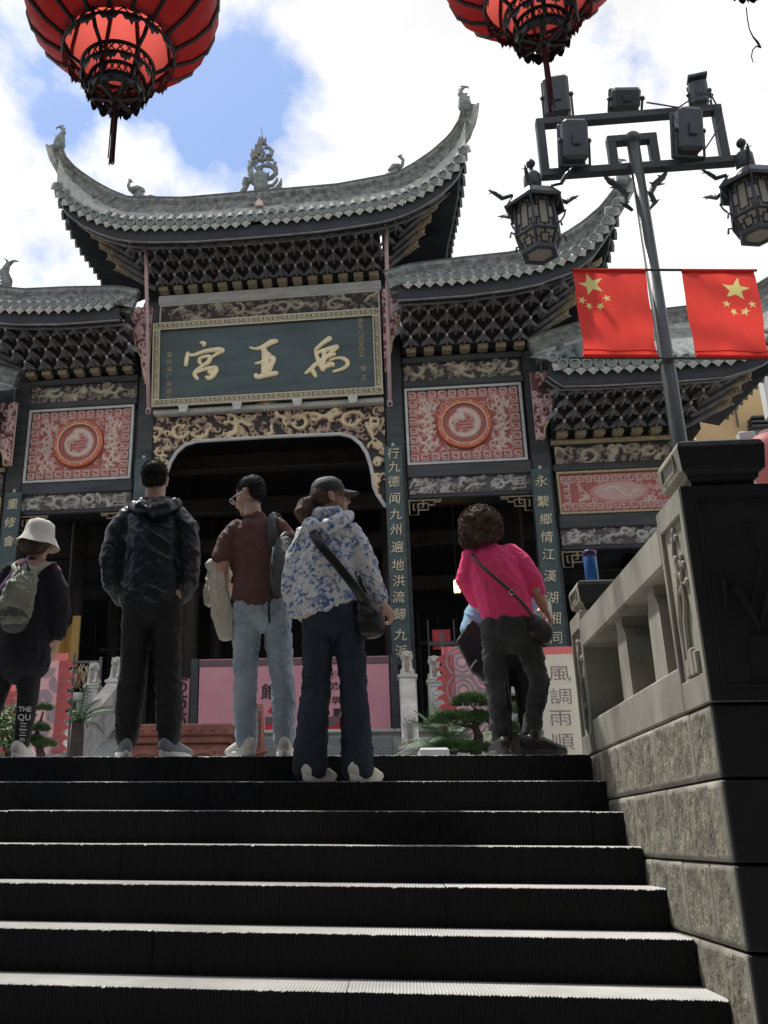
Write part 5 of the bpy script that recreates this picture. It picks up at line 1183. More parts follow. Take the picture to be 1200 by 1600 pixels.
b = MB(); x0 = wl(655, 1170, 7.3).x; x1 = wl(702, 1170, 7.3).x; b.bbox(x0, x1, 7.3, 7.7, 0, c.z, .015); b.build('box', 'planter_white', t); b = MB(); b.box(x0+.02, x1-.02, 7.32, 7.68, c.z+.001, c.z+.004); b.build('soil', 'bark', t)

# small lit lantern and red notice deep in the right opening
mat('lit_lamp', (.8, .5, .15), .5, emit=((1, .62, .18), 5)); mat('red_notice', (.55, .05, .05), .5)
q = GP(714, 917, 2.0); t = gthing('hall_lantern', q[0], 2.0, q[2], 'small lit yellow lantern hanging inside the right side opening', 'lantern')
b = MB(); b.lathe([(.04, -.12), (.055, -.08), (.055, .09), (.04, .12)], seg=8); b.build('glass', 'lit_lamp', t)
b = MB(); b.lathe([(.08, .12), (.03, .18), (.01, .25)], seg=8); b.tube([(0, 0, .25), (0, 0, 6.75-q[2])], .006, 4); b.lathe([(.05, -.15), (.06, -.12)], seg=8)
for k in range(4): a = k*math.pi/2; b.tube([(.058*math.cos(a), .058*math.sin(a), -.12), (.058*math.cos(a), .058*math.sin(a), .12)], .006, 4)
b.build('frame', 'iron', t)
q = GP(690, 1000, 1.4); t = gthing('notice_stand', q[0], 1.4, PLZ, 'metal stand with a red notice inside the right side opening', 'stand')
b = MB(); b.box(-.15, .15, 0, .02, q[2]-PLZ-.16, q[2]-PLZ+.18); b.build('red_notice', 'red_notice', t)
b = MB(); b.tube([(-.22, 0, 0), (-.22, 0, 2.1)], .015, 6); b.tube([(.22, 0, 0), (.22, 0, 2.1)], .015, 6); b.bbox(-.22, .22, -.02, .02, 1.65, 1.72, .005); b.tube([(-.22, 0, .7), (.22, 0, .7)], .012, 6); b.build('frame', 'pole_steel', t)

# ================================================================== thermos flask on the far balustrade post
mat('flask_blue', (.022, .12, .36), .3, .08, 3); mat('flask_lid', (.06, .025, .11), .35, .1, 3)
q = onY(926, 912, 5.34); t = thing('thermos_flask', (q.x, 5.34, .918), 0, 'blue thermos flask with purple lid standing on the far balustrade post', 'flask')
fh = onY(924, 861, 5.34).z-.918
b = MB(); b.lathe([(.033, 0), (.036, .005), (.036, fh-.035), (.033, fh-.03)], seg=24); b.build('body', 'flask_blue', t, True)
b = MB(); b.lathe([(.033, fh-.031), (.0365, fh-.028), (.0365, fh-.004), (.033, fh), (.01, fh)], seg=24); b.build('lid', 'flask_lid', t, True)
b = MB(); b.lathe([(.0368, fh-.037), (.0368, fh-.033)], seg=24, close=False); b.build('ring', 'pole_steel', t)

# ================================================================== lamp post with floodlights, palace lanterns and two flags
mat('lamp_iron', (.035, .042, .048), .45, .3, 4, .2, 60, spec=.4)
mat('lamp_pole_paint', (.055, .065, .065), .4, .25, 3, .15, 40)
mat('flood_body', (.055, .065, .075), .5, .2, 3)
mat('frosted', (.48, .45, .38), .5, .12, 6, trans=((.8, .74, .6), .5))
LY = 7.4
def W(x, y, Y=LY): return onY(x, y, Y)
lp = thing('lamp_post', (0, 0, 0), 0, 'dark iron lamp post with stepped crossarm and floodlights, behind the stair wall', 'lamp post')
top = W(990, 222); base = Vector((top.x+.02, LY, 0)); lo_ = W(1060, 688)
px_ = (top.x+lo_.x)/2
b = MB(); b.tube([(px_+.02, LY, 0), (px_+.005, LY, 2.6), (px_-.005, LY, top.z)], [.066, .060, .054], 20); b.ball((px_-.005, LY, top.z+.03), .075, 16); b.lathe([(.16, 0), (.16, .06), (.10, .1), (.08, .3)], (px_+.02, LY, 0), 16)
b.lathe([(.063, 0), (.067, .01), (.067, .03), (.063, .04)], (px_, LY, W(1046, 570).z), 20); b.build('pole', 'lamp_pole_paint', lp, True)
def bar(x0, y0, x1, y1, w=.045, name='crossarm'):
    a, c = W(x0, y0), W(x1, y1); a.y = c.y = LY+.07; b = MB(); b.tube([a, c], (w*1.2, w*1.2), 4, side=(1, 0, 1) if abs(x1-x0) > abs(y1-y0) else (1, 1, 0)); return b
zT = (W(843, 188).z+W(1127, 160).z)/2; zB = (W(855, 268).z+W(1148, 240).z)/2; xL, xR = W(850, 230).x, W(1130, 200).x; xl2, xr2 = W(960, 235).x, W(1025, 230).x; zM = W(990, 210).z
fy = LY+.075
FR = [((xL, zT), (xR, zT)), ((xL, zT), (xL, zB)), ((xR, zT), (xR, zB)), ((xL, zB), (xR+.05, zB)), ((xl2, zB), (xl2, zM)), ((xl2, zM), (xr2, zM)), ((xr2, zM), (xr2, zB))]
for (a, c) in FR:
    b = MB(); w = .038
    if a[1] == c[1]: b.bbox(min(a[0], c[0])-w, max(a[0], c[0])+w, fy-.045, fy+.045, a[1]-w, a[1]+w, .006)
    else: b.bbox(a[0]-w+.001, a[0]+w-.001, fy-.043, fy+.043, min(a[1], c[1])-w*.9, max(a[1], c[1])+w*.9, .006)
    b.build('crossarm_bar', 'lamp_iron', lp)
def dragon_bracket(sg):
    b = MB(); x0 = px_+sg*.07; z0 = zB-.45
    cv = [(x0, fy, z0), (x0+sg*.06, fy, z0+.07), (x0+sg*.035, fy, z0+.17), (x0+sg*.08, fy, z0+.26), (x0+sg*.16, fy, z0+.33), (x0+sg*.21, fy, z0+.40)]
    b.tube(cv, [.014, .024, .024, .03, .028, .008], 7)
    for k in range(1, 5):
        for e in (-1, 1): b.tube([cv[k], (cv[k][0]+e*.045, fy, cv[k][2]+.03)], [.018, .003], 5)
    b.tube([cv[3], (cv[3][0]+sg*.09, fy, cv[3][2]+.0)], [.02, .004], 5)
    return b.build('scroll_bracket', 'lamp_iron', lp)
dragon_bracket(-1); dragon_bracket(1)
def flood(x0, y0, x1, y1, Y, tiltx, rz, deep=.12, fins=False):
    a, c = W(x0, y0, Y), W(x1, y1, Y); cx, cz = (a.x+c.x)/2, (a.z+c.z)/2; w, h = abs(c.x-a.x)/2*.92, abs(a.z-c.z)/2*.94
    T = Matrix.Translation((cx, Y, cz)) @ Matrix.Rotation(rz, 4, 'Z') @ Matrix.Rotation(tiltx, 4, 'X'); b = MB()
    b.bbox(-w*.92, w*.92, -deep*.3, deep*.4, -h*.92, h*.92, .03, T=T); b.bbox(-w, w, deep*.4, deep*.6, -h, h, .012, T=T)
    b.bbox(-w*.3, w*.3, -deep*.42, -deep*.3, -h*.35, h*.2, .01, T=T)
    if fins:
        for k in range(12): q = lerp(-w*.9, w*.9, k/11); b.bbox(q-.006, q+.006, -deep*.5, deep*.3, h*.9, h*1.12, .002, T=T)
    f = b.build('floodlight', 'flood_body', lp)
    b = MB(); zb = -h*1.12
    for s_ in (-1, 1): b.tube([T @ Vector((s_*w*1.04, 0, h*.1)), T @ Vector((s_*w*1.04, 0, zb))], .012, 5)
    b.tube([T @ Vector((-w*1.04, 0, zb)), T @ Vector((w*1.04, 0, zb))], .012, 5); b.ball(T @ Vector((w*1.05, 0, h*.0)), .025, 6); b.ball(T @ Vector((-w*1.05, 0, h*.0)), .025, 6)
    b.build('mounting_bracket', 'lamp_iron', f)
flood(843, 121, 897, 180, LY+.2, .15, -.1, .16); flood(870, 190, 926, 250, LY-.08, .2, .12, .2); flood(948, 141, 1008, 167, LY+.1, .5, .1, .12)
flood(1072, 126, 1112, 164, LY+.2, .1, -.2, .16, True); flood(1047, 172, 1108, 236, LY-.06, .2, .2, .2)
b = MB(); b.tube([W(1010, 160), W(1060, 168), W(1095, 145), W(1112, 150), W(1128, 180), W(1120, 205), W(1100, 235)], .008, 5); b.tube([W(1096, 150), W(1104, 142), W(1114, 148), W(1108, 158), W(1096, 156)], .008, 5); b.build('cable', 'lamp_iron', lp)
# flag rods
rods = []
M_flag = Matrix.Translation((px_, LY, 0)) @ Matrix.Rotation(rad(7), 4, 'Z') @ Matrix.Translation((-px_, -.085, 0))   # the rods are clamped a little askew on the pole
for xm, y in ((1028, 430), (1046, 567)):
    z = W(xm, y).z; a, c = W(883, y), W(1180 if y < 500 else 1204, y-2); b = MB(); b.tube([M_flag @ Vector((a.x-.02, 0, z)), M_flag @ Vector((c.x+.02, 0, z))], .011, 6); b.build('flag_rod', 'lamp_iron', lp); rods.append(z)
# palace lanterns
def palace_lantern(px, py_top, label, scale=1.):
    P = W(px, py_top); t = thing('palace_lantern', (P.x, LY, P.z), rad(12), label, 'lantern', 'hexagonal palace lanterns on the lamp post')
    k = 1488*scale/LY/1000   # unit: px -> m helper
    b = MB(); b.lathe([(.012, -.02), (.032, .0), (.034, .02), (.012, .05)], seg=14) ; b.ball((0, 0, .0), .042, 12)
    b.lathe([(.018, -.05), (.018, -.10), (.055, -.11), (.075, -.14), (.078, -.26), (.06, -.29), (.03, -.31)], seg=18); b.build('hanger_knob', 'lamp_iron', t, True)
    b = MB()
    def hexr(r, z, off=0): return [(r*math.cos(math.pi/3*i+off), r*math.sin(math.pi/3*i+off), z) for i in range(6)]
    def hexband(b, r0, z0, r1, z1, mi=0): v = hexr(r0, z0)+hexr(r1, z1); b.add(v, [(i, (i+1) % 6, (i+1) % 6+6, i+6) for i in range(6)], mi)
    zr = -.30
    v = hexr(.06, zr)+hexr(.20, zr-.07)+hexr(.275, zr-.17)+hexr(.27, zr-.20)+hexr(.19, zr-.16); n = 6
    b.add(v, [(r*6+i, r*6+(i+1) % 6, (r+1)*6+(i+1) % 6, (r+1)*6+i) for r in range(4) for i in range(6)]+[(5, 4, 3, 2, 1, 0)]); b.build('roof', 'lamp_iron', t)
    for i in range(6):
        b = MB()
        a = math.pi/3*i; d = Vector((math.cos(a), math.sin(a), 0)); p0 = d*.2+Vector((0, 0, zr-.06))
        b.tube([p0, d*.30+Vector((0, 0, zr-.10)), d*.36+Vector((0, 0, zr-.05)), d*.42+Vector((0, 0, zr-.02))], [.016, .02, .018, .004], 6)
        for q in range(4): e = d*(.30+.03*q)+Vector((0, 0, zr-.08+.015*q)); b.tube([e, e+Vector((0, 0, .03))+d*.012], [.010, .002], 4)
        e = d*.38+Vector((0, 0, zr-.04)); sd = Vector((-d.y, d.x, 0)); b.tube([e, e+sd*.03+d*.03], [.01, .002], 4); b.tube([e, e-sd*.03+d*.03], [.01, .002], 4)
        b.build('dragon_crest', 'lamp_iron', t)
    z0, z1, z2 = zr-.165, zr-.50, zr-.66; r0, r1, r2 = .165, .205*.98, .135
    r0 = .185; r1 = .20
    for i in range(6):
        a0, a1 = math.pi/3*i, math.pi/3*(i+1); c0 = Vector((math.cos(a0), math.sin(a0), 0)); c1 = Vector((math.cos(a1), math.sin(a1), 0))
        def face(ra, za, rb_, zb_, cells, name):
            A, B, C, D = c0*ra+Vector((0, 0, za)), c1*ra+Vector((0, 0, za)), c1*rb_+Vector((0, 0, zb_)), c0*rb_+Vector((0, 0, zb_))
            p = MB(); p.add([A*.97, B*.97, C*.97, D*.97], [(0, 1, 2, 3)]); p.v = [(q[0], q[1], z_) for q, z_ in zip(p.v, (za, za, zb_, zb_))]
            p.build('pane', 'frosted', t)
            def uv(u, v): return (A.lerp(B, u)).lerp(D.lerp(C, u), v)
            g = MB()
            for l in cells: g.tube([uv(*q) for q in l], .0085, 4)
            g.tube([A, B], .014, 5); g.tube([D, C], .016, 5); g.build('lattice', 'lamp_iron', t)
        face(r0, z0, r1, z1, [[(.3, .12), (.7, .12), (.7, .88), (.3, .88), (.3, .12)], [(.3, .3), (.06, .3)], [(.3, .7), (.06, .7)], [(.7, .3), (.94, .3)], [(.7, .7), (.94, .7)], [(.15, .04), (.15, .3)], [(.85, .04), (.85, .3)], [(.15, .7), (.15, .96)], [(.85, .7), (.85, .96)], [(.5, 0), (.5, .12)], [(.5, .88), (.5, 1)]], 'u')
        face(r1, z1, r2, z2, [[(.3, .3), (.7, .3), (.7, .75), (.3, .75), (.3, .3)], [(.3, .5), (0, .5)], [(.7, .5), (1, .5)], [(.5, 0), (.5, .3)], [(.5, .75), (.5, 1)]], 'l')
        g = MB(); g.tube([c0*r0+Vector((0, 0, z0)), c0*r1+Vector((0, 0, z1)), c0*r2+Vector((0, 0, z2))], .016, 6)
        d = c0; e = d*.21+Vector((0, 0, z0-.04)); g.tube([e, e+d*.04+Vector((0, 0, .05)), e+d*.07+Vector((0, 0, .02)), e+d*.05+Vector((0, 0, -.04)), e+d*.02+Vector((0, 0, -.09))], .009, 5)
        e = d*.205+Vector((0, 0, z1+.02)); g.tube([e, e+d*.04+Vector((0, 0, .02)), e+d*.05+Vector((0, 0, -.03))], .01, 5)
        g.build('corner_rib', 'lamp_iron', t)
    b = MB(); v = hexr(.165, z2-.02)+hexr(.165, z2+.02); b.add(v, [(i, (i+1) % 6, (i+1) % 6+6, i+6) for i in range(6)]+[(6, 7, 8, 9, 10, 11)]);
    v = hexr(.165, z2-.021)+hexr(.115, z2-.021); b.add(v, [(i, (i+1) % 6, (i+1) % 6+6, i+6) for i in range(6)]); b.build('bottom_ring', 'lamp_iron', t)
    b = MB(); b.add(hexr(.117, z2-.012), [(5, 4, 3, 2, 1, 0)]); b.build('bottom_pane', 'frosted', t)
    return t
palace_lantern(829, 256, 'hexagonal palace lantern on the left end of the lamp post crossarm')
palace_lantern(1158, 224, 'hexagonal palace lantern on the right end of the crossarm, cut by the edge')
# flags
mat('flag_red', (.72, .045, .035), .75, .10, 3, .25, 160, stretch=(1, 1, .4), bdist=.002, trans=((.95, .09, .07), .5))
mat('flag_yellow', (.88, .76, .28), .7, .06, 8, trans=((.9, .8, .32), .5))
def star(cx, cz, r, rot): return [(cx+(r if i % 2 == 0 else r*.40)*math.sin(rot+i*math.pi/5), cz+(r if i % 2 == 0 else r*.40)*math.cos(rot+i*math.pi/5)) for i in range(10)]
def flag(x0, x1, big, smalls, label, rot):
    a, c = W(x0, 427), W(x1, 427); zt, zb = rods[0]-.012, rods[1]+.012; t = thing('red_flag', (0, 0, 0), 0, label, 'flag', 'red five-star flags on the lamp post'); t.matrix_world = M_flag; xa, xb = a.x, c.x
    ph_ = x0*.01; f = lambda x, z: .016*math.sin(x*15+z*4+ph_)+.010*math.sin(z*13+x*6)+.006*math.sin(x*37+z*9)+.02*noise.noise(Vector((x*4, z*4, ph_)))
    q = W(*big); P = [star(q.x, q.z, .115, rot)]
    for s_ in smalls: q = W(*s_); P.append(star(q.x, q.z, .038, rng.uniform(-.6, .6)))
    def inside(px, pz, pl):
        c = False; j = len(pl)-1
        for i in range(len(pl)):
            if (pl[i][1] > pz) != (pl[j][1] > pz) and px < (pl[j][0]-pl[i][0])*(pz-pl[i][1])/(pl[j][1]-pl[i][1])+pl[i][0]: c = not c
            j = i
        return c
    nu, nv = 150, 190; b = MB(); b.grid(lambda u, v: (lerp(xa, xb, u)+.008*math.sin(v*6)*(u-.5), f(lerp(xa, xb, u), zt-(zt-zb)*v)*(1-abs(2*v-1)**6), lerp(zt, zb, v)), nu, nv)
    bb = [(min(p[0] for p in pl), max(p[0] for p in pl), min(p[1] for p in pl), max(p[1] for p in pl), pl) for pl in P]
    for k, fc in enumerate(b.f):
        cx = sum(b.v[i][0] for i in fc)/4; cz = sum(b.v[i][2] for i in fc)/4
        for x0_, x1_, z0_, z1_, pl in bb:
            if x0_ < cx < x1_ and z0_ < cz < z1_ and inside(cx, cz, pl): b.m[k] = 1
    b.build('cloth', ['flag_red', 'flag_yellow'], t, True)
    for v_, r_ in ((0.0, .017), (.935, .005), (1.0, .017)):
        b = MB(); b.tube([(lerp(xa, xb, u), f(lerp(xa, xb, u), lerp(zt, zb, v_))*(0 if v_ in (0, 1) else .5)-.004, lerp(zt, zb, v_)) for u in np.linspace(0, 1, 12)], r_, 6); b.build('sleeve_hem', 'flag_red', t, True)
flag(885, 1001, (916, 459), ((900, 487), (912, 494), (930, 492), (940, 480)), 'red flag with one big and four small yellow stars, left of the lamp pole', rad(-14))
flag(1060, 1178, (1149, 452), ((1132, 478), (1145, 488), (1163, 487), (1173, 477)), 'red flag with one big and four small yellow stars, right of the lamp pole', rad(14))

# ================================================================== big red lanterns overhead
mat('lantern_silk', (.30, .022, .032), .5, .12, 5, .15, 60, spec=.35, trans=((.90, .15, .12), .42))
mat('lantern_inside', (.75, .10, .05), .6, .1, 4, trans=((.9, .16, .09), .5))
mat('lantern_iron', (.014, .009, .010), .5, .3, 6)
mat('tassel', (.05, .015, .018), .9, .4, 10)
mat('tassel_red', (.12, .03, .035), .9, .4, 10)
def red_lantern(X, Y, Z, R, label, n=16, rot=0., group='big red lanterns hung overhead', tas='tassel', tl=.30):
    t = thing('red_lantern', (X, Y, Z), rot, label, 'lantern', group)
    prof = [(.50, .62), (.72, .55), (.92, .36), (1.0, .12), (1.0, -.10), (.93, -.30), (.78, -.46), (.62, -.56), (.55, -.60)]
    prof = [(r*R, z*R*1.05) for r, z in prof]; seg = n*4; b = MB(); vs = []
    for r, z in prof:
        for k in range(seg): a = 2*math.pi*k/seg; q = .035*abs(math.sin(a*n/2)); vs.append(((r*(1-.035+q))*math.cos(a), (r*(1-.035+q))*math.sin(a), z))
    b.add(vs, [(i*seg+k, i*seg+(k+1) % seg, (i+1)*seg+(k+1) % seg, (i+1)*seg+k) for i in range(len(prof)-1) for k in range(seg)]); b.build('silk_shade', 'lantern_silk', t, True)
    for k in range(n):
        a = 2*math.pi*k/n; b = MB(); b.tube([(r*.985*math.cos(a), r*.985*math.sin(a), z) for r, z in prof], .013*R/.5, 5); b.build('rib', 'lantern_iron', t)
    
    
    # tiers of pierced iron rings getting smaller downwards
    def ring(rad_, z, h, name, mi=0, drop=True):
        b = MB(); m = 26; T_ = .006*R/.5
        b.tube([(rad_*math.cos(a), rad_*math.sin(a), z) for a in np.linspace(0, 2*math.pi, 41)], T_*1.7, 5); b.tube([(rad_*math.cos(a), rad_*math.sin(a), z-h) for a in np.linspace(0, 2*math.pi, 41)], T_*1.4, 5)
        for k in range(m):
            a0, a1 = 2*math.pi*k/m, 2*math.pi*(k+1)/m; am = (a0+a1)/2
            for (p, q) in (((a0, z), (am, z-h*.5)), ((am, z-h*.5), (a0, z-h)), ((a1, z), (am, z-h*.5)), ((am, z-h*.5), (a1, z-h))):
                b.tube([(rad_*math.cos(p[0]), rad_*math.sin(p[0]), p[1]), (rad_*math.cos(q[0]), rad_*math.sin(q[0]), q[1])], T_*.7, 3, cap=False)
        if drop:
            for k in range(16):
                a0 = 2*math.pi*k/16; da = math.pi/16
                pts = [(a0-da, 0), (a0+da, 0), (a0+da*.55, -.04), (a0+da*.25, -.035), (a0, -.065), (a0-da*.25, -.035), (a0-da*.55, -.04)]
                b.prism(pts, lambda a_, c_, d_: (rad_*(1+d_)*math.cos(a_), rad_*(1+d_)*math.sin(a_), z-h+c_*R/.5), -.004, .006)
        b.build(name, 'lantern_iron', t)
    ring(.56*R, -.58*R, .12*R, 'pierced_ring'); ring(.36*R, -.86*R, .12*R, 'pierced_ring'); ring(.27*R, -1.02*R, .12*R, 'pierced_ring')
    b = MB()
    for k in range(6):
        a = 2*math.pi*k/6+.2; b.tube([(.56*R*math.cos(a), .56*R*math.sin(a), -.62*R), (.47*R*math.cos(a), .47*R*math.sin(a), -.78*R), (.36*R*math.cos(a), .36*R*math.sin(a), -.86*R), (.30*R*math.cos(a), .30*R*math.sin(a), -1.14*R), (.12*R*math.cos(a), .12*R*math.sin(a), -1.25*R)], .011*R/.5, 5)
    b.lathe([(.27*R, -1.15*R), (.28*R, -1.2*R), (.235*R, -1.235*R), (.225*R, -1.215*R)], seg=24, close=False); b.lathe([(.05*R, -1.22*R), (.07*R, -1.27*R), (.03*R, -1.3*R)], seg=10)
    for k in range(6): a = 2*math.pi*k/6; b.tube([(.23*R*math.cos(a), .23*R*math.sin(a), -1.22*R), (.05*R*math.cos(a), .05*R*math.sin(a), -1.25*R)], .012*R/.5, 5)

    for k in range(14): a = 2*math.pi*k/14; b.prism([(a-.2, 0), (a+.2, 0), (a+.12, -.05), (a, -.08), (a-.12, -.05)], lambda a_, c_, d_: (.28*R*(1+d_)*math.cos(a_), .28*R*(1+d_)*math.sin(a_), -1.185*R+c_*.5*R/.5), -.01, .012)
    b.build('bottom_cage', 'lantern_iron', t)
    b = MB()
    for k in range(26):
        a = rng.uniform(0, 6.28); r = rng.uniform(0, .016); b.tube([(r*math.cos(a), r*math.sin(a), -1.3*R), (r*1.2*math.cos(a)+rng.normal()*.003, r*1.2*math.sin(a), -1.3*R-tl*rng.uniform(.8, 1))], [.004, .0035], 4)
    b.lathe([(.012, -1.3*R+.0), (.026, -1.3*R-.02), (.016, -1.3*R-.05)], seg=8); b.build('tassel', tas, t)
    b = MB(); b.lathe([(.5*R, .6*R), (.5*R, .68*R), (.36*R, .7*R), (.36*R, .8*R), (.1*R, .84*R)], seg=20); b.tube([(0, 0, .8*R), (0, 0, .8*R+.5)], .012, 6); b.build('top_cage', 'lantern_iron', t)
    return t
RL = .545
red_lantern(-1.345, 4.0, 4.02, RL, 'large red ribbed lantern at the upper left, tassel hanging over blue sky', rot=.1, tl=.40)
red_lantern(.925, 4.0, 4.09, .50, 'large red lantern at the top centre-right, its dark tassel crossing a floodlight', rot=.25, tas='tassel_red', tl=.44)
red_lantern(2.02, 4.0, 4.30, .45, 'red lantern at the top right corner, only its dark underside in view', rot=.0, tl=.05)
c = MB(); c.tube([(x, 4.0, 5.05+.02*x*x) for x in np.linspace(-12, 12, 30)], .012, 5); tag(c.build('lantern_cable', 'lantern_iron'), 'steel cable strung across the court above the frame, carrying the lanterns', 'cable')
b = MB(); b.tube([wl(x_, y_, 3.98) for x_, y_ in ((1166, 12), (1168, 30), (1171, 46), (1177, 58), (1184, 66), (1188, 74), (1182, 72), (1176, 78), (1174, 88), (1177, 98))], [.003, .003, .003, .004, .006, .007, .004, .003, .003, .002], 5); tag(b.build('frayed_cord', 'tassel'), 'frayed grey cord dangling from the lantern in the top right corner', 'cord')
# red lantern behind the near post
mat('lantern_faded', (.62, .10, .10), .6, c2=(.74, .40, .38), vscale=2.2, trans=((.8, .3, .28), .35))
q = onY(1216, 716, 6.6); t = thing('paper_lantern', (q.x, 6.6, q.z), 0, 'faded red fabric lantern hanging behind the dark near post, at the right edge', 'lantern')
b = MB(); b.lathe([(.08, .17), (.16, .15), (.20, .08), (.21, 0), (.20, -.08), (.16, -.15), (.08, -.17)], seg=28); b.build('shade', 'lantern_faded', t, True)
b = MB(); b.lathe([(.09, .16), (.10, .2), (.06, .21)], seg=16); b.build('cap', 'planter_white', t)
b = MB()
for k in range(14): a = 2*math.pi*k/14; b.ball((.09*math.cos(a), .09*math.sin(a), -.19), .022, 6)
b.build('fringe', 'gold_leaf', t)
b = MB(); b.tube([(0, 0, -.17), (0, 0, -q.z)], .012, 6); b.build('stand', 'lantern_iron', t)

# ================================================================== ochre building behind, at the right edge
mat('ochre_wall', (.60, .42, .21), .85, .12, 1.5, .2, 12)
t = thing('ochre_building', (0, 0, 0), 0, 'ochre plastered building behind the outer roof at the right edge', 'building')
a = onY(1090, 700, 20.5); c = onY(1330, 560, 20.5); b = MB(); b.box(a.x, c.x+1, 20.5, 26, 0, onY(1180, 560, 20.5).z+.6); b.build('wall', 'ochre_wall', t)
for y in (657, 664, 671): q = onY(1170, y, 20.4); b = MB(); b.bbox(q.x, q.x+2.5, 20.2, 20.5, q.z-.03, q.z+.03, .01); b.build('moulding', 'iron', t)
q = onY(1172, 680, 20.45); b = MB(); b.bbox(q.x, q.x+2.4, 20.35, 20.5, q.z-.35, q.z+.1, .01); b.build('window_shutter', 'grey_slab', t)
b = MB(); q0 = onY(1181, 664, 20.4); q1 = onY(1177, 600, 20.4); b.tube([(q0.x-.35, 20.45, q0.z), (q0.x-.35, 20.45, q1.z+.4)], .02, 5); b.build('downpipe', 'iron', t)
q = onY(1198, 625, 19.5); b = MB(); b.bbox(q.x-.12, q.x+.5, 19.2, 19.5, q.z-.5, q.z+.6, .03); tag(b.build('air_conditioner', 'planter_white'), 'white box unit at the far right edge beside the ochre wall', 'box unit')
q = onY(1168, 677, 6.9); b = MB(); b.bbox(q.x-.06, q.x+.06, 6.9, 7.0, q.z-.045, q.z+.02, .01); b.tube([(q.x, 6.95, 0), (q.x, 6.95, q.z-.04)], .02, 6); tag(b.build('signal_box', 'planter_white'), 'small white box on a post peeping over the near stone post', 'box')
# ================================================================== people
mat('skin', (.42, .25, .18), .55, c2=(.52, .33, .25), vscale=12, spec=.4)
mat('hair_black', (.020, .018, .018), .7, .4, 30, spec=.2)
mat('hair_brown', (.030, .016, .012), .75, c2=(.15, .08, .05), vscale=18)
mat('cloth_black', (.018, .020, .026), .55, .3, 8, .4, 150, bdist=.002)
mat('cloth_shell', (.010, .012, .018), .42, .3, 8, .3, 60, bdist=.003)
mat('trouser_black', (.003, .0034, .005), .75, .3, 8, .4, 200, bdist=.002)
mat('tee_brown', (.10, .042, .032), .8, .15, 8, .5, 220, bdist=.001)
mat('denim_pale', (.20, .26, .31), .85, c2=(.46, .53, .58), vscale=5, bump=.5, bscale=260, bdist=.001, detail=9)
mat('denim_dark', (.004, .008, .016), .85, c2=(.020, .034, .058), vscale=5, bump=.5, bscale=260, bdist=.001)
mat('denim_black', (.006, .007, .009), .85, c2=(.06, .063, .068), vscale=6, bump=.5, bscale=260, bdist=.001)
mat('knit_pink', (.80, .05, .19), .85, .12, 8, .7, 260, bdist=.002)
mat('cream_cloth', (.55, .51, .42), .85, .12, 6, .4, 120)
mat('shoe_white', (.60, .58, .53), .6, .12, 14, .3, 80)
mat('shoe_grey', (.16, .18, .20), .7, .3, 20, .4, 120)
mat('sole_white', (.68, .67, .64), .5, .1, 12)
mat('boot_black', (.018, .017, .018), .5, .3, 12, .3, 80)
mat('boot_sole', (.07, .07, .075), .6, .2, 12)
mat('bag_grey', (.055, .058, .06), .7, .3, 12, .5, 150)
mat('bag_black', (.014, .014, .015), .4, .3, 12)
mat('wool_navy', (.011, .011, .020), .95, .35, 60, 1., 320, bdist=.006)
mat('hat_cream', (.62, .60, .55), .85, .1, 10, .4, 160)
mat('fur_brown', (.05, .035, .028), .95, c2=(.15, .11, .08), vscale=25, bump=1, bscale=120)
mat('pack_olive', (.10, .11, .075), .6, c2=(.28, .29, .22), vscale=7, bump=.5, bscale=60)
mat('shirt_blue', (.20, .36, .50), .8, .12, 8)
mat('strap_brown', (.06, .03, .028), .5, .2, 10)
mat('strap_lilac', (.32, .18, .45), .6, .1, 10)
mat('cap_black', (.016, .018, .019), .7, .3, 12, .4, 150)
mat('metal', (.5, .5, .5), .25, .05, 5, metal=1.)
mat('lens', (.02, .02, .025), .1, .05, 5, spec=.8)
mat('eye_dark', (.012, .01, .01), .2, .05, 5)
mat('lip', (.35, .13, .11), .5, .1, 10)
mat('print_white', (.7, .7, .7), .6)
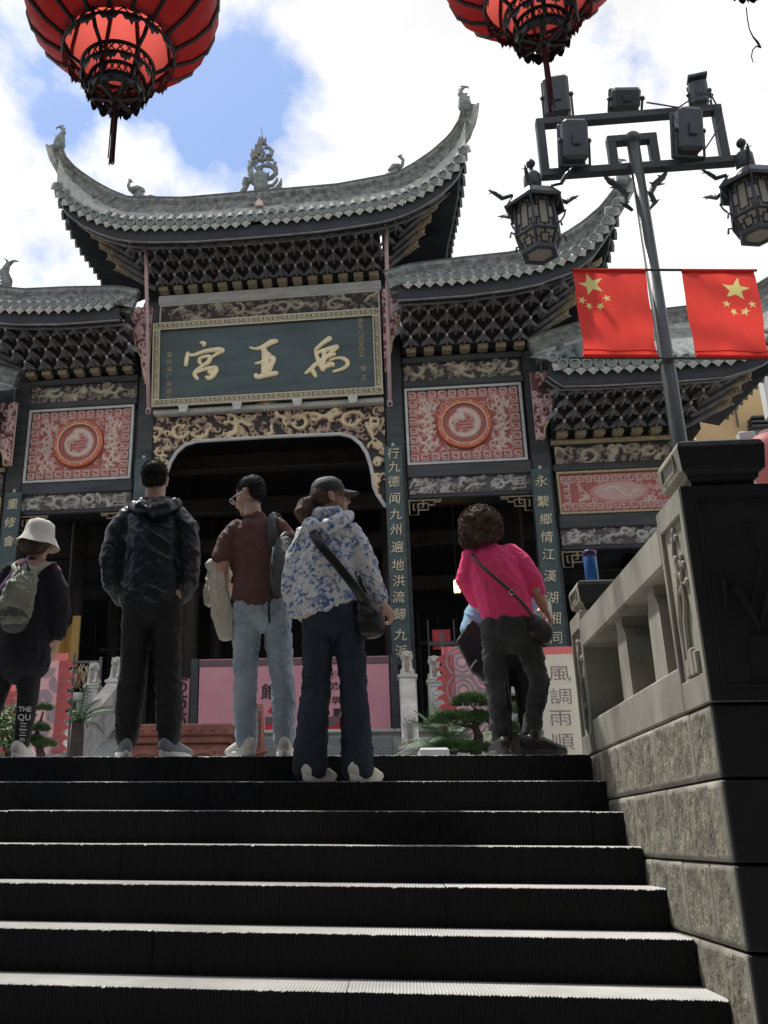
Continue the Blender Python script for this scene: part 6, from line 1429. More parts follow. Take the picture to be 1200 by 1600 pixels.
# porcelain-patterned jacket: cream ground with clustered blue and grey petals
def floral():
    m = mat('jacket_floral', (.6, .6, .6), .55, 0, 1); t = m.node_tree; n = t.nodes; l = t.links; b = n['Principled BSDF']; tcn = n.new('ShaderNodeTexCoord')
    dn = n.new('ShaderNodeTexNoise'); dn.inputs['Scale'].default_value = 40; dn.inputs['Detail'].default_value = 3; l.new(tcn.outputs['Object'], dn.inputs['Vector'])
    va = n.new('ShaderNodeVectorMath'); va.operation = 'MULTIPLY_ADD'; l.new(dn.outputs['Color'], va.inputs[0]); va.inputs[1].default_value = (.03, .03, .03); l.new(tcn.outputs['Object'], va.inputs[2])
    vo = n.new('ShaderNodeTexVoronoi'); vo.inputs['Scale'].default_value = 62; l.new(va.outputs[0], vo.inputs['Vector'])
    cl = n.new('ShaderNodeTexNoise'); cl.inputs['Scale'].default_value = 17; cl.inputs['Detail'].default_value = 3; l.new(tcn.outputs['Object'], cl.inputs['Vector'])
    r1 = n.new('ShaderNodeValToRGB'); r1.color_ramp.interpolation = 'CONSTANT'; e = r1.color_ramp.elements; e[0].color = (.05, .12, .33, 1); e[1].position = .18; e[1].color = (.24, .33, .52, 1)
    for p, c in ((.36, (.66, .66, .66)), (.62, (.58, .58, .63)), (.80, (.20, .21, .27)), (.90, (.68, .68, .67))): q = e.new(p); q.color = (*c, 1)
    sp = n.new('ShaderNodeSeparateColor'); l.new(vo.outputs['Color'], sp.inputs[0]); l.new(sp.outputs[0], r1.inputs[0])
    rr = n.new('ShaderNodeMapRange'); rr.inputs['From Min'].default_value = .40; rr.inputs['From Max'].default_value = .50; l.new(cl.outputs[0], rr.inputs[0])
    mxn = n.new('ShaderNodeMix'); mxn.data_type = 'RGBA'; l.new(rr.outputs[0], mxn.inputs[0]); mxn.inputs[6].default_value = (.66, .66, .65, 1); l.new(r1.outputs[0], mxn.inputs[7]); l.new(mxn.outputs[2], b.inputs['Base Color'])
floral()

def folds(A, f=(7, 7, 16), g=1.4, seed=0.):
    s = Vector((seed, seed*.7, 0))
    def d(c, n):
        q = Vector((c.x*f[0], c.y*f[1], c.z*f[2]))+s; w = noise.noise(q*.6)
        q2 = Vector((c.x*f[0]*g+c.z*5+w*1.6, c.y*f[1]*g, c.z*f[2]*.8+c.x*6))+s
        r = 1-abs(noise.noise(q2))*2.2
        r3 = 1-abs(noise.noise(Vector((c.x*f[0]*2.1+c.z*9+w*2, c.y*f[1]*2.1, c.z*f[2]*1.7-c.x*12))+s))*2.4
        return A*(.5*w+.85*max(0, r)**3+.4*max(0, r3)**3-.25)+A*.15*noise.noise(q*5)
    return d
def garment(name, lofts, m, parent, voxel=.009, A=.006, f=(7, 7, 16), seed=0., smooth=2, seg=16, balls=()):
    b = MB()
    for pts, rr, *sd in lofts: b.loft(pts, rr, seg, 0, sd[0] if sd else (1, 0, 0))
    for c, r, sc in balls: b.ball(c, r, 14, 0, sc)
    zm = min(q[2] for q in b.v); fo = folds(A, f, seed=seed) if A else None
    return remesh(b, name, m, voxel, smooth, (lambda c, n: fo(c, n)*min(1, max(.12, (c.z-zm-.025)/.09))) if A else None, parent)
def strap(name, pts, w, m, parent, th=.004, nrm=(0, 1, 0)):
    b = MB(); P_ = [Vector(p) for p in pts]; Q = []
    for i in range(len(P_)-1):
        p0, p1, p2, p3 = P_[max(i-1, 0)], P_[i], P_[i+1], P_[min(i+2, len(P_)-1)]
        for t in np.linspace(0, 1, 6)[:-1]: Q.append(.5*((2*p1)+(p2-p0)*t+(2*p0-5*p1+4*p2-p3)*t*t+(3*p1-p0-3*p2+p3)*t**3))
    Q.append(P_[-1]); b.tube(Q, (th, w/2), 8, side=nrm); return b.build(name, m, parent, True)
def head(b, T, eyes=True, s=1.):
    def p(x, y, z): return T @ Vector((x*s, y*s, z*s))
    def ball(c, r, sc): 
        m_ = MB(); m_.ball(c, r, 16, 0, sc); b.add([p(*q) for q in m_.v], m_.f)
    def loft(pts, rr, sd=(1, 0, 0)): m_ = MB(); m_.loft(pts, rr, 12, 0, sd); b.add([p(*q) for q in m_.v], m_.f)
    ball((0, -.012, .03), 1, (.074, .092, .086)); ball((0, .035, -.02), 1, (.062, .058, .085)); ball((0, .045, -.075), 1, (.036, .036, .028)); ball((0, .01, -.06), 1, (.052, .05, .045))
    ball((0, .05, .045), 1, (.055, .035, .045))
    for sx in (-1, 1): ball((sx*.035, .062, -.025), 1, (.026, .024, .028)); ball((sx*.030, .078, .022), 1, (.022, .012, .008))
    loft([(0, .088, .012), (0, .104, -.018), (0, .108, -.028)], [.009, .012, .014]); 
    for sx in (-1, 1): ball((sx*.011, .096, -.032), 1, (.009, .011, .008))
    ball((0, .088, -.052), 1, (.022, .012, .0065)); ball((0, .086, -.064), 1, (.019, .012, .0075)); ball((0, .078, -.09), 1, (.02, .017, .016))
    for sx in (-1, 1):
        ball((sx*.076, -.008, -.008), 1, (.010, .020, .032)); ball((sx*.082, -.014, .008), 1, (.009, .016, .018)); ball((sx*.079, -.004, -.032), 1, (.008, .010, .012))
def face_parts(parent, T, s=1.):
    def P_(x, y, z): return T @ Vector((x*s, y*s, z*s))
    for sx in (-1, 1):
        b = MB(); m_ = MB(); m_.ball((sx*.030, .082, .003), 1, 10, 0, (.013, .008, .005)); b.add([P_(*q) for q in m_.v], m_.f); b.build('eye', 'eye_dark', parent, True)
        b = MB(); b.tube([P_(sx*.016, .094, .020), P_(sx*.032, .091, .026), P_(sx*.048, .078, .021)], [.003, .004, .002], 5); b.build('eyebrow', 'hair_black', parent, True)
    b = MB(); m_ = MB(); m_.ball((0, .092, -.058), 1, 10, 0, (.019, .008, .007)); b.add([P_(*q) for q in m_.v], m_.f); b.build('lips', 'lip', parent, True)
def hand(b, wrist, d, up, L_=.175, curl_=.5, thumb=1):
    # palm and five separate bent fingers; d: direction of the fingers, up: back of the hand
    w = Vector(wrist); d = Vector(d).normalized(); up = Vector(up); sd = d.cross(up).normalized(); up = sd.cross(d).normalized(); k = L_/.175
    b.loft([w-d*.03, w+d*.02*k, w+d*.06*k, w+d*.085*k], [(.026*k, .022*k), (.034*k, .017*k), (.040*k, .015*k), (.038*k, .013*k)], 12, 0, sd)
    for i, (o, l) in enumerate(((-.030, .062), (-.010, .074), (.010, .070), (.029, .054))):
        p = w+d*.085*k+sd*o*k; dd = d.copy(); pts = [p-d*.03*k, p]; a = 0
        for q, f in enumerate((.42, .32, .26)):
            a += curl_*(.8 if q == 0 else .7); dd = (d*math.cos(a)-up*math.sin(a)); pts.append(pts[-1]+dd*l*f*k)
        b.loft(pts, [.0095*k, .0095*k, .0088*k, .008*k, .007*k], 8, 0, sd)
    p = w+d*.02*k-sd*.03*k*thumb; t1 = (d*.75-sd*.65*thumb-up*.25).normalized(); t2 = (d*.85-sd*.15*thumb-up*.45).normalized()
    b.loft([p, p+t1*.035*k, p+t1*.035*k+t2*.028*k, p+t1*.035*k+t2*.05*k], [.014*k, .012*k, .010*k, .008*k], 8)
def hair_strands(b, T, balls, n, l, s=1., down=.6, w=.0016):
    for k in range(n):
        c, sc = balls[rng.integers(len(balls))]; u = rng.normal(size=3); u /= np.linalg.norm(u)
        p = Vector((c[0]+u[0]*sc[0], c[1]+u[1]*sc[1], c[2]+u[2]*sc[2])); nn = Vector((u[0], u[1], u[2])); dn = Vector((0, -.5, -1)); tg = (dn-nn*dn.dot(nn)); tg = tg.normalized() if tg.length > .05 else Vector((0, -1, 0))
        e = (nn*(1-down)+tg*down+Vector(rng.normal(size=3))*.15).normalized(); sd = e.cross(nn).normalized()*w
        a0 = T @ ((p-sd)*s); a1 = T @ ((p+sd)*s); a2 = T @ ((p+e*l*rng.uniform(.6, 1.1)+nn*.003)*s); b.add([a0, a1, a2], [(0, 1, 2)])
def Hm(hc, yaw=0, pitch=0, roll=0): return Matrix.Translation(hc) @ Matrix.Rotation(rad(yaw), 4, 'Z') @ Matrix.Rotation(rad(pitch), 4, 'X') @ Matrix.Rotation(rad(roll), 4, 'Y')
def shoe(parent, x, y, z, yaw, up, sole, L_=.28, high=False, name='shoe', stripe=None):
    T = Matrix.Translation((x, y, z)) @ Matrix.Rotation(rad(yaw), 4, 'Z') @ Matrix.Translation((0, .035, 0)); b = MB()
    A = [(0, -.080, .062), (0, -.06, .058), (0, .02, .058), (0, .09, .045), (0, .15, .038)]
    b.loft([T @ Vector(q) for q in A], [(.033, .046), (.040, .046), (.043, .043), (.048, .034), (.038, .026)], 14, 0, T.to_3x3() @ Vector((1, 0, 0)))
    b.loft([T @ Vector((0, -.045, .06)), T @ Vector((0, -.022, .074 if not high else .115))], [.034, .034], 12)
    u = remesh(b, name, up, .005, 2, lambda c, n: .0012*noise.noise(c*50)); o = obj(name, u, parent)
    b = MB(); outline = []
    for i in range(24):
        a = 2*math.pi*i/24; yy = math.sin(a); xx = math.cos(a); wdt = .046 if yy > 0 else .040; outline.append((xx*wdt*(1-.12*abs(yy)), .035+yy*.145))
    vs = []; lv = [(.0, .96), (.006, 1.02), (.022, 1.04), (.032, 1.0)]
    for zz, k in lv: vs += [T @ Vector((a*k, c*k, zz+(.012*max(0, c-.05)/.12) + (.006 if c < -.06 and zz > .01 else 0))) for a, c in outline]
    m = 24; b.add(vs, [(r*m+i, r*m+(i+1) % m, (r+1)*m+(i+1) % m, (r+1)*m+i) for r in range(3) for i in range(m)]+[tuple(range(m-1, -1, -1)), tuple(3*m+i for i in range(m))]); b.build('sole', sole, o, True)
    b = MB()
    for k in range(4): b.tube([T @ Vector((-.022, .02+.022*k, .098-.010*k)), T @ Vector((.022, .028+.022*k, .098-.010*k))], .003, 5)
    b.build('lace', sole, o)
    return o
def person(x, y, z, label):
    return thing('person', (x, y, z), 0, label, 'person')

# ------------------------------------------------ man in the black hooded jacket
p = person(-1.36, 5.45, 0, 'man in black hooded jacket and black trousers, hands in his pockets')
T = Hm((-.035, -.01, 1.675), 4, -8)
b = MB(); head(b, T); b.loft([(-.03, -.02, 1.60), (-.03, -.02, 1.48)], [.058, .062]); b.loft([(-.03, 0, 1.45), (-.03, 0, 1.2), (-.02, 0, 1.0)], [(.15, .09), (.15, .10), (.14, .1)])
for sx in (-1, 1):
    b.loft([(-.03+sx*.16, 0, 1.43), (-.03+sx*.215, -.02, 1.17), (-.03+sx*.165, .04, .98)], [.05, .042, .028]); hand(b, (-.03+sx*.145, .05, .96), (-.2*sx, .25, -1), (sx, -.2, 0), .15, curl_=.5, thumb=sx)
    b.loft([(sx*.085, 0, .95), (sx*.10, 0, .52), (sx*.115, -.01, .12)], [.075, .05, .038])
remesh(b, 'body', 'skin', .007, 2, None, p); face_parts(p, T)
b = MB(); hb = [((0, -.018, .040), (.080, .096, .086)), ((0, -.045, -.005), (.068, .062, .062))]
for c, sc in hb: m_ = MB(); m_.ball(c, 1, 18, 0, sc); b.add([T @ Vector(q) for q in m_.v], m_.f)
h_ = remesh(b, 'hair', 'hair_black', .006, 2, lambda c, n: .0025*noise.noise(c*90), p); b = MB(); hair_strands(b, T, hb, 4200, .011, down=.25); b.build('hair_strands', 'hair_black', h_)['kind'] = 'stuff'
def trousers(p, m, hips, legs, seed, A=.006, voxel=.009, name='trousers', f=(6, 6, 15)):
    L_ = [(hips[0], hips[1])]+legs; return garment(name, L_, m, p, voxel, A, f, seed)
trousers(p, 'trouser_black', ([(-.03, 0, 1.0), (-.02, 0, .86)], [(.165, .115), (.18, .125)]),
         [([(-.10, 0, .88), (-.112, 0, .50), (-.125, -.012, .26), (-.125, -.01, .12)], [(.098, .115), (.078, .085), (.080, .085), (.066, .075)]), ([(.07, 0, .88), (.095, .01, .50), (.115, .0, .26), (.12, -.005, .12)], [(.098, .115), (.078, .085), (.080, .085), (.066, .075)])], 1.3, .008)
for sx in (-1, 1): garment('cuff', [([(sx*.122-.002, -.01, .14), (sx*.122-.002, -.012, .085)], [(.062, .07), (.055, .062)])], 'trouser_black', p, .008, .006, (10, 10, 40), 3)
garment('jacket', [([(-.03, 0, .92), (-.035, 0, 1.08), (-.035, 0, 1.28), (-.035, -.005, 1.43), (-.03, 0, 1.50)], [(.188, .135), (.190, .130), (.195, .130), (.172, .105), (.085, .075)])]+
        [([(-.035+sx*.155, 0, 1.445), (-.035+sx*.215, -.01, 1.36), (-.035+sx*.250, -.03, 1.17), (-.035+sx*.235, .01, 1.02), (-.035+sx*.19, .06, .95)], [.068, .072, .064, .06, .05]) for sx in (-1, 1)], 'cloth_shell', p, .008, .0085, (6, 6, 9), 5)
garment('hem_band', [([(-.03, 0, .905), (-.03, 0, .935)], [(.182, .128), (.184, .130)])], 'cloth_black', p, .008, .002)
garment('hood', [([(-.155, .03, 1.50), (-.145, -.06, 1.49), (-.08, -.135, 1.455), (0, -.155, 1.43), (.07, -.13, 1.455), (.115, -.05, 1.505), (.11, .04, 1.52)], [.026, .038, .046, .052, .048, .036, .024]), ([(-.09, -.08, 1.51), (-.02, -.11, 1.485), (.06, -.07, 1.51)], [.035, .04, .035])], 'cloth_shell', p, .007, .009, (14, 14, 10), 8)
garment('collar_lining', [([(-.115, .0, 1.545), (-.08, -.055, 1.55), (-.03, -.075, 1.54), (.03, -.055, 1.55), (.06, .0, 1.545)], [.010, .012, .012, .012, .010])], 'shoe_grey', p, .005, .001)
shoe(p, -.125, -.03, 0, 22, 'shoe_grey', 'sole_white'); shoe(p, .125, -.03, 0, -24, 'shoe_grey', 'sole_white')

# ------------------------------------------------ man in the brown T-shirt
p = person(-.70, 5.42, 0, 'man in brown T-shirt, glasses and pale jeans looking left')
T = Hm((-.085, .0, 1.545), 62, -12)
b = MB(); head(b, T); b.loft([(-.075, -.01, 1.47), (-.06, -.01, 1.37)], [.052, .058]); b.loft([(-.05, 0, 1.30), (-.03, 0, 1.1), (-.02, 0, .95)], [(.14, .085), (.13, .09), (.13, .095)])
b.loft([(-.20, .0, 1.30), (-.255, -.04, 1.08), (-.262, -.03, 1.055), (-.26, .05, 1.02), (-.25, .16, 1.03)], [.048, .043, .043, .038, .028]); hand(b, (-.25, .17, 1.03), (0.2, 1, .1), (0, 0, 1), curl_=.6, thumb=-1)
b.loft([(.13, .0, 1.30), (.17, .04, 1.08), (.13, .18, 1.1)], [.045, .038, .028]); hand(b, (.13, .19, 1.1), (-.4, .5, .5), (0, 1, 0), curl_=.8)
b.loft([(-.09, 0, .85), (-.105, .012, .5), (-.09, -.01, .12)], [.06, .04, .03]); b.loft([(.065, 0, .85), (.10, .035, .5), (.12, -.0, .12)], [.06, .04, .03])
remesh(b, 'body', 'skin', .0065, 2, None, p); face_parts(p, T)
b = MB(); hb = [((0, -.014, .052), (.079, .094, .078)), ((0, -.045, .01), (.070, .060, .062)), ((0, .03, .075), (.062, .055, .045))]
for c, sc in hb: m_ = MB(); m_.ball(c, 1, 18, 0, sc); b.add([T @ Vector(q) for q in m_.v], m_.f)
h_ = remesh(b, 'hair', 'hair_black', .006, 2, lambda c, n: .003*noise.noise(c*70), p); b = MB(); hair_strands(b, T, hb, 3600, .018, down=.6); b.build('hair_strands', 'hair_black', h_)['kind'] = 'stuff'
g = MB()
for sx in (-1, 1):
    q = [T @ Vector((sx*.033+.024*math.cos(a), .118, .0+.018*math.sin(a))) for a in np.linspace(0, 6.28, 14)]; g.tube(q, .0022, 5)
    g.tube([T @ Vector((sx*.057, .116, .006)), T @ Vector((sx*.072, .06, .010)), T @ Vector((sx*.080, .0, .008))], .0022, 5)
g.tube([T @ Vector((-.009, .120, .003)), T @ Vector((.009, .120, .003))], .002, 5); gl = g.build('glasses', 'metal', p)
for sx in (-1, 1): g = MB(); g.add([T @ Vector((sx*.033+.023*math.cos(a), .1175, .0+.017*math.sin(a))) for a in np.linspace(0, 5.8, 13)], [tuple(range(13))]); g.build('lens', 'lens', gl)
trousers(p, 'denim_pale', ([(-.02, 0, .93), (-.015, 0, .82)], [(.140, .10), (.162, .122)]),
         [([(-.09, 0, .85), (-.105, .012, .62), (-.105, .012, .48), (-.10, -.01, .28), (-.09, -.01, .085)], [(.090, .11), (.076, .09), (.067, .078), (.066, .072), (.062, .066)]), ([(.065, 0, .85), (.085, .03, .62), (.10, .035, .48), (.12, .0, .28), (.12, -.005, .085)], [(.090, .11), (.076, .09), (.067, .078), (.066, .072), (.060, .066)])], 7.7, .0105, f=(7, 7, 17))
b = MB(); 
for x0 in (-.085, .06): b.tube([(x0-.05, -.112, .88), (x0+.045, -.115, .88), (x0+.045, -.120, .80), (x0, -.124, .77), (x0-.05, -.118, .80), (x0-.05, -.112, .88)], .0012, 4)
b.build('back_pockets', 'denim_dark', p)['kind'] = 'stuff'
garment('t_shirt', [([(-.02, 0, .90), (-.025, 0, 1.06), (-.04, 0, 1.22), (-.05, -.005, 1.33), (-.055, -.005, 1.385)], [(.172, .132), (.160, .118), (.172, .112), (.155, .092), (.075, .065)]),
        ([(-.165, .0, 1.335), (-.215, -.012, 1.26), (-.25, -.03, 1.15)], [.062, .068, .062]), ([(.08, .0, 1.335), (.13, .0, 1.26), (.165, .02, 1.14)], [.062, .068, .06])], 'tee_brown', p, .008, .0075, (5, 5, 8), 2)
b = MB(); b.tube([(-.125, .0, 1.40), (-.11, -.05, 1.398), (-.06, -.075, 1.392), (-.01, -.05, 1.398), (.01, .0, 1.40)], .008, 6); b.build('neckline', 'tee_brown', p, True)
jk = thing('draped_jacket', (-.70, 5.42, 0), 0, 'cream jacket hanging from the left forearm of the man in the brown T-shirt', 'jacket')
garment('cloth', [([(-.27, -.02, 1.10), (-.275, -.03, .95), (-.235, -.03, .80), (-.21, -.02, .68)], [(.05, .05), (.055, .04), (.07, .04), (.055, .03)], (1, .4, 0)), ([(-.31, .02, 1.09), (-.335, .05, .98), (-.34, .05, .90)], [(.025, .05), (.032, .045), (.025, .03)]), ([(-.26, .10, 1.08), (-.27, .12, .9), (-.25, .1, .74)], [(.04, .06), (.045, .05), (.05, .035)]), ([(-.31, -.03, 1.11), (-.27, .05, 1.115), (-.25, .14, 1.10)], [.035, .04, .03]), ([(-.335, .05, .91), (-.30, .02, .89)], [.022, .02])], 'cream_cloth', jk, .007, .011, (14, 14, 7), 4)
bp = thing('backpack', (-.70, 5.42, 0), 0, 'black backpack slung on the right shoulder of the man in the brown T-shirt', 'backpack')
garment('pack', [([(.135, -.14, 1.20), (.14, -.17, 1.10), (.14, -.175, .98), (.13, -.155, .92)], [(.05, .035), (.082, .06), (.085, .065), (.07, .05)], (1, .35, 0))], 'bag_grey', bp, .008, .006, (8, 8, 8), 6)
strap('shoulder_strap', [(.075, -.11, 1.17), (.06, -.12, 1.27), (.055, -.085, 1.37), (.075, .0, 1.405), (.09, .08, 1.33)], .055, 'bag_grey', bp, .006); strap('shoulder_strap', [(.12, -.16, 1.22), (.15, -.12, 1.26), (.19, -.06, 1.24), (.2, .0, 1.18)], .03, 'bag_black', bp)
strap('dangling_strap', [(.06, -.16, .93), (.05, -.165, .82), (.055, -.16, .72)], .014, 'bag_black', bp)
b = MB(); b.tube([(.08, -.215, 1.15), (.075, -.235, 1.05), (.08, -.235, .96)], .004, 5); b.tube([(.19, -.2, 1.15), (.205, -.22, 1.05), (.2, -.21, .96)], .004, 5); b.build('zip', 'metal', bp)['kind'] = 'stuff'
shoe(p, -.085, -.03, 0, 38, 'shoe_white', 'sole_white'); shoe(p, .125, -.02, 0, 4, 'shoe_white', 'sole_white')

# ------------------------------------------------ woman in the flowered jacket
p = person(-.285, 5.13, -.15, 'woman in blue and white flowered jacket and black cap, one step down')
T = Hm((-.0, -.0, 1.555), -74, 9)
b = MB(); head(b, T, s=.97); b.loft([(-.015, -.01, 1.50), (-.02, -.01, 1.39)], [.048, .052]); b.loft([(-.01, 0, 1.34), (0, 0, 1.1), (0, 0, .95)], [(.13, .08), (.12, .085), (.13, .095)])
WR = (.275, .02, .945); b.loft([(.12, 0, 1.33), (.20, -.02, 1.12), WR], [.042, .036, .026]); hand(b, WR, (.55, .25, -.75), (.6, -.6, .4), curl_=.9, thumb=-1)
b.loft([(-.15, 0, 1.33), (-.19, .05, 1.1), (-.15, .2, 1.0)], [.042, .036, .026]); hand(b, (-.15, .21, 1.0), (.5, .8, 0), (0, 0, 1), curl_=.5)
for sx in (-1, 1): b.loft([(sx*.08, 0, .9), (sx*.105, 0, .5), (sx*.125, -.01, .12)], [.07, .048, .036])
remesh(b, 'body', 'skin', .006, 2, None, p); face_parts(p, T, .97)
b = MB(); hb = [((0, -.03, .02), (.078, .086, .075)), ((0, -.05, -.03), (.055, .045, .04))]
for c, sc in hb: m_ = MB(); m_.ball(c, 1, 18, 0, sc); b.add([T @ Vector(q) for q in m_.v], m_.f)
b.loft([T @ Vector(q) for q in ((0, -.10, .0), (0, -.145, -.02), (.02, -.175, -.075), (.03, -.17, -.145))], [.03, .048, .054, .026], 12)
h_ = remesh(b, 'hair', 'hair_brown', .006, 2, lambda c, n: .003*noise.noise(Vector((c.x*120, c.y*120, c.z*25))), p)
b = MB(); hair_strands(b, T, [((.02, -.15, -.06), (.046, .046, .07)), hb[0]], 2200, .03, down=.85); b.build('hair_strands', 'hair_brown', h_)['kind'] = 'stuff'
b = MB(); m_ = MB(); vs = []
cap_prof = [(1.0, .0), (1.02, .02), (.98, .045), (.86, .075), (.6, .098), (.25, .108), (.02, .11)]
for r, z in cap_prof:
    for k in range(28): a = 2*math.pi*k/28; vs.append((r*.083*math.cos(a), -.006+r*.100*math.sin(a), z+.022))
b.add([T @ Vector(q) for q in vs], [(i*28+k, i*28+(k+1) % 28, (i+1)*28+(k+1) % 28, (i+1)*28+k) for i in range(6) for k in range(28)])
cap = b.build('cap', 'cap_black', p, True)
b = MB(); vs = []
for i in range(13):
    a = math.radians(lerp(25, 155, i/12)); 
    for j in range(5): q = j/4; vs.append((.083*math.cos(a)*(1+.02*q), -.006+.098*math.sin(a)+q*.085*math.sin(a)**.7, .030-.010*q-.022*abs(math.cos(a))**2*q+.010*math.sin(a)*(1-q)))
n_ = len(vs); vs += [(x, y, z-.004) for x, y, z in vs]; fs = [(i*5+j, i*5+j+1, (i+1)*5+j+1, (i+1)*5+j) for i in range(12) for j in range(4)]; fs += [tuple(q+n_ for q in f[::-1]) for f in fs]
b.add([T @ Vector(q) for q in vs], fs); b.build('brim', 'cap_black', cap, True)
trousers(p, 'denim_dark', ([(0, 0, .99), (0, 0, .86)], [(.15, .11), (.172, .13)]),
         [([(-.075, 0, .87), (-.09, .015, .52), (-.115, .0, .28), (-.13, -.005, .075)], [(.086, .110), (.078, .090), (.084, .094), (.092, .108)]), ([(.08, 0, .87), (.105, .015, .52), (.115, .0, .28), (.12, -.005, .075)], [(.086, .110), (.075, .088), (.078, .090), (.086, .104)])], 3.1, .009)
garment('jacket', [([(-.03, .0, .94), (-.035, 0, 1.08), (-.02, 0, 1.24), (-.01, -.005, 1.34), (-.01, -.005, 1.42)], [(.188, .14), (.180, .13), (.168, .12), (.150, .10), (.075, .07)]),
        ([(-.14, .0, 1.34), (-.19, .01, 1.2), (-.225, .03, 1.03), (-.205, .05, .93)], [.062, .066, .062, .055]), ([(.12, .0, 1.345), (.175, -.01, 1.22), (.225, -.01, 1.08), (.262, .01, .965)], [.062, .064, .056, .042])], 'jacket_floral', p, .008, .010, (8, 8, 9), 9)
garment('hood', [([(-.13, .04, 1.43), (-.125, -.05, 1.40), (-.085, -.12, 1.345), (-.02, -.13, 1.34), (.06, -.10, 1.39), (.105, -.03, 1.44), (.10, .05, 1.46)], [.028, .042, .048, .045, .042, .036, .028]), ([(-.06, -.06, 1.44), (.03, -.05, 1.45)], [.045, .045])], 'jacket_floral', p, .007, .007, (14, 14, 12), 12)
garment('lower_hem', [([(-.03, 0, .915), (-.03, 0, .935)], [(.176, .128), (.182, .133)])], 'cream_cloth', p, .008, .003)
garment('cuff', [([(.262, .01, .965), (.270, .015, .948)], [.040, .036])], 'cream_cloth', p, .006, .002)
bg = thing('shoulder_bag', (-.285, 5.13, -.15), 0, 'black slouchy shoulder bag on a wide strap across the flowered jacket', 'bag')
strap('strap', [(-.10, .02, 1.43), (-.105, -.10, 1.36), (-.05, -.165, 1.24), (.04, -.165, 1.12), (.13, -.15, 1.0), (.185, -.10, .92)], .052, 'bag_black', bg, .005)
garment('bag', [([(.175, -.08, .95), (.20, -.08, .86), (.215, -.075, .77)], [(.04, .03), (.075, .045), (.076, .042)], (1, .2, 0))], 'bag_black', bg, .008, .008, (8, 8, 9), 14)
shoe(p, -.115, -.045, 0, -28, 'shoe_white', 'sole_white', name='shoe'); shoe(p, .125, -.045, 0, -30, 'shoe_white', 'sole_white')

# ------------------------------------------------ woman in pink
p = person(.67, 5.45, 0, 'woman with curly brown hair in bright pink sweater and black jeans')
T = Hm((-.085, .015, 1.28), -18, -6)
b = MB(); head(b, T, s=.95); b.loft([(-.08, .0, 1.24), (-.06, .0, 1.12)], [.05, .055]); b.loft([(-.05, 0, 1.10), (0, 0, .95), (.02, 0, .80)], [(.13, .085), (.14, .1), (.14, .11)])
b.loft([(.09, 0, 1.09), (.165, -.02, .975), (.19, -.02, .93), (.225, .03, .865), (.242, .06, .825)], [.045, .040, .040, .034, .025]); hand(b, (.242, .06, .825), (.35, .45, -.35), (.5, -.5, .6), .165, .9, -1)
b.loft([(-.15, .02, 1.06), (-.17, .09, .93), (-.08, .2, .86)], [.04, .034, .028]); hand(b, (-.08, .2, .86), (.9, .4, .1), (0, 0, 1), .165, .7)
b.loft([(-.05, 0, .70), (-.072, .01, .42), (-.06, -.01, .12)], [.06, .04, .03]); b.loft([(.10, 0, .70), (.16, .05, .48), (.175, .055, .41), (.135, .03, .25), (.10, .01, .12)], [.055, .04, .036, .032, .03])
remesh(b, 'body', 'skin', .0065, 2, None, p); face_parts(p, T, .95)
b = MB(); hb = [((0, -.02, .045), (.118, .118, .105)), ((0, -.05, -.02), (.108, .09, .085)), ((-.05, -.045, -.055), (.06, .055, .06)), ((.05, -.02, .0), (.07, .07, .07))]
for c, sc in hb: m_ = MB(); m_.ball(c, 1, 18, 0, sc); b.add([T @ Vector(q) for q in m_.v], m_.f)
h_ = remesh(b, 'hair', 'hair_brown', .007, 2, lambda c, n: .012*noise.noise(c*38)+.006*noise.noise(c*90), p)
b = MB()
for k in range(2600):
    c, sc = hb[rng.integers(len(hb))]; u = rng.normal(size=3); u /= np.linalg.norm(u)
    if u[1] > .75: continue
    q = Vector((c[0]+u[0]*sc[0], c[1]+u[1]*sc[1], c[2]+u[2]*sc[2])); nn = Vector(u); t1 = nn.orthogonal().normalized(); t2 = nn.cross(t1); a0 = rng.uniform(0, 6.3); r = rng.uniform(.006, .013)
    b.tube([T @ (q+nn*(.003+.010*math.sin(a*.8))+(t1*math.cos(a0+a)+t2*math.sin(a0+a))*r) for a in np.linspace(0, 4.2, 5)], .0019, 3, cap=False)
hair_strands(b, T, hb, 5000, .03, s=.95, down=.05, w=.0009); b.build('curls', 'hair_brown', h_)['kind'] = 'stuff'
trousers(p, 'denim_black', ([(.03, 0, .80), (.03, 0, .69)], [(.130, .110), (.145, .132)]),
         [([(-.05, 0, .72), (-.072, .01, .46), (-.068, .0, .30), (-.06, -.01, .12)], [(.078, .105), (.056, .066), (.050, .058), (.050, .056)]), ([(.10, .0, .72), (.16, .05, .48), (.175, .055, .41), (.135, .03, .25), (.100, .01, .12)], [(.080, .105), (.060, .074), (.056, .068), (.050, .058), (.050, .056)])], 11.7, .010)
garment('sweater', [([(.02, 0, .80), (.005, 0, .92), (-.03, 0, 1.05), (-.055, .0, 1.13), (-.065, .0, 1.18)], [(.150, .135), (.158, .14), (.158, .13), (.140, .10), (.07, .065)]),
        ([(.06, .0, 1.135), (.125, -.02, 1.07), (.178, -.03, .975), (.200, .0, .915)], [.066, .066, .060, .046]), ([(-.15, .0, 1.13), (-.19, .03, 1.0), (-.13, .13, .90)], [.062, .062, .05])], 'knit_pink', p, .008, .0065, (6, 6, 10), 15)
garment('sweater_welt', [([(.025, 0, .765), (.022, 0, .81)], [(.146, .128), (.150, .132)])], 'knit_pink', p, .007, .002, (30, 30, 3))
bg = thing('crossbody_bag', (.67, 5.45, 0), 0, 'small black handbag on a thin brown strap at the hip of the woman in pink', 'bag')
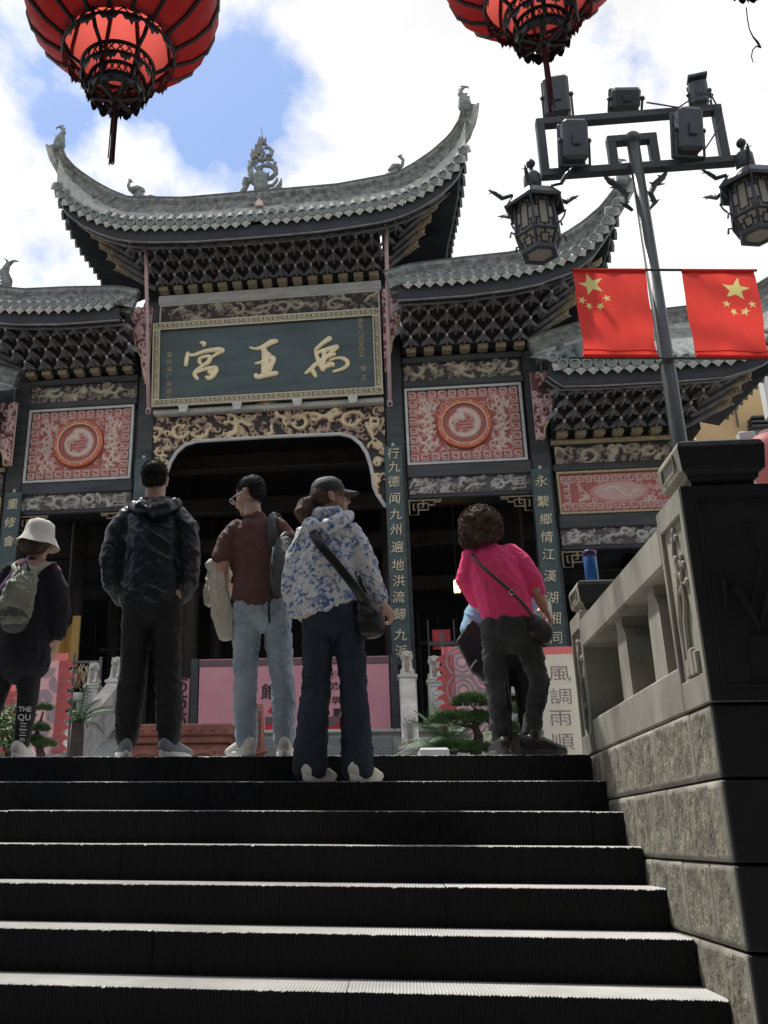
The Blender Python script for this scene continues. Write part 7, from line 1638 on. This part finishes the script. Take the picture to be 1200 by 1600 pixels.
strap('strap', [(-.13, .02, 1.17), (-.155, -.09, 1.11), (-.09, -.165, 1.0), (.02, -.185, .88), (.10, -.17, .79), (.155, -.10, .74)], .022, 'strap_brown', bg, .004)
b = MB(); b.tube([(.035+.014*math.cos(a), -.197, .865+.014*math.sin(a)) for a in np.linspace(0, 6.3, 12)], .003, 5); b.build('buckle', 'metal', bg)
garment('bag', [([(.155, -.06, .70), (.215, -.02, .665)], [(.075, .05), (.072, .05)], (0, .1, 1))], 'bag_black', bg, .007, .003, (8, 8, 8), 1)
b = MB(); b.tube([(.13, -.11, .755), (.175, -.10, .775), (.22, -.05, .75), (.225, -.04, .70)], .005, 6); b.build('handle', 'metal', bg, True)
shoe(p, -.06, -.03, 0, 8, 'boot_black', 'boot_sole', high=True, name='boot'); o = shoe(p, .10, -.03, 0, -62, 'boot_black', 'boot_sole', high=True, name='boot')
ph = thing('phone', (.945, 5.56, .80), rad(-30), 'pale phone held in the right hand of the woman in pink', 'phone'); b = MB(); b.bbox(-.006, .006, -.035, .035, -.02, .075, .004); b.build('case', 'shoe_white', ph)

# ------------------------------------------------ person in light blue in front of her
p = person(.755, 5.95, 0, 'person in light blue top almost hidden by the woman in pink')
T = Hm((.02, .05, 1.17), 0, 10)
b = MB(); head(b, T, s=.92); b.loft([(.02, .02, 1.1), (.02, 0, 1.0)], [.05, .055]); b.loft([(.02, 0, 1.0), (0, 0, .8)], [(.14, .09), (.14, .1)])
b.loft([(.17, 0, 1.0), (.21, -.06, .86), (.20, -.16, .80)], [.042, .038, .028]); hand(b, (.20, -.17, .80), (0, -.6, .5), (1, 0, .2), .16, .9)
b.loft([(-.12, 0, 1.0), (-.20, -.02, .84), (-.2, -.08, .74)], [.042, .038, .028]); hand(b, (-.2, -.1, .74), (.3, -.6, -.2), (-1, 0, 0), .16, .9)
for sx in (-1, 1): b.loft([(sx*.07, 0, .7), (sx*.075, 0, .4), (sx*.08, 0, .1)], [.07, .045, .035])
remesh(b, 'body', 'skin', .008, 2, None, p)
b = MB(); hb = [((0, -.02, .04), (.085, .098, .085)), ((0, -.05, -.01), (.07, .06, .06))]
for c, sc in hb: m_ = MB(); m_.ball(c, 1, 14, 0, sc); b.add([T @ Vector(q) for q in m_.v], m_.f)
remesh(b, 'hair', 'hair_black', .008, 2, None, p)
garment('blue_shirt', [([(.0, 0, .70), (.0, 0, .85), (.01, 0, 1.0), (.02, 0, 1.08)], [(.15, .13), (.15, .13), (.14, .11), (.07, .07)]), ([(.12, 0, 1.03), (.17, -.04, .9), (.17, -.09, .82)], [.055, .055, .05]), ([(-.11, 0, 1.03), (-.20, -.02, .90), (-.235, -.06, .78)], [.06, .06, .062])], 'shirt_blue', p, .010, .007, (7, 7, 9), 22)
trousers(p, 'trouser_black', ([(0, 0, .76), (0, 0, .66)], [(.15, .12), (.16, .13)]), [([(sx*.08, 0, .66), (sx*.085, 0, .36), (sx*.085, 0, .12)], [(.09, .11), (.07, .08), (.06, .07)]) for sx in (-1, 1)], 2.2, voxel=.012)
shoe(p, -.09, 0, 0, 180, 'boot_black', 'boot_sole'); shoe(p, .09, 0, 0, 180, 'boot_black', 'boot_sole')
ct = thing('folded_coat', (.66, 5.85, 0), 0, 'dark coat hanging in a pointed fold left of the woman in pink', 'coat')
b = MB(); q = lambda x, y, Y=5.8: tuple(onY(x, y, Y)-Vector((.66, 5.85, 0)))
for dy, pl in ((0, [(737, 968), (762, 985), (764, 1050), (757, 1064), (738, 1052), (713, 1002)]), (.03, [(762, 1020), (766, 1070), (752, 1060), (738, 1040), (742, 1030)])):
    P_ = [Vector(q(x, y)) for x, y in pl]; n_ = len(P_); b.add([v_+Vector((0, dy-.03, 0)) for v_ in P_]+[v_+Vector((0, dy+.03, 0)) for v_ in P_], [tuple(range(n_)), tuple(range(2*n_-1, n_-1, -1))]+[(i, i+n_, (i+1) % n_+n_, (i+1) % n_) for i in range(n_)])
o = remesh(b, 'cloth', 'cloth_black', .008, 3, folds(.006, (10, 10, 10), seed=3), ct)
b = MB(); b.tube([q(734, 1046, 5.75), q(740, 1036, 5.75), q(745, 1031, 5.75)], .005, 5); b.build('pale_piping', 'shoe_white', ct); b = MB(); b.tube([q(790, 1040), q(794, 1080), q(801, 1112)], .007, 5); b.build('dangling_strap', 'bag_black', ct)

# ------------------------------------------------ woman with the bucket hat at the left edge
p = person(-2.195, 5.55, 0, 'woman in cream bucket hat and fuzzy dark coat at the left edge')
T = Hm((.035, .01, 1.345), -20, -4, 5)
b = MB(); head(b, T, s=.95); b.loft([(.03, 0, 1.30), (.02, 0, 1.17)], [.05, .055]); b.loft([(.01, 0, 1.15), (0, 0, .95), (0, 0, .8)], [(.14, .085), (.14, .095), (.14, .1)])
b.loft([(.16, 0, 1.14), (.225, -.01, .92), (.20, .02, .72)], [.042, .036, .026]); hand(b, (.20, .02, .715), (-.15, .1, -1), (.9, -.3, 0), .165, .35, -1)
b.loft([(-.16, 0, 1.14), (-.225, -.01, .92), (-.23, .04, .72)], [.042, .036, .026]); hand(b, (-.23, .04, .715), (0, .1, -1), (-.9, -.3, 0), .165, .35, 1)
b.loft([(-.08, 0, .74), (-.13, 0, .40), (-.19, -.01, .1)], [.07, .048, .036]); b.loft([(.03, 0, .74), (.06, .0, .42), (.045, 0, .1)], [.07, .048, .036])
remesh(b, 'body', 'skin', .0065, 2, None, p); face_parts(p, T, .95)
b = MB(); hb = [((0, -.045, -.045), (.095, .075, .065)), ((.0, -.02, -.01), (.085, .085, .07))]
for c, sc in hb: m_ = MB(); m_.ball(c, 1, 18, 0, sc); b.add([T @ Vector(q) for q in m_.v], m_.f)
h_ = remesh(b, 'hair', 'fur_brown', .006, 2, lambda c, n: .008*noise.noise(c*50), p); b = MB(); hair_strands(b, T, hb, 1800, .022, down=.5); b.build('hair_strands', 'hair_brown', h_)['kind'] = 'stuff'
b = MB(); vs = []; prof = [(.96, -.055, 1.55), (.99, -.035, 1.38), (1., -.005, 1.15), (1, .02, 1.06), (.98, .06, 1.02), (.9, .095, 1.0), (.6, .112, 1), (.25, .116, 1), (.02, .116, 1)]
for r, z, k in prof:
    for a in np.linspace(0, 2*math.pi, 32, endpoint=False): w = .006*math.sin(a*5+z*30)*(k > 1.1)+.003*noise.noise(Vector((math.cos(a)*3, math.sin(a)*3, z*30))); vs.append((r*k*.088*math.cos(a)+w, -.006+r*k*.098*math.sin(a)+w, z+.02+.006*math.sin(a*3+1)*(k > 1.1)+.004*noise.noise(Vector((math.cos(a)*2, math.sin(a)*2, z*20)))))
b.add([T @ Vector(q) for q in vs], [(i*32+k, i*32+(k+1) % 32, (i+1)*32+(k+1) % 32, (i+1)*32+k) for i in range(8) for k in range(32)]); b.build('bucket_hat', 'hat_cream', p, True)
garment('coat', [([(0, 0, .58), (.0, 0, .80), (0, 0, 1.0), (.0, 0, 1.12), (.01, 0, 1.18)], [(.178, .145), (.178, .145), (.178, .135), (.155, .10), (.075, .07)]),
        ([(.13, 0, 1.135), (.195, -.01, 1.02), (.225, -.01, .88), (.21, .01, .755)], [.068, .070, .062, .052]), ([(-.13, 0, 1.135), (-.195, -.01, 1.02), (-.225, -.01, .88), (-.235, .03, .755)], [.068, .070, .062, .052])], 'wool_navy', p, .008, .006, (8, 8, 8), 31)
garment('leggings', [([(-.02, 0, .70), (-.02, 0, .58)], [(.14, .12), (.15, .125)]), ([(-.09, 0, .62), (-.13, 0, .40), (-.165, 0, .25), (-.19, -.01, .09)], [(.085, .095), (.06, .066), (.056, .06), (.044, .048)]), ([(.04, 0, .62), (.06, .0, .40), (.055, 0, .25), (.045, 0, .09)], [(.085, .095), (.064, .07), (.058, .062), (.046, .05)])], 'trouser_black', p, .008, .003, (7, 7, 14), 2)
for ch, z, s_ in (('THE', .285, .04), ('QU', .235, .05), ('三', .185, .05), ('三', .15, .045), ('m', .11, .04)):
    o = obj('leg_lettering', text_mesh(ch, 'leg_lettering', 'print_white', s_, .001, .001), p, (.075, -.071, z)); o.rotation_euler = (math.pi/2, 0, rad(20))
pk = thing('small_backpack', (-2.165, 5.55, 0), 0, 'crumpled olive grey backpack on the woman in the bucket hat', 'backpack')
garment('pack', [([(.02, -.165, 1.10), (.0, -.195, 1.00), (-.02, -.20, .88), (-.025, -.175, .80)], [(.065, .04), (.095, .065), (.105, .075), (.085, .06)], (1, 0, 0)), ([(-.03, -.19, .84), (-.02, -.2, .79)], [(.095, .07), (.08, .055)])], 'pack_olive', pk, .007, .014, (14, 14, 14), 33)
garment('pack_base', [([(-.03, -.185, .83), (-.025, -.185, .775)], [(.108, .082), (.082, .062)])], 'bag_grey', pk, .008, .004)
strap('shoulder_strap', [(-.10, .02, 1.19), (-.105, -.09, 1.17), (-.07, -.155, 1.12), (-.03, -.18, 1.08)], .03, 'pack_olive', pk); strap('shoulder_strap', [(.115, .02, 1.19), (.12, -.09, 1.17), (.09, -.15, 1.12), (.06, -.175, 1.06)], .04, 'pack_olive', pk)
strap('lilac_strap', [(-.01, -.10, 1.205), (-.03, -.135, 1.16), (-.09, -.155, 1.08), (-.16, -.14, 1.0)], .018, 'strap_lilac', pk)
b = MB(); b.tube([(-.0, -.2, 1.08), (-.01, -.22, 1.13), (.03, -.22, 1.14), (.045, -.2, 1.09)], .006, 6); b.build('grab_loop', 'bag_black', pk, True)
shoe(p, .045, -.03, 0, 0, 'shoe_white', 'sole_white'); shoe(p, -.195, -.03, 0, 15, 'shoe_white', 'sole_white')
